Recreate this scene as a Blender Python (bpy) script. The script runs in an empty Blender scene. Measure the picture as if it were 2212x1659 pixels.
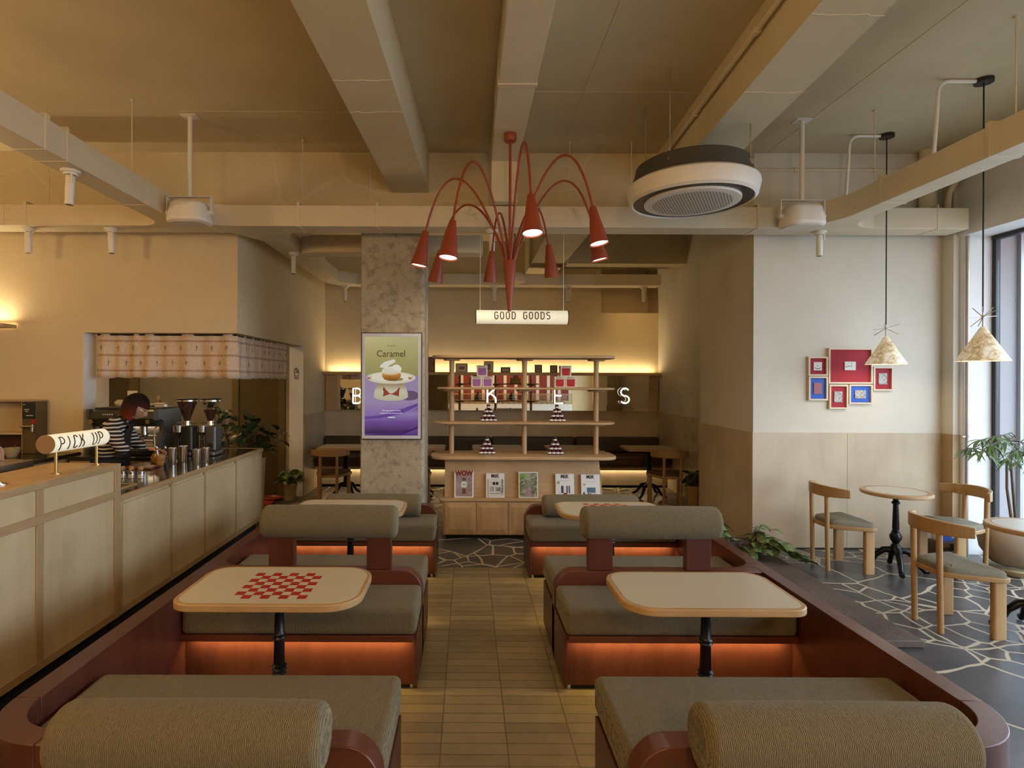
# light levels (W) and exposure
K_LED, K_LEDGE, K_BANQ, K_SHELF = 3.0, 21.0, 6.0, 20.0
K_CH, K_PEND, K_SPOT, K_FILL = 8.0, 5.0, 18.0, 80.0
K_ALC = 20.0
K_SKY, K_EXP = 1.3, -0.06
import bpy, bmesh, math, random
from mathutils import Vector, Matrix
SC = bpy.context.scene
COL = SC.collection
random.seed(11)
PI = math.pi
# camera model: a level lens 1.70 m above the floor
H, F, PU, PV, ROLL = 1.70, 1230.0, 1010.0, 820.0, 0.004

def pt(u, v, Y):
    x = (u - PU) + (v - PV) * ROLL
    y = (v - PV) - (u - PU) * ROLL
    return Vector((x * Y / F, Y, H - y * Y / F))

def ptz(u, v, Z):
    y = (v - PV) - (u - PU) * ROLL
    return pt(u, v, F * (H - Z) / y)

def lin(h):
    h = h.lstrip('#')
    out = []
    for i in (0, 2, 4):
        c = int(h[i:i + 2], 16) / 255
        out.append(c / 12.92 if c <= 0.04045 else ((c + 0.055) / 1.055) ** 2.4)
    return tuple(out)

# ------------------------------------------------------------------ materials
class NT:
    def __init__(s, name):
        s.m = bpy.data.materials.new(name)
        s.m.use_nodes = True
        s.t = s.m.node_tree
        s.b = s.t.nodes['Principled BSDF']
        s.tc = None
    def n(s, typ, **kw):
        nd = s.t.nodes.new('ShaderNode' + typ)
        for k, v in kw.items():
            if k.startswith('i_'):
                nd.inputs[k[2:].replace('_', ' ')].default_value = v
            else:
                setattr(nd, k, v)
        return nd
    def l(s, a, b):
        s.t.links.new(a, b)
    def co(s, scale=(1, 1, 1), loc=(0, 0, 0), rot=(0, 0, 0), kind='Object'):
        if s.tc is None:
            s.tc = s.n('TexCoord')
        mp = s.n('Mapping')
        mp.inputs['Scale'].default_value = scale
        mp.inputs['Location'].default_value = loc
        mp.inputs['Rotation'].default_value = rot
        s.l(s.tc.outputs[kind], mp.inputs['Vector'])
        return mp.outputs['Vector']
    def noise(s, vec, scale=5, detail=4, rough=.5, dist=0):
        nd = s.n('TexNoise')
        nd.inputs['Scale'].default_value = scale
        nd.inputs['Detail'].default_value = detail
        nd.inputs['Roughness'].default_value = rough
        nd.inputs['Distortion'].default_value = dist
        s.l(vec, nd.inputs['Vector'])
        return nd.outputs['Fac']
    def ramp(s, fac, stops, interp='LINEAR'):
        nd = s.n('ValToRGB')
        e = nd.color_ramp.elements
        nd.color_ramp.interpolation = interp
        while len(e) < len(stops):
            e.new(0.5)
        for k, (p, c) in enumerate(stops):
            e[k].position = p
            e[k].color = (c[0], c[1], c[2], 1) if not isinstance(c, (int, float)) else (c, c, c, 1)
        s.l(fac, nd.inputs['Fac'])
        return nd.outputs['Color']
    def mix(s, fac, a, b, mode='MIX'):
        nd = s.n('MixRGB')
        nd.blend_type = mode
        for sock, val in ((nd.inputs['Fac'], fac), (nd.inputs['Color1'], a), (nd.inputs['Color2'], b)):
            if isinstance(val, (int, float)):
                sock.default_value = val
            elif isinstance(val, tuple):
                sock.default_value = (val[0], val[1], val[2], 1)
            else:
                s.l(val, sock)
        return nd.outputs['Color']
    def math(s, op, a, b=0.0):
        nd = s.n('Math')
        nd.operation = op
        for i, val in enumerate((a, b)):
            if isinstance(val, (int, float)):
                nd.inputs[i].default_value = val
            else:
                s.l(val, nd.inputs[i])
        return nd.outputs[0]
    def col(s, c):
        if isinstance(c, tuple):
            s.b.inputs['Base Color'].default_value = (c[0], c[1], c[2], 1)
        else:
            s.l(c, s.b.inputs['Base Color'])
    def set(s, rough=.5, metal=0.0, **kw):
        s.b.inputs['Roughness'].default_value = rough
        s.b.inputs['Metallic'].default_value = metal
        for k, v in kw.items():
            s.b.inputs[k.replace('_', ' ')].default_value = v
    def bump(s, h, strength=.2, dist=.01):
        nd = s.n('Bump')
        nd.inputs['Strength'].default_value = strength
        nd.inputs['Distance'].default_value = dist
        s.l(h, nd.inputs['Height'])
        s.l(nd.outputs['Normal'], s.b.inputs['Normal'])

def plain(name, c, rough=.5, metal=0.0, var=.06, vs=6, bump=0, bs=60, **kw):
    k = NT(name)
    v = k.co()
    f = k.noise(v, vs, 3)
    lo = tuple(max(0, x * (1 - var)) for x in c)
    hi = tuple(min(1, x * (1 + var)) for x in c)
    k.col(k.ramp(f, [(.3, lo), (.7, hi)]))
    k.set(rough, metal, **kw)
    if bump:
        k.bump(k.noise(v, bs, 4), bump, .004)
    return k.m

def wood(name, c1, c2, axis='z', scale=1.0, rough=.45, fig=.35, spec=.4):
    k = NT(name)
    st = {'x': (.12, 1, 1), 'y': (1, .12, 1), 'z': (1, 1, .12)}[axis]
    st = tuple(a * scale for a in st)
    v = k.co(st)
    f1 = k.noise(v, 9, 5, .6, 1.2)
    f2 = k.noise(v, 70, 3, .6, .3)
    f3 = k.noise(k.co((1, 1, 1)), 2.2, 3)
    m = k.math('ADD', k.math('MULTIPLY', f1, 1 - fig), k.math('MULTIPLY', f2, fig))
    base = k.ramp(m, [(.34, c1), (.66, c2)])
    k.col(k.mix(.35, base, k.ramp(f3, [(.3, tuple(x * .75 for x in c1)), (.7, tuple(min(1, x * 1.15) for x in c2))])))
    k.set(rough)
    k.b.inputs['Specular IOR Level'].default_value = spec
    k.bump(f2, .08, .002)
    return k.m

def glow(name, c, strength):
    k = NT(name)
    k.col((0.8, 0.8, 0.8))
    k.b.inputs['Emission Color'].default_value = (c[0], c[1], c[2], 1)
    k.b.inputs['Emission Strength'].default_value = strength
    return k.m

def glass(name, c=(1, 1, 1), rough=0.0, alpha=.18):
    k = NT(name)
    k.col(c)
    k.set(rough, 0, IOR=1.45)
    tr = k.n('BsdfTransparent')
    tr.inputs['Color'].default_value = (c[0], c[1], c[2], 1)
    mx = k.n('MixShader')
    mx.inputs['Fac'].default_value = alpha
    gl = k.n('BsdfGlossy')
    gl.inputs['Roughness'].default_value = rough + .02
    k.l(tr.outputs[0], mx.inputs[1])
    k.l(gl.outputs[0], mx.inputs[2])
    k.l(mx.outputs[0], k.t.nodes['Material Output'].inputs['Surface'])
    return k.m

M = {}
def paintmat(name, c, var=.05):
    k = NT(name)
    v = k.co()
    f = k.noise(v, 1.3, 5, .6)
    g = k.noise(v, 30, 4, .6)
    base = k.ramp(f, [(.3, tuple(x * (1 - var) for x in c)), (.7, tuple(min(1, x * (1 + var)) for x in c))])
    k.col(base)
    k.set(.85)
    k.b.inputs['Specular IOR Level'].default_value = .15
    k.bump(k.math('ADD', g, k.math('MULTIPLY', f, 2.0)), .12, .006)
    return k.m
PAINT = (.69, .575, .37)
M['paint'] = paintmat('cream_paint', PAINT)
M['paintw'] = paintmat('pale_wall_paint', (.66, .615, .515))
M['ceil'] = paintmat('cream_ceiling_paint', (.62, .52, .33), .08)
def crackmat():
    k = NT('rough_beam_paint')
    v = k.co()
    f = k.noise(v, 1.3, 5, .6)
    base = k.ramp(f, [(.3, (.62, .53, .34)), (.7, (.70, .60, .40))])
    vo = k.n('TexVoronoi', feature='DISTANCE_TO_EDGE')
    vo.inputs['Scale'].default_value = .55
    wv = k.n('VectorMath', operation='ADD')
    k.l(k.co((1, 1, 1)), wv.inputs[0])
    nz = k.n('TexNoise')
    nz.inputs['Scale'].default_value = 6
    k.l(k.co(), nz.inputs['Vector'])
    sc = k.n('VectorMath', operation='SCALE')
    sc.inputs['Scale'].default_value = .12
    k.l(nz.outputs['Color'], sc.inputs[0])
    k.l(sc.outputs[0], wv.inputs[1])
    k.l(wv.outputs[0], vo.inputs['Vector'])
    cr = k.ramp(vo.outputs['Distance'], [(0.0, (1, 1, 1)), (.006, (0, 0, 0))])
    k.col(k.mix(k.math('MULTIPLY', cr, .35), base, (.86, .78, .6)))
    k.set(.85)
    k.b.inputs['Specular IOR Level'].default_value = .15
    k.bump(k.math('ADD', k.noise(v, 25, 5, .65), k.math('MULTIPLY', cr, .6)), .2, .008)
    return k.m
M['beam'] = crackmat()
M['ductp'] = plain('duct_paint', (.70, .60, .42), .55, 0, .04, 3)
M['white'] = plain('white_enamel', (.80, .76, .68), .4, 0, .03)
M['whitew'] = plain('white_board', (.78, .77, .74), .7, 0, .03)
M['birch'] = wood('birch_plywood', (.50, .385, .215), (.62, .49, .30), 'z', .8, .36, .2)
M['birchtrim'] = wood('birch_trim', (.36, .235, .11), (.47, .325, .17), 'y', 1, .42)
M['birchtrimz'] = wood('birch_trim_upright', (.36, .235, .11), (.47, .325, .17), 'z', 1, .42)
M['wains'] = wood('pale_wainscot', (.49, .39, .255), (.60, .49, .335), 'z', .6, .4, .2)
M['oak'] = wood('oak_shelf', (.40, .25, .12), (.56, .38, .20), 'x', 1, .45)
M['oakz'] = wood('oak_upright', (.40, .25, .12), (.56, .38, .20), 'z', 1, .45)
M['edge'] = wood('oak_edge_band', (.34, .205, .085), (.52, .34, .165), 'x', 1.2, .38)
M['chair'] = wood('chair_oak', (.34, .195, .075), (.46, .28, .12), 'z', 1.5, .4)
M['redwood'] = wood('red_stained_veneer', (.056, .014, .0095), (.105, .030, .017), 'z', .9, .34, .3, .5)
M['redwoodx'] = wood('red_stained_rail', (.078, .019, .011), (.135, .040, .019), 'x', .9, .32, .3, .5)
M['darkplank'] = wood('dark_weathered_plank', (.030, .021, .016), (.17, .12, .09), 'y', 3.0, .7, .75)
M['laminate'] = plain('cream_laminate', (.52, .475, .355), .28, 0, .015, 2)
M['redsq'] = plain('red_print', (.36, .012, .018), .3, 0, .02)
M['black'] = plain('black_iron', (.012, .012, .014), .28, .6, .1, 20, .15, 40)
M['blackp'] = plain('black_plastic', (.015, .015, .016), .4, 0, .05)
M['darkstone'] = plain('dark_glossy_worktop', (.035, .032, .022), .12, 0, .1, 30)
M['steel'] = plain('brushed_steel', (.62, .58, .52), .22, 1.0, .05, 30)
M['steelg'] = plain('grey_steel_panel', (.36, .37, .36), .38, .8, .06, 8)
M['terracotta'] = plain('terracotta_lacquer', (.30, .055, .022), .42, 0, .05)
M['terra_in'] = plain('lamp_inner_white', (.85, .80, .7), .5)
M['greyac'] = plain('dark_grey_casing', (.065, .06, .05), .5, 0, .05)
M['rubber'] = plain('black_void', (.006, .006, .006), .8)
M['leaf'] = plain('leaf_green', (.055, .11, .02), .4, 0, .45, 14)
M['leafdark'] = plain('leaf_dark_green', (.035, .062, .022), .38, 0, .4, 12)
M['leafpale'] = plain('leaf_pale_variegated', (.15, .21, .07), .4, 0, .6, 25)
M['leafumb'] = plain('leaf_umbrella_green', (.11, .20, .065), .45, 0, .4, 10)
M['stem'] = plain('plant_stem', (.10, .07, .04), .7, 0, .2)
M['soil'] = plain('potting_soil', (.02, .014, .009), .95, 0, .3, 40)
M['claypale'] = plain('pale_clay_pot', (.42, .34, .18), .7, 0, .12, 8, .2, 40)
M['claygreat'] = plain('rough_clay_urn', (.40, .30, .20), .8, 0, .15, 4, .5, 14)
M['brown_door'] = plain('olive_brown_door', (.085, .058, .018), .5, 0, .08, 4)
M['brown_frame'] = plain('olive_brown_frame', (.125, .088, .032), .5, 0, .08, 4)
M['greypanel'] = plain('grey_green_panel', (.20, .18, .13), .55, 0, .04, 3)
M['banq'] = plain('brown_leatherette', (.075, .035, .016), .42, 0, .12, 10)
M['banqback'] = plain('dark_olive_leatherette', (.055, .038, .018), .45, 0, .12, 10)
M['skin'] = plain('skin', (.50, .27, .17), .5, 0, .05)
M['apron'] = plain('dark_brown_apron', (.018, .011, .009), .8, 0, .1, 40)
M['trousers'] = plain('black_trousers', (.010, .010, .012), .85)
M['paper'] = plain('white_paper', (.78, .77, .73), .6, 0, .02)
M['ink'] = plain('black_ink', (.012, .012, .012), .6)
M['darkbrown_text'] = plain('dark_brown_letter', (.07, .03, .012), .6)
M['purple'] = plain('mauve_paper', (.30, .115, .33), .6, 0, .04)
M['boxred'] = plain('red_paper', (.42, .010, .012), .6, 0, .04)
M['boxwhite'] = plain('cream_card', (.70, .63, .52), .65, 0, .04)
M['jam'] = plain('dark_jam_glass', (.045, .006, .010), .12, 0, .2)
M['jarlid'] = plain('wine_red_lid', (.11, .012, .016), .3, .2, .1)
M['framepale'] = wood('pale_frame_wood', (.62, .50, .34), (.74, .62, .45), 'x', 2, .5)
M['framegold'] = wood('gilt_frame', (.45, .30, .10), (.62, .44, .18), 'x', 2, .4)
M['framedark'] = wood('dark_frame', (.10, .05, .018), (.17, .085, .03), 'x', 2, .4)
M['clothred'] = plain('crimson_cloth', (.33, .022, .035), .85, 0, .12, 9, .3, 20)
M['clothblue'] = plain('royal_blue_cloth', (.04, .12, .50), .85, 0, .1, 12)
M['amber'] = plain('amber_glass', (.28, .14, .03), .15, 0, .1)
M['ceramic'] = plain('brown_ceramic', (.38, .22, .09), .35, 0, .08)
M['beans'] = plain('coffee_beans', (.05, .012, .006), .5, 0, .6, 120, .8, 120)
M['glassc'] = glass('clear_glass', (.95, .94, .9), .02, .14)
M['window'] = glass('window_pane', (.96, .98, 1.0), .0, .05)
M['brass'] = plain('warm_brass', (.62, .44, .20), .25, 1.0, .05)
M['galv'] = plain('galvanised_pipe', (.42, .38, .33), .4, .7, .1)
M['mirror'] = plain('mirror_silver', (.86, .80, .66), .015, 1.0, .0)
M['ledstrip'] = glow('warm_led_strip', (1.0, .66, .30), 9)
M['ledorange'] = glow('amber_led_strip', (1.0, .50, .16), 7)
M['lampdisc'] = glow('lamp_diffuser', (1.0, .93, .82), 7)
M['letterglow'] = glow('backlit_letter', (1.0, .97, .92), 1.5)
M['towel'] = plain('cream_towel', (.55, .45, .28), .9, 0, .2, 20, .5, 30)
M['redmat'] = plain('red_mat', (.35, .03, .012), .8, 0, .2, 20)
M['pink'] = plain('dusty_pink', (.42, .30, .30), .7, 0, .1)
M['outwall'] = plain('white_outer_frame', (.36, .345, .345), .6, 0, .03)
M['asphalt'] = plain('pale_pavement', (.34, .34, .33), .9, 0, .1, 3)
M['awning'] = plain('red_awning', (.55, .06, .04), .7)
M['hedge'] = plain('hedge_green', (.06, .14, .03), .7, 0, .5, 30, .8, 30)
M['treegreen'] = plain('street_tree_green', (.10, .20, .12), .7, 0, .5, 12)

def floortile():
    k = NT('stack_bond_floor_tile')
    v = k.co((1, 1, 1), (-.017 + .308 * 20, .02 + .08 * 100, 0))
    br = k.n('TexBrick', offset=0.0, offset_frequency=1, squash=1.0, squash_frequency=1)
    br.inputs['Scale'].default_value = 1
    br.inputs['Brick Width'].default_value = .308
    br.inputs['Row Height'].default_value = .08
    br.inputs['Mortar Size'].default_value = .0034
    br.inputs['Mortar Smooth'].default_value = .1
    br.inputs['Bias'].default_value = 0
    br.inputs['Color1'].default_value = (.16, .12, .055, 1)
    br.inputs['Color2'].default_value = (.28, .215, .105, 1)
    br.inputs['Mortar'].default_value = (.03, .02, .009, 1)
    k.l(v, br.inputs['Vector'])
    f = k.noise(k.co(), 9, 5, .6)
    k.col(k.mix(.35, br.outputs['Color'], k.ramp(f, [(.3, (.18, .14, .065)), (.7, (.32, .25, .13))])))
    k.set(.38)
    k.bump(k.math('SUBTRACT', 1.0, br.outputs['Fac']), .35, .003)
    return k.m

def flagstone():
    k = NT('crazy_paving_flagstone')
    tc = k.co()
    nz = k.n('TexNoise')
    nz.inputs['Scale'].default_value = 2.6
    nz.inputs['Detail'].default_value = 2
    k.l(tc, nz.inputs['Vector'])
    sc = k.n('VectorMath', operation='SCALE')
    sc.inputs['Scale'].default_value = .10
    k.l(nz.outputs['Color'], sc.inputs[0])
    ad = k.n('VectorMath', operation='ADD')
    k.l(tc, ad.inputs[0])
    k.l(sc.outputs[0], ad.inputs[1])
    def vor(scale, feat='DISTANCE_TO_EDGE', off=(0, 0, 0)):
        mp = k.n('Mapping')
        mp.inputs['Location'].default_value = off
        k.l(ad.outputs[0], mp.inputs['Vector'])
        a = k.n('TexVoronoi', feature=feat, voronoi_dimensions='2D')
        a.inputs['Scale'].default_value = scale
        a.inputs['Randomness'].default_value = 1
        k.l(mp.outputs['Vector'], a.inputs['Vector'])
        return a
    S1, S2 = 1.95, 4.5
    d1 = k.math('DIVIDE', vor(S1).outputs['Distance'], S1)
    d2 = k.math('DIVIDE', vor(S2, off=(.3, .7, 0)).outputs['Distance'], S2)
    sep = k.n('SeparateColor')
    k.l(vor(S1, 'F1').outputs['Color'], sep.inputs[0])
    sep2 = k.n('SeparateColor')
    k.l(vor(S2, 'F1', (.3, .7, 0)).outputs['Color'], sep2.inputs[0])
    keep = k.math('GREATER_THAN', sep.outputs[1], .5)          # these stones stay whole
    d2 = k.math('ADD', d2, keep)
    d = k.math('MINIMUM', d1, d2)
    wob = k.math('MULTIPLY', k.math('SUBTRACT', k.noise(tc, 4, 2), .5), .016)
    wob2 = k.math('MULTIPLY', k.math('SUBTRACT', k.noise(tc, 45, 3), .5), .004)
    d = k.math('ADD', d, k.math('ADD', wob, wob2))
    edge = k.ramp(d, [(.0075, 0.0), (.0095, 1.0)])
    pick = k.math('ADD', k.math('MULTIPLY', sep.outputs[0], .5), k.math('MULTIPLY', sep2.outputs[0], .5))
    stone = k.ramp(pick, [(.2, (.040, .042, .046)), (.55, (.070, .068, .064)), (.85, (.105, .10, .09))])
    stone = k.mix(.4, stone, k.ramp(k.noise(tc, 6, 5, .6), [(.3, (.035, .036, .04)), (.7, (.10, .096, .088))]))
    k.col(k.mix(edge, (.48, .40, .27), stone))
    k.l(k.ramp(edge, [(0, .8), (1, .33)]), k.b.inputs['Roughness'])
    k.bump(k.math('ADD', edge, k.math('MULTIPLY', k.noise(tc, 14, 4), .5)), .25, .006)
    return k.m
M['tile'] = floortile()
M['flag'] = flagstone()

def concrete():
    k = NT('bare_concrete')
    v = k.co()
    f = k.noise(v, 3, 8, .7, .6)
    g = k.noise(v, 13, 7, .75, .35)
    a = k.ramp(f, [(.3, (.24, .20, .135)), (.7, (.48, .41, .29))])
    b = k.ramp(g, [(.38, (.14, .115, .08)), (.5, (.50, .43, .31))])
    k.col(k.mix(.42, a, b))
    k.set(.85)
    k.bump(g, .4, .01)
    return k.m
M['concrete'] = concrete()

def fabric(name='ribbed_olive_fabric', c=(.108, .087, .045), d=(.225, .187, .112), sc=1.0, axis='x'):
    k = NT(name)
    v = k.co((1, 1, 1))
    nz = k.n('TexNoise')
    nz.inputs['Scale'].default_value = 35
    nz.inputs['Detail'].default_value = 2
    k.l(v, nz.inputs['Vector'])
    s = k.n('VectorMath', operation='SCALE')
    s.inputs['Scale'].default_value = .010
    k.l(nz.outputs['Color'], s.inputs[0])
    ad = k.n('VectorMath', operation='ADD')
    k.l(v, ad.inputs[0])
    k.l(s.outputs[0], ad.inputs[1])
    w = k.n('TexWave', wave_type='BANDS', bands_direction=axis.upper())
    w.inputs['Scale'].default_value = 60 * sc
    w.inputs['Distortion'].default_value = 2.2
    w.inputs['Detail'].default_value = 2
    w.inputs['Detail Scale'].default_value = 3
    k.l(ad.outputs[0], w.inputs['Vector'])
    fl = k.noise(k.co((1, .35, .35)), 220, 3)
    h = k.math('ADD', k.math('MULTIPLY', w.outputs['Fac'], .5), k.math('MULTIPLY', fl, .5))
    k.col(k.ramp(h, [(.25, c), (.8, d)]))
    k.set(.95)
    k.b.inputs['Specular IOR Level'].default_value = .1
    k.b.inputs['Sheen Weight'].default_value = .15
    k.bump(h, .7, .005)
    return k.m
M['fabric'] = fabric()
M['seatgrey'] = plain('grey_green_seat_cloth', (.20, .185, .13), .95, 0, .12, 80, .4, 200)

def paperlamp():
    k = NT('fibrous_paper_shade')
    v = k.co((1, 1, 1))
    f = k.noise(v, 14, 6, .7, 2.5)
    g = k.noise(v, 7, 3, .6, .5)
    m = k.math('ADD', k.math('MULTIPLY', f, .6), k.math('MULTIPLY', g, .4))
    c = k.ramp(m, [(.36, (.34, .21, .08)), (.48, (.66, .54, .34)), (.58, (.88, .84, .74))])
    k.col(c)
    k.set(.8)
    k.l(c, k.b.inputs['Emission Color'])
    k.b.inputs['Emission Strength'].default_value = .38
    k.bump(f, .3, .004)
    return k.m
M['paperlamp'] = paperlamp()

def signfabric():
    k = NT('backlit_linen_cylinder')
    v = k.co()
    f = k.noise(v, 60, 4, .7)
    c = k.ramp(f, [(.3, (.78, .70, .48)), (.7, (.95, .92, .76))])
    k.col(c)
    k.l(c, k.b.inputs['Emission Color'])
    k.b.inputs['Emission Strength'].default_value = .5
    k.set(.7)
    return k.m
M['sign'] = signfabric()

def curtainmat():
    k = NT('striped_linen_valance')
    tc = k.co()
    sp = k.n('SeparateXYZ')
    k.l(tc, sp.inputs[0])
    z = sp.outputs['Z']
    xy = k.math('ADD', sp.outputs['X'], sp.outputs['Y'])
    dots = k.math('GREATER_THAN', k.math('SINE', k.math('MULTIPLY', xy, 300.0)), -.2)
    bands = None
    for zc in (.075, .235, .385):
        for off, wd in ((-.009, .003), (.009, .003), (0.0, .0045)):
            d = k.math('ABSOLUTE', k.math('SUBTRACT', z, zc + off))
            b = k.math('LESS_THAN', d, wd)
            if off == 0.0:
                b = k.math('MULTIPLY', b, dots)
            else:
                b = k.math('MULTIPLY', b, .45)
            bands = b if bands is None else k.math('MAXIMUM', bands, b)
    f = k.noise(k.co((1, 1, 1)), 40, 3)
    base = k.ramp(f, [(.3, (.62, .48, .35)), (.7, (.72, .58, .44))])
    k.col(k.mix(bands, base, (.22, .07, .03)))
    k.set(.9)
    k.b.inputs['Transmission Weight'].default_value = 0
    return k.m
M['curtain'] = curtainmat()

def sweatermat():
    k = NT('black_white_striped_knit')
    tc = k.co()
    sp = k.n('SeparateXYZ')
    k.l(tc, sp.inputs[0])
    s = k.math('SINE', k.math('ADD', k.math('MULTIPLY', sp.outputs['Z'], 2 * PI / .034), k.math('MULTIPLY', k.noise(tc, 8, 2), 3.0)))
    st = k.math('GREATER_THAN', s, .35)
    k.col(k.mix(st, (.012, .011, .012), (.62, .56, .50)))
    k.set(.95)
    return k.m
M['sweater'] = sweatermat()

def hairmat():
    k = NT('dyed_bob_hair')
    tc = k.co()
    sp = k.n('SeparateXYZ')
    k.l(tc, sp.inputs[0])
    st = k.noise(k.co((60, 60, 4)), 2, 3)
    zz = k.math('ADD', k.math('ADD', sp.outputs['Z'], .15), k.math('MULTIPLY', st, .05))
    k.col(k.ramp(zz, [(.07, (.17, .028, .009)), (.13, (.085, .014, .006)), (.23, (.008, .005, .005))]))
    k.set(.65)
    k.b.inputs['Specular IOR Level'].default_value = .15
    k.bump(st, .6, .006)
    return k.m
M['hair'] = hairmat()

def photomat(name, cols, scale=60):
    k = NT(name)
    f = k.noise(k.co(), scale, 5, .7, 1)
    n = len(cols)
    k.col(k.ramp(f, [(.3 + .4 * i / max(1, n - 1), c) for i, c in enumerate(cols)]))
    k.set(.5)
    return k.m
M['photo_grey'] = photomat('old_photo_grey', [(.05, .045, .04), (.35, .33, .3), (.7, .68, .62)])
M['photo_red'] = photomat('old_photo_red', [(.16, .03, .05), (.30, .08, .10), (.25, .12, .16)], 90)
M['photo_brown'] = photomat('old_photo_brown', [(.05, .012, .006), (.25, .08, .03), (.65, .5, .35)], 45)
M['photo_white'] = photomat('pale_photo', [(.60, .60, .55), (.72, .71, .66)], 20)
M['cover_garden'] = photomat('garden_cover', [(.02, .03, .012), (.2, .22, .12), (.6, .55, .5)], 24)
M['cover_room'] = photomat('room_cover', [(.03, .03, .03), (.3, .3, .27), (.62, .6, .55)], 20)
M['cover_mauve'] = photomat('mauve_cover', [(.20, .14, .15), (.34, .25, .26), (.48, .38, .38)], 14)

# ------------------------------------------------------------------ mesh builder
class MB:
    def __init__(s):
        s.bm = bmesh.new()
    def add(s, verts, faces):
        vs = [s.bm.verts.new(v) for v in verts]
        for f in faces:
            try:
                s.bm.faces.new([vs[i] for i in f])
            except ValueError:
                pass
        return s
    def hexa(s, p):
        return s.add(p, [(0, 3, 2, 1), (4, 5, 6, 7), (0, 1, 5, 4), (1, 2, 6, 5), (2, 3, 7, 6), (3, 0, 4, 7)])
    def box(s, x0, x1, y0, y1, z0, z1):
        return s.hexa([(x0, y0, z0), (x1, y0, z0), (x1, y1, z0), (x0, y1, z0), (x0, y0, z1), (x1, y0, z1), (x1, y1, z1), (x0, y1, z1)])
    def cbox(s, c, d, rot=None):
        x, y, z = d[0] / 2, d[1] / 2, d[2] / 2
        p = [Vector(q) for q in ((-x, -y, -z), (x, -y, -z), (x, y, -z), (-x, y, -z), (-x, -y, z), (x, -y, z), (x, y, z), (-x, y, z))]
        if rot is not None:
            R = rot if isinstance(rot, Matrix) else Matrix.Rotation(rot[1], 3, rot[0])
            p = [R @ q for q in p]
        return s.hexa([q + Vector(c) for q in p])
    def prism(s, poly, a0, a1, axis='z'):
        n = len(poly)
        def mk(p, a):
            return {'z': (p[0], p[1], a), 'y': (p[0], a, p[1]), 'x': (a, p[0], p[1])}[axis]
        vs = [mk(p, a0) for p in poly] + [mk(p, a1) for p in poly]
        fs = [tuple(range(n))[::-1], tuple(range(n, 2 * n))]
        fs += [(i, (i + 1) % n, n + (i + 1) % n, n + i) for i in range(n)]
        return s.add(vs, fs)
    def tube(s, pts, r, n=10, cap=True, closed=False):
        pts = [Vector(p) for p in pts]
        m = len(pts)
        rs = r if isinstance(r, (list, tuple)) else [r] * m
        up = None
        rings = []
        for i in range(m):
            a = pts[(i - 1) % m] if (closed or i > 0) else pts[i]
            b = pts[(i + 1) % m] if (closed or i < m - 1) else pts[i]
            t = (b - a)
            t = t.normalized() if t.length > 1e-9 else Vector((0, 0, 1))
            if up is None:
                up = Vector((0, 0, 1)) if abs(t.z) < .9 else Vector((1, 0, 0))
            u = (up - t * up.dot(t))
            u = u.normalized() if u.length > 1e-6 else t.orthogonal().normalized()
            w = t.cross(u)
            up = u
            rings.append([s.bm.verts.new(pts[i] + (u * math.cos(2 * PI * k / n) + w * math.sin(2 * PI * k / n)) * rs[i]) for k in range(n)])
        seg = m if closed else m - 1
        for i in range(seg):
            A, B = rings[i], rings[(i + 1) % m]
            for k in range(n):
                s.bm.faces.new((A[k], A[(k + 1) % n], B[(k + 1) % n], B[k]))
        if cap and not closed:
            s.bm.faces.new(rings[0][::-1])
            s.bm.faces.new(rings[-1])
        return s
    def cyl(s, p0, p1, r0, r1=None, n=20, cap=True):
        return s.tube([p0, p1], [r0, r0 if r1 is None else r1], n, cap)
    def lathe(s, prof, c=(0, 0, 0), n=28, R=None, close=False):
        c = Vector(c)
        rings = []
        for (r, z) in prof:
            ring = []
            if r < 1e-6:
                q = Vector((0, 0, z))
                ring = [s.bm.verts.new((R @ q if R else q) + c)]
            else:
                for k in range(n):
                    q = Vector((r * math.cos(2 * PI * k / n), r * math.sin(2 * PI * k / n), z))
                    ring.append(s.bm.verts.new((R @ q if R else q) + c))
            rings.append(ring)
        L = len(rings)
        for i in range(L if close else L - 1):
            A, B = rings[i], rings[(i + 1) % L]
            if len(A) == 1 and len(B) == 1:
                continue
            for k in range(n):
                if len(A) == 1:
                    s.bm.faces.new((A[0], B[(k + 1) % n], B[k]))
                elif len(B) == 1:
                    s.bm.faces.new((A[k], A[(k + 1) % n], B[0]))
                else:
                    s.bm.faces.new((A[k], A[(k + 1) % n], B[(k + 1) % n], B[k]))
        return s
    def ball(s, c, r, n=16, m=10, R=None):
        r = r if isinstance(r, (tuple, list)) else (r, r, r)
        rings = []
        c = Vector(c)
        def P(a, b):
            q = Vector((r[0] * math.sin(a) * math.cos(b), r[1] * math.sin(a) * math.sin(b), r[2] * math.cos(a)))
            return (R @ q if R else q) + c
        top = s.bm.verts.new(P(0, 0))
        bot = s.bm.verts.new(P(PI, 0))
        for i in range(1, m):
            rings.append([s.bm.verts.new(P(PI * i / m, 2 * PI * k / n)) for k in range(n)])
        for k in range(n):
            s.bm.faces.new((top, rings[0][k], rings[0][(k + 1) % n]))
            s.bm.faces.new((bot, rings[-1][(k + 1) % n], rings[-1][k]))
        for i in range(m - 2):
            for k in range(n):
                s.bm.faces.new((rings[i][k], rings[i + 1][k], rings[i + 1][(k + 1) % n], rings[i][(k + 1) % n]))
        return s
    def quad(s, a, b, c, d):
        return s.add([a, b, c, d], [(0, 1, 2, 3)])
    def poly(s, pts):
        return s.add(pts, [tuple(range(len(pts)))])
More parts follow.
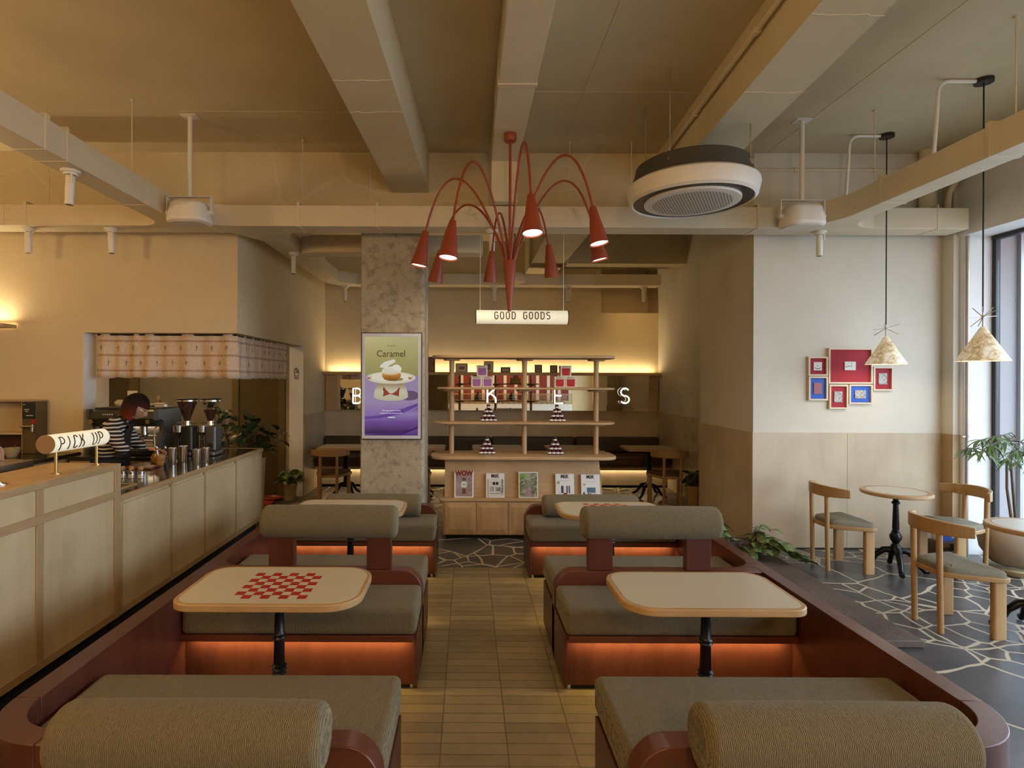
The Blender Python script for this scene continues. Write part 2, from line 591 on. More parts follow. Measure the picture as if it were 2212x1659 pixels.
    def leaf(s, base, d, length, width, droop=.3, roll=0.0, segs=4, fold=.25):
        d = Vector(d).normalized()
        side = d.cross(Vector((0, 0, 1)))
        side = side.normalized() if side.length > 1e-3 else Vector((1, 0, 0))
        side = Matrix.Rotation(roll, 3, d) @ side
        nrm = side.cross(d).normalized()
        prev = None
        p = Vector(base)
        dd = d.copy()
        for i in range(segs + 1):
            t = i / segs
            w = width * .5 * math.sin(PI * min(1, (t * .9 + .08))) ** .8 if i < segs else .0008
            L, R_, Mi = p - side * w + nrm * w * fold, p + side * w + nrm * w * fold, p
            cur = [s.bm.verts.new(L), s.bm.verts.new(Mi), s.bm.verts.new(R_)]
            if prev:
                s.bm.faces.new((prev[0], prev[1], cur[1], cur[0]))
                s.bm.faces.new((prev[1], prev[2], cur[2], cur[1]))
            prev = cur
            dd = (dd + Vector((0, 0, -droop / segs))).normalized()
            p = p + dd * (length / segs)
        return s

def rrect(x0, x1, y0, y1, r, n=6):
    rs = r if isinstance(r, (list, tuple)) else [r] * 4      # order: x0y0, x1y0, x1y1, x0y1
    out = []
    for (cx, cy, sx, sy, a0), rr in zip(((x0, y0, 1, 1, PI), (x1, y0, -1, 1, 1.5 * PI), (x1, y1, -1, -1, 0), (x0, y1, 1, -1, .5 * PI)), rs):
        if rr <= 0:
            out.append((cx, cy))
            continue
        for k in range(n + 1):
            a = a0 + .5 * PI * k / n
            out.append((cx + sx * rr + rr * math.cos(a), cy + sy * rr + rr * math.sin(a)))
    return out

def chain_loc(p):
    v = Vector((0, 0, 0))
    while p is not None:
        v += p.location
        p = p.parent
    return v

def obj(name, mb, mat, parent=None, local=False, bevel=0.0, sub=0, smooth=True, ang=38, recalc=True, segs=2, solid=0):
    bm = mb.bm
    if recalc:
        bmesh.ops.recalc_face_normals(bm, faces=bm.faces)
    me = bpy.data.meshes.new(name)
    o = bpy.data.objects.new(name, me)
    COL.objects.link(o)
    if parent is not None:
        o.parent = parent
        if not local:
            off = chain_loc(parent)
            bmesh.ops.translate(bm, verts=bm.verts, vec=-off)
    elif not local:
        xs = [v.co for v in bm.verts]
        lo = Vector((min(v.x for v in xs), min(v.y for v in xs), min(v.z for v in xs)))
        hi = Vector((max(v.x for v in xs), max(v.y for v in xs), max(v.z for v in xs)))
        b = Vector(((lo.x + hi.x) / 2, (lo.y + hi.y) / 2, lo.z))
        bmesh.ops.translate(bm, verts=bm.verts, vec=-b)
        o.location = b
    bm.to_mesh(me)
    bm.free()
    mats = mat if isinstance(mat, list) else [mat]
    for m in mats:
        me.materials.append(M[m] if isinstance(m, str) else m)
    if smooth:
        for p in me.polygons:
            p.use_smooth = True
        me.set_sharp_from_angle(angle=math.radians(ang))
    if solid:
        md = o.modifiers.new('Solidify', 'SOLIDIFY')
        md.thickness = solid
        md.offset = 0
    if bevel:
        md = o.modifiers.new('Bevel', 'BEVEL')
        md.width = bevel
        md.segments = segs
        md.limit_method = 'ANGLE'
        md.angle_limit = math.radians(40)
    if sub:
        md = o.modifiers.new('Subdivision', 'SUBSURF')
        md.levels = sub
        md.render_levels = sub
    return o

def tag(o, label, cat, group=None, kind=None):
    o['label'] = label
    o['category'] = cat
    if group:
        o['group'] = group
    if kind:
        o['kind'] = kind
    return o

def thing(name, label, cat, loc=(0, 0, 0), rz=0.0, group=None):
    o = bpy.data.objects.new(name, None)
    COL.objects.link(o)
    o.location = loc
    o.rotation_euler = (0, 0, rz)
    o.empty_display_size = .05
    return tag(o, label, cat, group)

def dup(root, loc, rz=0.0, label=None, group=None, scale=None):
    r = root.copy()
    COL.objects.link(r)
    r.location = loc
    r.rotation_euler = (0, 0, rz)
    if scale:
        r.scale = scale
    if label:
        r['label'] = label
    if group:
        r['group'] = group
    def rec(a, b):
        for ch in list(a.children):
            c = ch.copy()
            COL.objects.link(c)
            c.parent = b
            rec(ch, c)
    rec(root, r)
    return r

def struct(name, mb, mat, parent=None, **kw):
    o = obj(name, mb, mat, parent, **kw)
    if parent is None:
        o['kind'] = 'structure'
    return o

def text(name, s, size, mat, parent, pos, right=(1, 0, 0), up=(0, 0, 1), ext=.0006, align='CENTER', sx=1.0, bold=0.0, space=1.0):
    cu = bpy.data.curves.new(name, 'FONT')
    cu.body = s
    cu.size = size
    cu.align_x = align
    cu.align_y = 'CENTER'
    cu.extrude = ext
    cu.offset = bold
    cu.space_character = space
    cu.resolution_u = 4
    tmp = bpy.data.objects.new(name + '_tmp', cu)
    COL.objects.link(tmp)
    dg = bpy.context.evaluated_depsgraph_get()
    me = bpy.data.meshes.new_from_object(tmp.evaluated_get(dg))
    bpy.data.objects.remove(tmp)
    R, U = Vector(right).normalized(), Vector(up).normalized()
    N = R.cross(U)
    off = chain_loc(parent) if parent else Vector((0, 0, 0))
    for v in me.vertices:
        v.co = R * v.co.x * sx + U * v.co.y + N * v.co.z + Vector(pos) - off
    me.materials.clear()
    me.materials.append(M[mat])
    o = bpy.data.objects.new(name, me)
    COL.objects.link(o)
    if parent:
        o.parent = parent
    return o

# a monoline alphabet: strokes on a 0..1 x 0..1.6 cell
def _arc(cx, cy, rx, ry, a0, a1, n=10):
    return [(cx + rx * math.cos(math.radians(a0 + (a1 - a0) * i / n)), cy + ry * math.sin(math.radians(a0 + (a1 - a0) * i / n))) for i in range(n + 1)]
GLY = {
    'G': [[(.9, 1.3)] + _arc(.5, 1.15, .4, .45, 25, 180)[1:] + _arc(.5, .45, .4, .45, 180, 360) + [(.9, .78), (.55, .78)]],
    'O': [_arc(.5, 1.15, .4, .45, 0, 180) + _arc(.5, .45, .4, .45, 180, 360) + [(.9, 1.15)]],
    'D': [[(.1, 0), (.1, 1.6), (.45, 1.6)] + _arc(.45, 1.15, .45, .45, 90, 0) + _arc(.45, .45, .45, .45, 0, -90) + [(.1, 0)]],
    'S': [_arc(.5, 1.2, .38, .4, 30, 270, 14) + _arc(.5, .4, .4, .4, 90, -150, 14)],
    'P': [[(.1, 0), (.1, 1.6), (.5, 1.6)] + _arc(.5, 1.2, .4, .4, 90, -90) + [(.1, .8)]],
    'I': [[(.5, 0), (.5, 1.6)]],
    'C': [_arc(.5, 1.15, .4, .45, 20, 180) + _arc(.5, .45, .4, .45, 180, 340)],
    'K': [[(.1, 0), (.1, 1.6)], [(.9, 1.6), (.12, .78)], [(.38, 1.02)] + _arc(.3, .25, .6, .65, 70, 0)[1:] + [(.9, 0)]],
    'U': [[(.1, 1.6), (.1, .45)] + _arc(.5, .45, .4, .45, 180, 360) + [(.9, 1.6)]],
    'B': [[(.1, 0), (.1, 1.6), (.5, 1.6)] + _arc(.5, 1.21, .36, .39, 90, -90) + [(.1, .82)], [(.5, .82)] + _arc(.5, .41, .4, .41, 90, -90) + [(.1, 0)]],
    'A': [[(.08, 0), (.08, 1.1)] + _arc(.5, 1.15, .42, .45, 180, 0) + [(.92, 0)], [(.08, .7), (.92, .7)]],
    'E': [[(.9, 1.6), (.1, 1.6), (.1, 0), (.9, 0)], [(.1, .82), (.75, .82)]],
    ' ': [],
}
def strokes(mb, s, place, h, adv, rad, n=6):
    """place(x, y) -> point on the carrying surface; x along the line, y up."""
    w = len(s) * adv
    for i, ch in enumerate(s):
        x0 = i * adv - w / 2
        cw = adv * .68
        for st in GLY[ch]:
            fine = []
            for a, b in zip(st[:-1], st[1:]):
                m_ = max(1, int(math.hypot(b[0] - a[0], b[1] - a[1]) / .12))
                fine += [(a[0] + (b[0] - a[0]) * q / m_, a[1] + (b[1] - a[1]) * q / m_) for q in range(m_)]
            fine.append(st[-1])
            mb.tube([place(x0 + p[0] * cw + adv * .16, (p[1] / 1.6 - .5) * h) for p in fine], rad, n)
    return mb
# ------------------------------------------------------------------ camera
cam_d = bpy.data.cameras.new('camera')
cam = bpy.data.objects.new('camera', cam_d)
COL.objects.link(cam)
cam_d.sensor_width = 36
cam_d.sensor_fit = 'HORIZONTAL'
cam_d.lens = 36 * F / 2212
cam_d.shift_x = (1106 - PU) / 2212
cam_d.shift_y = -(829.5 - PV) / 2212
cam_d.clip_start = .05
cam_d.clip_end = 200
cam.matrix_world = Matrix.Translation((0, 0, H)) @ Matrix.Rotation(PI / 2, 4, 'X') @ Matrix.Rotation(ROLL, 4, 'Z')
SC.camera = cam

# ------------------------------------------------------------------ floor, ceiling, walls
XL, XR, YF, YB, ZC = -6.6, 4.85, -3.2, 9.5, 4.01
BX0, BX1, BY0, BY1 = -1.63, 1.868, -1.6, 5.15
fl = MB().box(XL - .2, BX0, YF - .2, 10.2, -.1, 0).box(BX1, 5.3, YF - .2, 10.2, -.1, 0).box(BX0, BX1, BY1, 10.2, -.1, 0).box(BX0, BX1, YF - .2, BY0, -.1, 0)
floor = struct('floor', fl, 'flag', smooth=False)
struct('tiled_aisle', MB().box(BX0, BX1, BY0, BY1, -.1, .001), 'tile', floor, smooth=False)
ceiling = struct('ceiling', MB().box(XL - .2, 5.4, YF - .2, 10.2, ZC, ZC + .15), 'ceil', smooth=False)
# long beams running away from the camera, cross beam over the column
def slab_beam(name, xa0, xa1, ya, xb0, xb1, yb, z):
    return struct(name, MB().hexa([(xa0, ya, z), (xa1, ya, z), (xb1, yb, z), (xb0, yb, z), (xa0, ya, ZC - .001), (xa1, ya, ZC - .001), (xb1, yb, ZC - .001), (xb0, yb, ZC - .001)]), 'beam', ceiling, smooth=False)
def ex(xa, ya, xb, yb, y):
    return xa + (xb - xa) * (y - ya) / (yb - ya)
slab_beam('beam', ex(-.897, 2.85, -.779, 5.81, YF), ex(-.517, 2.85, -.40, 5.81, YF), YF, -.779, -.40, 5.80, 3.60)
slab_beam('beam', ex(1.763, 2.85, 1.856, 4.565, YF), ex(2.15, 2.85, 2.27, 4.6, YF), YF, 1.925, 2.335, 5.80, 3.60)
struct('cross_beam', MB().box(XL, 4.9, 5.80, 6.25, 3.40, ZC - .001), 'beam', ceiling, smooth=False)
struct('beam', MB().box(.95, 1.45, 6.26, 9.5, 3.45, ZC - .001), 'beam', ceiling, smooth=False)
struct('beam', MB().box(1.46, 3.18, 8.3, 8.7, 3.40, ZC - .001), 'beam', ceiling, smooth=False)

for (x0, x1, y0, y1) in ((-2.5, -.80, 4.915, 4.922), (-4.6, -2.95, 4.915, 4.922), (.48, 1.78, 4.56, 4.567), (.92, .926, -1.0, 5.79), (-2.4, -.9, 3.05, 3.056), (3.02, 3.026, 1.5, 5.79)):
    struct('plaster_seam', MB().box(x0, x1, y0, y1, ZC - .003, ZC - .0002), 'paint', ceiling, smooth=False)
for yy in (3.62, 4.05):
    x0 = ex(-.897, 2.85, -.779, 5.81, yy)
    pts = [(x0 + .38 * i / 12, yy + random.uniform(-.012, .012), 3.5995) for i in range(13)]
    struct('plaster_crack', MB().tube(pts, .003, 5), 'ductp', ceiling)
for yy in (2.95, 3.75):
    x0 = ex(1.763, 2.85, 1.856, 4.565, yy)
    pts = [(x0 + .39 * i / 12, yy + random.uniform(-.01, .01), 3.5995) for i in range(13)]
    struct('plaster_crack', MB().tube(pts, .003, 5), 'ductp', ceiling)
# back wall, with the shallow niche at its upper right
NX, NZ0, NZ1 = 2.22, 2.82, 3.75
wb = MB().box(-2.6, NX, YB, YB + .15, 0, ZC).box(NX, 3.4, YB, YB + .15, 0, NZ0).box(NX, 3.4, YB, YB + .15, NZ1, ZC)
wb.box(NX - .1, 3.4, YB + .55, YB + .65, NZ0 - .1, NZ1 + .1).box(NX - .1, NX, YB + .15, YB + .55, NZ0 - .1, NZ1).box(3.18, 3.4, YB + .15, YB + .55, NZ0, NZ1)
wb.box(NX, 3.18, YB + .15, YB + .55, NZ0 - .1, NZ0).box(NX, 3.18, YB + .15, YB + .55, NZ1, NZ1 + .1)
wall_back = struct('wall_back', wb, 'paint', smooth=False)
# kitchen block: front face towards the room and side face, one opening wraps the corner
KX, KY, KZ = -2.38, 5.88, 2.17
JX, JY = -3.97, 8.25
wk = MB().box(XL, KX, KY, KY + .2, KZ, ZC)
wk.box(KX - .2, KX, KY + .2, YB, KZ, ZC).box(XL, JX, KY, KY + .2, 0, KZ)
wk.box(KX - .2, KX, JY, YB, 0, KZ)
wall_left = struct('wall_left', wk, 'paint', smooth=False)
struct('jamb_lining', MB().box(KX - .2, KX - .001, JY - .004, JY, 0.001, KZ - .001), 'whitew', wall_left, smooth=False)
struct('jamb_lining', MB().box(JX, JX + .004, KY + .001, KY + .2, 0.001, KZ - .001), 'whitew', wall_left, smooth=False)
struct('wall_far_left', MB().box(XL - .15, XL, YF, KY, 0, ZC), 'paint', smooth=False)
# inside of the alcove
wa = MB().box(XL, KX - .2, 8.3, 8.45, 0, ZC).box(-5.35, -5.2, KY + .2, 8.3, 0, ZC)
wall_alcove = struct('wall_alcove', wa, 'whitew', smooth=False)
struct('alcove_ceiling', MB().box(-5.2, KX - .2, KY + .2, 8.3, 2.75, 2.8), 'paint', wall_alcove, smooth=False)
xa = lambda u: (u - PU) * 8.3 / F
struct('grey_panel', MB().box(xa(304), xa(505), 8.27, 8.30, 0, 2.5), 'greypanel', wall_alcove, smooth=False)
d1 = struct('door_1', MB().box(xa(519), xa(604), 8.26, 8.30, 0, 2.35), 'brown_door', smooth=False)
struct('door_frame', MB().box(xa(505), xa(519), 8.24, 8.30, 0, 2.42).box(xa(604), xa(618), 8.24, 8.30, 0, 2.42), 'brown_frame', d1, smooth=False)
d2 = struct('door_2', MB().box(xa(238), xa(284), 8.26, 8.30, 0, 2.35), 'brown_door', smooth=False)
struct('door_frame', MB().box(xa(284), xa(304), 8.24, 8.30, 0, 2.42), 'brown_frame', d2, smooth=False)
# switch plate on the alcove wall
sw = thing('switch_plate', 'white square switch plate on the brown frame behind the barista', 'switch', tuple(pt(292, 856, 8.24)))
obj('plate', MB().box(xa(282), xa(303), 8.22, 8.24, 1.7 - 50 * 8.24 / F, 1.7 - 27 * 8.24 / F), 'white', sw, bevel=.004)
obj('rocker', MB().box(xa(289), xa(296), 8.212, 8.22, 1.7 - 45 * 8.24 / F, 1.7 - 32 * 8.24 / F), 'paper', sw)

# picture wall and the return behind it
PY = 5.78
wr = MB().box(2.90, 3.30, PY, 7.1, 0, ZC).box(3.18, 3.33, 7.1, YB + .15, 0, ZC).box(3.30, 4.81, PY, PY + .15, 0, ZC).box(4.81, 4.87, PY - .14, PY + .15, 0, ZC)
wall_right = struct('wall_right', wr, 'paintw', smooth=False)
# facade: header, pier and window
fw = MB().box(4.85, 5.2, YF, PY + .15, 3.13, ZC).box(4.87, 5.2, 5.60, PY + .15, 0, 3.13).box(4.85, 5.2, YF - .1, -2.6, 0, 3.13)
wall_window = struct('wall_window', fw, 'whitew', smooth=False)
wall_front = struct('wall_front', MB().box(XL, 4.9, YF - .15, YF, 0, ZC), 'paint', smooth=False)

# wainscot
WZ = 1.175
def panels(parent, axis, a0, a1, n, face, z0, z1, out, th=.014, mat='wains'):
    w = (a1 - a0) / n
    for i in range(n):
        lo, hi = a0 + i * w + .0015, a0 + (i + 1) * w - .0015
        f0, f1 = min(face, face + out * th), max(face, face + out * th)
        b = MB().box(lo, hi, f0, f1, z0, z1) if axis == 'x' else MB().box(f0, f1, lo, hi, z0, z1)
        struct('wainscot_panel', b, mat, parent, smooth=False)
panels(wall_back, 'x', -2.38, 3.18, 5, YB, 0, WZ, -1)
panels(wall_left, 'y', JY + .005, YB - .02, 1, KX, 0, WZ, 1)
panels(wall_right, 'y', 7.12, YB - .02, 2, 3.18, 0, WZ, -1)
panels(wall_right, 'y', PY, 7.09, 2, 2.90, 0, WZ, -1)
panels(wall_right, 'x', 2.888, 4.81, 2, PY, .012, WZ, -1)
struct('wainscot_panel', MB().box(4.796, 4.884, PY - .154, PY - .14, 0.012, WZ).box(4.796, 4.81, PY - .14, PY - .015, .012, WZ), 'birchtrimz', wall_right, smooth=False)
struct('baseboard_right', MB().box(2.92, 4.79, PY - .017, PY - .014, 0, .012), 'rubber', smooth=False)

# ledge, mirror
lt = thing('wall_ledge', 'long oak ledge above the mirror on the back wall, lit from behind', 'shelf', (.4, 9.4, 1.78))
obj('board', MB().box(-2.37, 3.17, 9.32, 9.44, 1.780, 1.812), 'oak', lt, bevel=.003)
obj('lip', MB().box(-2.37, 3.17, 9.30, 9.32, 1.774, 1.820), 'oak', lt, bevel=.003)
obj('led_strip', MB().box(-2.30, 3.10, 9.425, 9.435, 1.8125, 1.817), 'ledstrip', lt)
mi = thing('wall_mirror', 'long horizontal mirror under the lit ledge on the back wall', 'mirror', (.4, 9.47, 1.19))
obj('mirror_glass', MB().box(-2.16, 3.01, 9.452, 9.460, 1.19, 1.774), 'mirror', mi, smooth=False)
fr = MB().box(-2.34, -2.16, 9.44, 9.485, 1.178, 1.774).box(3.01, 3.16, 9.44, 9.485, 1.178, 1.774).box(-2.16, 3.01, 9.44, 9.485, 1.178, 1.19)
obj('frame', fr, 'oak', mi, smooth=False)
obj('backing', MB().box(-2.16, 3.01, 9.46, 9.485, 1.19, 1.774), 'black', mi, smooth=False)

# glowing letters standing off the mirror
def letter(ch, u, v):
    c = pt(u, v, 9.38)
    t = thing('sign_letter', 'white glowing letter %s on the back mirror' % ch, 'letter', tuple(c))
    def strokes_of(off, rad, ys):
        mb = MB()
        for stt in GLY[ch]:
            pts = [(c.x + (p[0] - .5) * .172, c.y + off, c.z + (p[1] / 1.6 - .5) * .245) for p in stt]
            # flat ribbon strokes
            mb.tube(pts, rad, 8)
        for v_ in mb.bm.verts:
            v_.co.y = c.y + off + (v_.co.y - c.y - off) * ys
        return mb
    obj('letter_face', strokes_of(-.012, .0130, .7), 'letterglow', t)
    obj('letter_return', strokes_of(.014, .0128, 1.0), 'brass', t)
    ends = [GLY[ch][0][0], GLY[ch][-1][-1]]
    for p in ends:
        q = (c.x + (p[0] - .5) * .172, c.z + (p[1] / 1.6 - .5) * .245)
        obj('standoff', MB().cyl((q[0], c.y + .02, q[1]), (q[0], 9.452, q[1]), .006, n=8), 'brass', t)
for ch, u in (('B', 772), ('A', 907), ('K', 1062), ('E', 1207), ('S', 1349.5)):
    letter(ch, u, 855 if ch != 'K' else 854)

# ------------------------------------------------------------------ ducts
DZ0, DZ1 = 3.149, 3.348
def rod(mb, x, y, z0, z1=ZC):
    mb.cyl((x, y, z0), (x, y, z1), .005, n=6)
def make_duct(name, label, path, w, z0, z1, rods, clamps, studs=()):
    """path = plan outline polygon of the duct."""
    t = thing(name, label, 'duct', (sum(p[0] for p in path) / len(path), sum(p[1] for p in path) / len(path), z0))
    obj('duct_body', MB().prism(path, z0, z1), 'ductp', t, bevel=.004, ang=30)
    for (x, y) in rods:
        obj('hanger_rod', MB().cyl((x, y, z1), (x, y, ZC), .0045, n=6).cyl((x, y, ZC - .012), (x, y, ZC), .014, n=8), 'ductp', t)
    for (x0, x1, y0, y1) in clamps:
        b = MB().box(x0, x1, y0, y1, z0 - .004, z1 + .03)
        obj('clamp', b, 'ductp', t, bevel=.002)
    if studs:
        s = MB()
        for (x, y, z, ax) in studs:
            for dx in (-.07, -.035, .035, .07):
                p = (x + dx, y, z) if ax == 'x' else (x, y + dx, z)
                q = (p[0], p[1] - .006, p[2]) if ax == 'x' else (p[0] + ax * .006, p[1], p[2])
                s.cyl(p, q, .006, n=6)
        obj('rivets', s, 'ductp', t)
    return t
def arc2(cx, cy, r, a0, a1, n=8):
    return [(cx + r * math.cos(math.radians(a0 + (a1 - a0) * i / n)), cy + r * math.sin(math.radians(a0 + (a1 - a0) * i / n))) for i in range(n + 1)]
CY0, CY1 = 5.40, 5.655
# cross duct with flared junctions for the left run, the far-left run and the right run
cross = [(-5.9, CY1), (-5.9, 5.30)] + [(-4.75, 4.70), (-4.55, 4.70)][:0]
cross = [(-4.35, CY0), (-3.05, CY0)] + [(-2.60, CY0), (4.75, CY0), (4.75, CY1), (-4.6, CY1), (-4.6, CY0)]
st = []
for (u_, zz) in ((-2.26, 0), (-1.62, 0), (-.05, 0), (.72, 0)):
    for z in (DZ0 + .05, DZ1 - .05):
        st.append((u_, CY0, z, 'x'))
make_duct('air_duct', 'long cream square duct crossing the room under the beams', cross, .2, DZ0, DZ1,
          [(-1.6, 5.50), (-.95, 5.52), (.98, 5.52), (1.58, 5.52), (2.76, 5.52)],
          [(-2.46, -2.44, CY0 - .004, CY1 + .004), (-1.63, -1.60, CY0 - .004, CY1 + .004), (-.88, -.85, CY0 - .004, CY1 + .004), (2.74, 2.76, CY0 - .004, CY1 + .004), (4.45, 4.46, CY0 - .004, CY1 + .004)], st)
LX0, LX1 = -2.88, -2.68
left = [(LX0, -1.5), (LX1, -1.5), (LX1, 4.95)] + arc2(-2.23, 4.95, .45, 180, 90)[1:] + [(-2.23, CY0 - .001), (-3.1, CY0 - .001)] + arc2(-3.1, 5.18, .22, 90, 0)[1:]
make_duct('air_duct', 'cream square duct running toward the viewer along the left side', left, .2, DZ0, DZ1,
          [(-2.79, 3.35), (-2.79, 4.72), (-2.79, 1.2)],
          [(LX0 - .006, LX1 + .006, 3.60, 3.64), (LX0 - .006, LX1 + .006, 4.75, 4.79), (LX0 - .004, LX1 + .004, 3.80, 3.82)], [(LX1, 5.02, DZ0 + .05, 1), (LX1, 5.02, DZ1 - .05, 1)])
RX0, RX1 = 3.354, 3.555
right = [(RX1, -1.5), (RX0, -1.5), (RX0, 4.95)] + arc2(2.94, 4.95, .414, 0, 90)[1:] + [(2.94, CY0 - .001), (3.85, CY0 - .001)] + arc2(3.85, 5.1, .295, 90, 180)[1:]
make_duct('air_duct', 'cream square duct running toward the viewer near the windows', right, .2, DZ0, DZ1,
          [(3.46, 3.60), (3.46, 4.85), (3.46, 1.3)],
          [(RX0 - .006, RX1 + .006, 3.66, 3.69), (RX0 - .006, RX1 + .006, 4.62, 4.65)], [(RX0, 5.0, DZ0 + .05, -1), (RX0, 5.0, DZ1 - .05, -1)])
far = [(-5.15, 3.0), (-4.95, 3.0), (-4.95, 4.85)] + arc2(-4.40, 4.85, .55, 180, 90)[1:] + [(-4.40, CY0), (-4.599, CY0), (-4.599, CY1), (-4.75, CY1)] + [(-5.15, 5.2)]
make_duct('air_duct', 'cream duct elbow curving toward the viewer at the far left corner', far, .2, DZ0, DZ1,
          [(-4.05, 5.5)], [(-4.22, -4.19, CY0 - .004, CY1 + .004)],
          [(-4.42, CY0, DZ0 + .05, 'x'), (-4.42, CY0, DZ1 - .05, 'x')])
back = [(-2.16, 8.2), (-2.16, 6.0)] + arc2(-2.5, 6.0, .34, 0, 90)[1:][:0] + [(-2.36, CY1 + .001), (-1.75, CY1 + .001)] + [(-1.93, 6.0), (-1.93, 8.45)] + [(-1.70, 8.69), (2.95, 8.69), (2.95, 8.94), (-1.75, 8.94), (-1.98, 8.86), (-2.12, 8.6)]
make_duct('air_duct', 'cream duct turning along the back wall above the ledge', back, .2, DZ0, DZ1 - .03,
          [(1.28, 8.8), (-.95, 8.8), (2.2, 8.8)],
          [(.30, .33, 8.686, 8.944), (1.95, 1.98, 8.686, 8.944), (-.80, -.77, 8.686, 8.944)], [(-.1, 8.69, DZ0 + .05, 'x'), (-.1, 8.69, DZ1 - .08, 'x')])
mid = [(-1.929, 6.58), (-1.75, 6.50), (.17, 6.50), (.17, 6.74), (-1.75, 6.74), (-1.929, 6.80)]
make_duct('air_duct', 'short cream duct stub passing behind the concrete column', mid, .2, DZ0, DZ1,
          [(-.25, 6.62)], [(-.27, -.24, 6.496, 6.744)], [(-1.6, 6.50, DZ0 + .05, 'x'), (-1.6, 6.50, DZ1 - .05, 'x'), (0.0, 6.5, DZ0 + .05, 'x'), (0.0, 6.5, DZ1 - .05, 'x')])
# central ceiling duct carrying the chandelier
CDZ = 3.73
cdt = thing('ceiling_duct', 'flat cream duct on the ceiling carrying the red chandelier', 'duct', (.33, 3.0, CDZ))
obj('duct_body', MB().box(.205, .465, YF, 4.62, CDZ, ZC - .001).box(.215, .465, 4.63, 5.30, CDZ + .005, ZC - .001), 'ductp', cdt, bevel=.004)
obj('collar', MB().box(.198, .472, 3.90, 3.94, CDZ - .006, ZC - .001), 'ductp', cdt, bevel=.002)
obj('drop_elbow', MB().hexa([(.215, 5.30, 3.36), (.455, 5.30, 3.36), (.455, 5.52, 3.36), (.215, 5.52, 3.36), (.215, 5.30, ZC - .001), (.455, 5.30, ZC - .001), (.455, 5.52, ZC - .001), (.215, 5.52, ZC - .001)]), 'ductp', cdt, bevel=.004)

# conduits: along the right beam, the cross beam and down the pier
cd = thing('conduit_pipe', 'thin cream conduit running along the right ceiling beam', 'pipe', (1.75, 3.2, 3.85))
ccp = [(ex(1.763, 2.85, 1.856, 4.565, y) - .032, y, 3.85) for y in (-1, 1, 3, 4.5, 5.7)]
obj('pipe', MB().tube(ccp, .018, 8), 'ductp', cd)
for y in (1.4, 2.9, 3.5, 4.6):
    x = ex(1.763, 2.85, 1.856, 4.565, y) - .032
    obj('clip', MB().cyl((x, y - .02, 3.85), (x, y + .02, 3.85), .026, n=8), 'ductp', cd)
cd = thing('conduit_pipe', 'thin cream conduit along the cross beam right of the round air conditioner', 'pipe', (3.4, 5.78, 3.83))
obj('pipe', MB().tube([(2.75, 5.775, 3.84), (4.6, 5.775, 3.84)], .016, 8), 'ductp', cd)
obj('junction_box', MB().cyl((2.74, 5.75, 3.84), (2.74, 5.80, 3.84), .045, n=14), 'ductp', cd)
for x in (3.3, 4.1):
    obj('clip', MB().cyl((x, 5.775, 3.84), (x + .04, 5.775, 3.84), .023, n=8), 'ductp', cd)
cd = thing('drain_pipe', 'grey vertical pipe in the corner between picture wall and window pier', 'pipe', (4.89, 5.56, 0))
obj('pipe', MB().cyl((4.892, 5.575, 0.0), (4.892, 5.575, 3.13), .016, n=10), 'galv', cd)
obj('clamp', MB().cyl((4.892, 5.575, 1.155), (4.892, 5.575, 1.175), .024, n=10).box(4.84, 4.892, 5.565, 5.585, 1.155, 1.17), 'galv', cd)
cd = thing('vent_pipe', 'cream downpipe with angled branch above the duct at the window corner', 'pipe', (4.62, 5.55, 3.36))
obj('pipe', MB().cyl((4.60, 5.70, 3.35), (4.60, 5.70, ZC), .075, n=14), 'ductp', cd)
obj('branch', MB().tube([(4.72, 5.62, 3.36), (4.73, 5.60, 3.55), (4.83, 5.50, 3.85)], [.03, .026, .034], 10), 'ductp', cd)

# ------------------------------------------------------------------ concrete column and its screen
colm = thing('concrete_column', 'bare concrete column with a lit screen between the two booths', 'column', (-.766, 6.1, 0))
obj('shaft', MB().prism([(-1.10, 5.85), (-.47, 5.85), (-.445, 5.88), (-.435, 6.34), (-1.10, 6.34)], 0, 3.40), 'concrete', colm, bevel=.012)
obj('cable_channel', MB().box(-.450, -.424, 6.05, 6.10, 0, 3.3), 'galv', colm)
SY = 5.80
A = lambda u, v, y=SY: pt(u, v, y)
scr = thing('advertising_screen', 'tall lit screen showing a caramel cake, hung on the concrete column', 'screen', tuple(A(846, 948)))
x0, x1 = A(782, 830).x, A(909, 830).x
z0, z1 = A(846, 947.5).z, A(846, 720.5).z
obj('housing', MB().box(x0 - .012, x1 + .012, SY + .012, 5.8495, z0 - .012, z1 + .012), plain('dark_screen_side', (.10, .07, .04), .5), scr, bevel=.004)
ix0, ix1, iz0, iz1 = x0 + .027, x1 - .027, z0 + .031, z1 - .031
fr = MB().box(x0, ix0, SY - .004, SY + .013, z0, z1).box(ix1, x1, SY - .004, SY + .013, z0, z1).box(ix0, ix1, SY - .004, SY + .013, z0, iz0).box(ix0, ix1, SY - .004, SY + .013, iz1, z1)
obj('bezel', fr, plain('silver_bezel', (.58, .61, .72), .4), scr)
W_, H_ = ix1 - ix0, iz1 - iz0
E = {}
def em(name, c, s=.82):
    if name not in E:
        E[name] = glow('screen_' + name, lin(c), s)
        E[name].node_tree.nodes['Principled BSDF'].inputs['Base Color'].default_value = (.02, .02, .02, 1)
        E[name].node_tree.nodes['Principled BSDF'].inputs['Roughness'].default_value = .25
    return E[name]
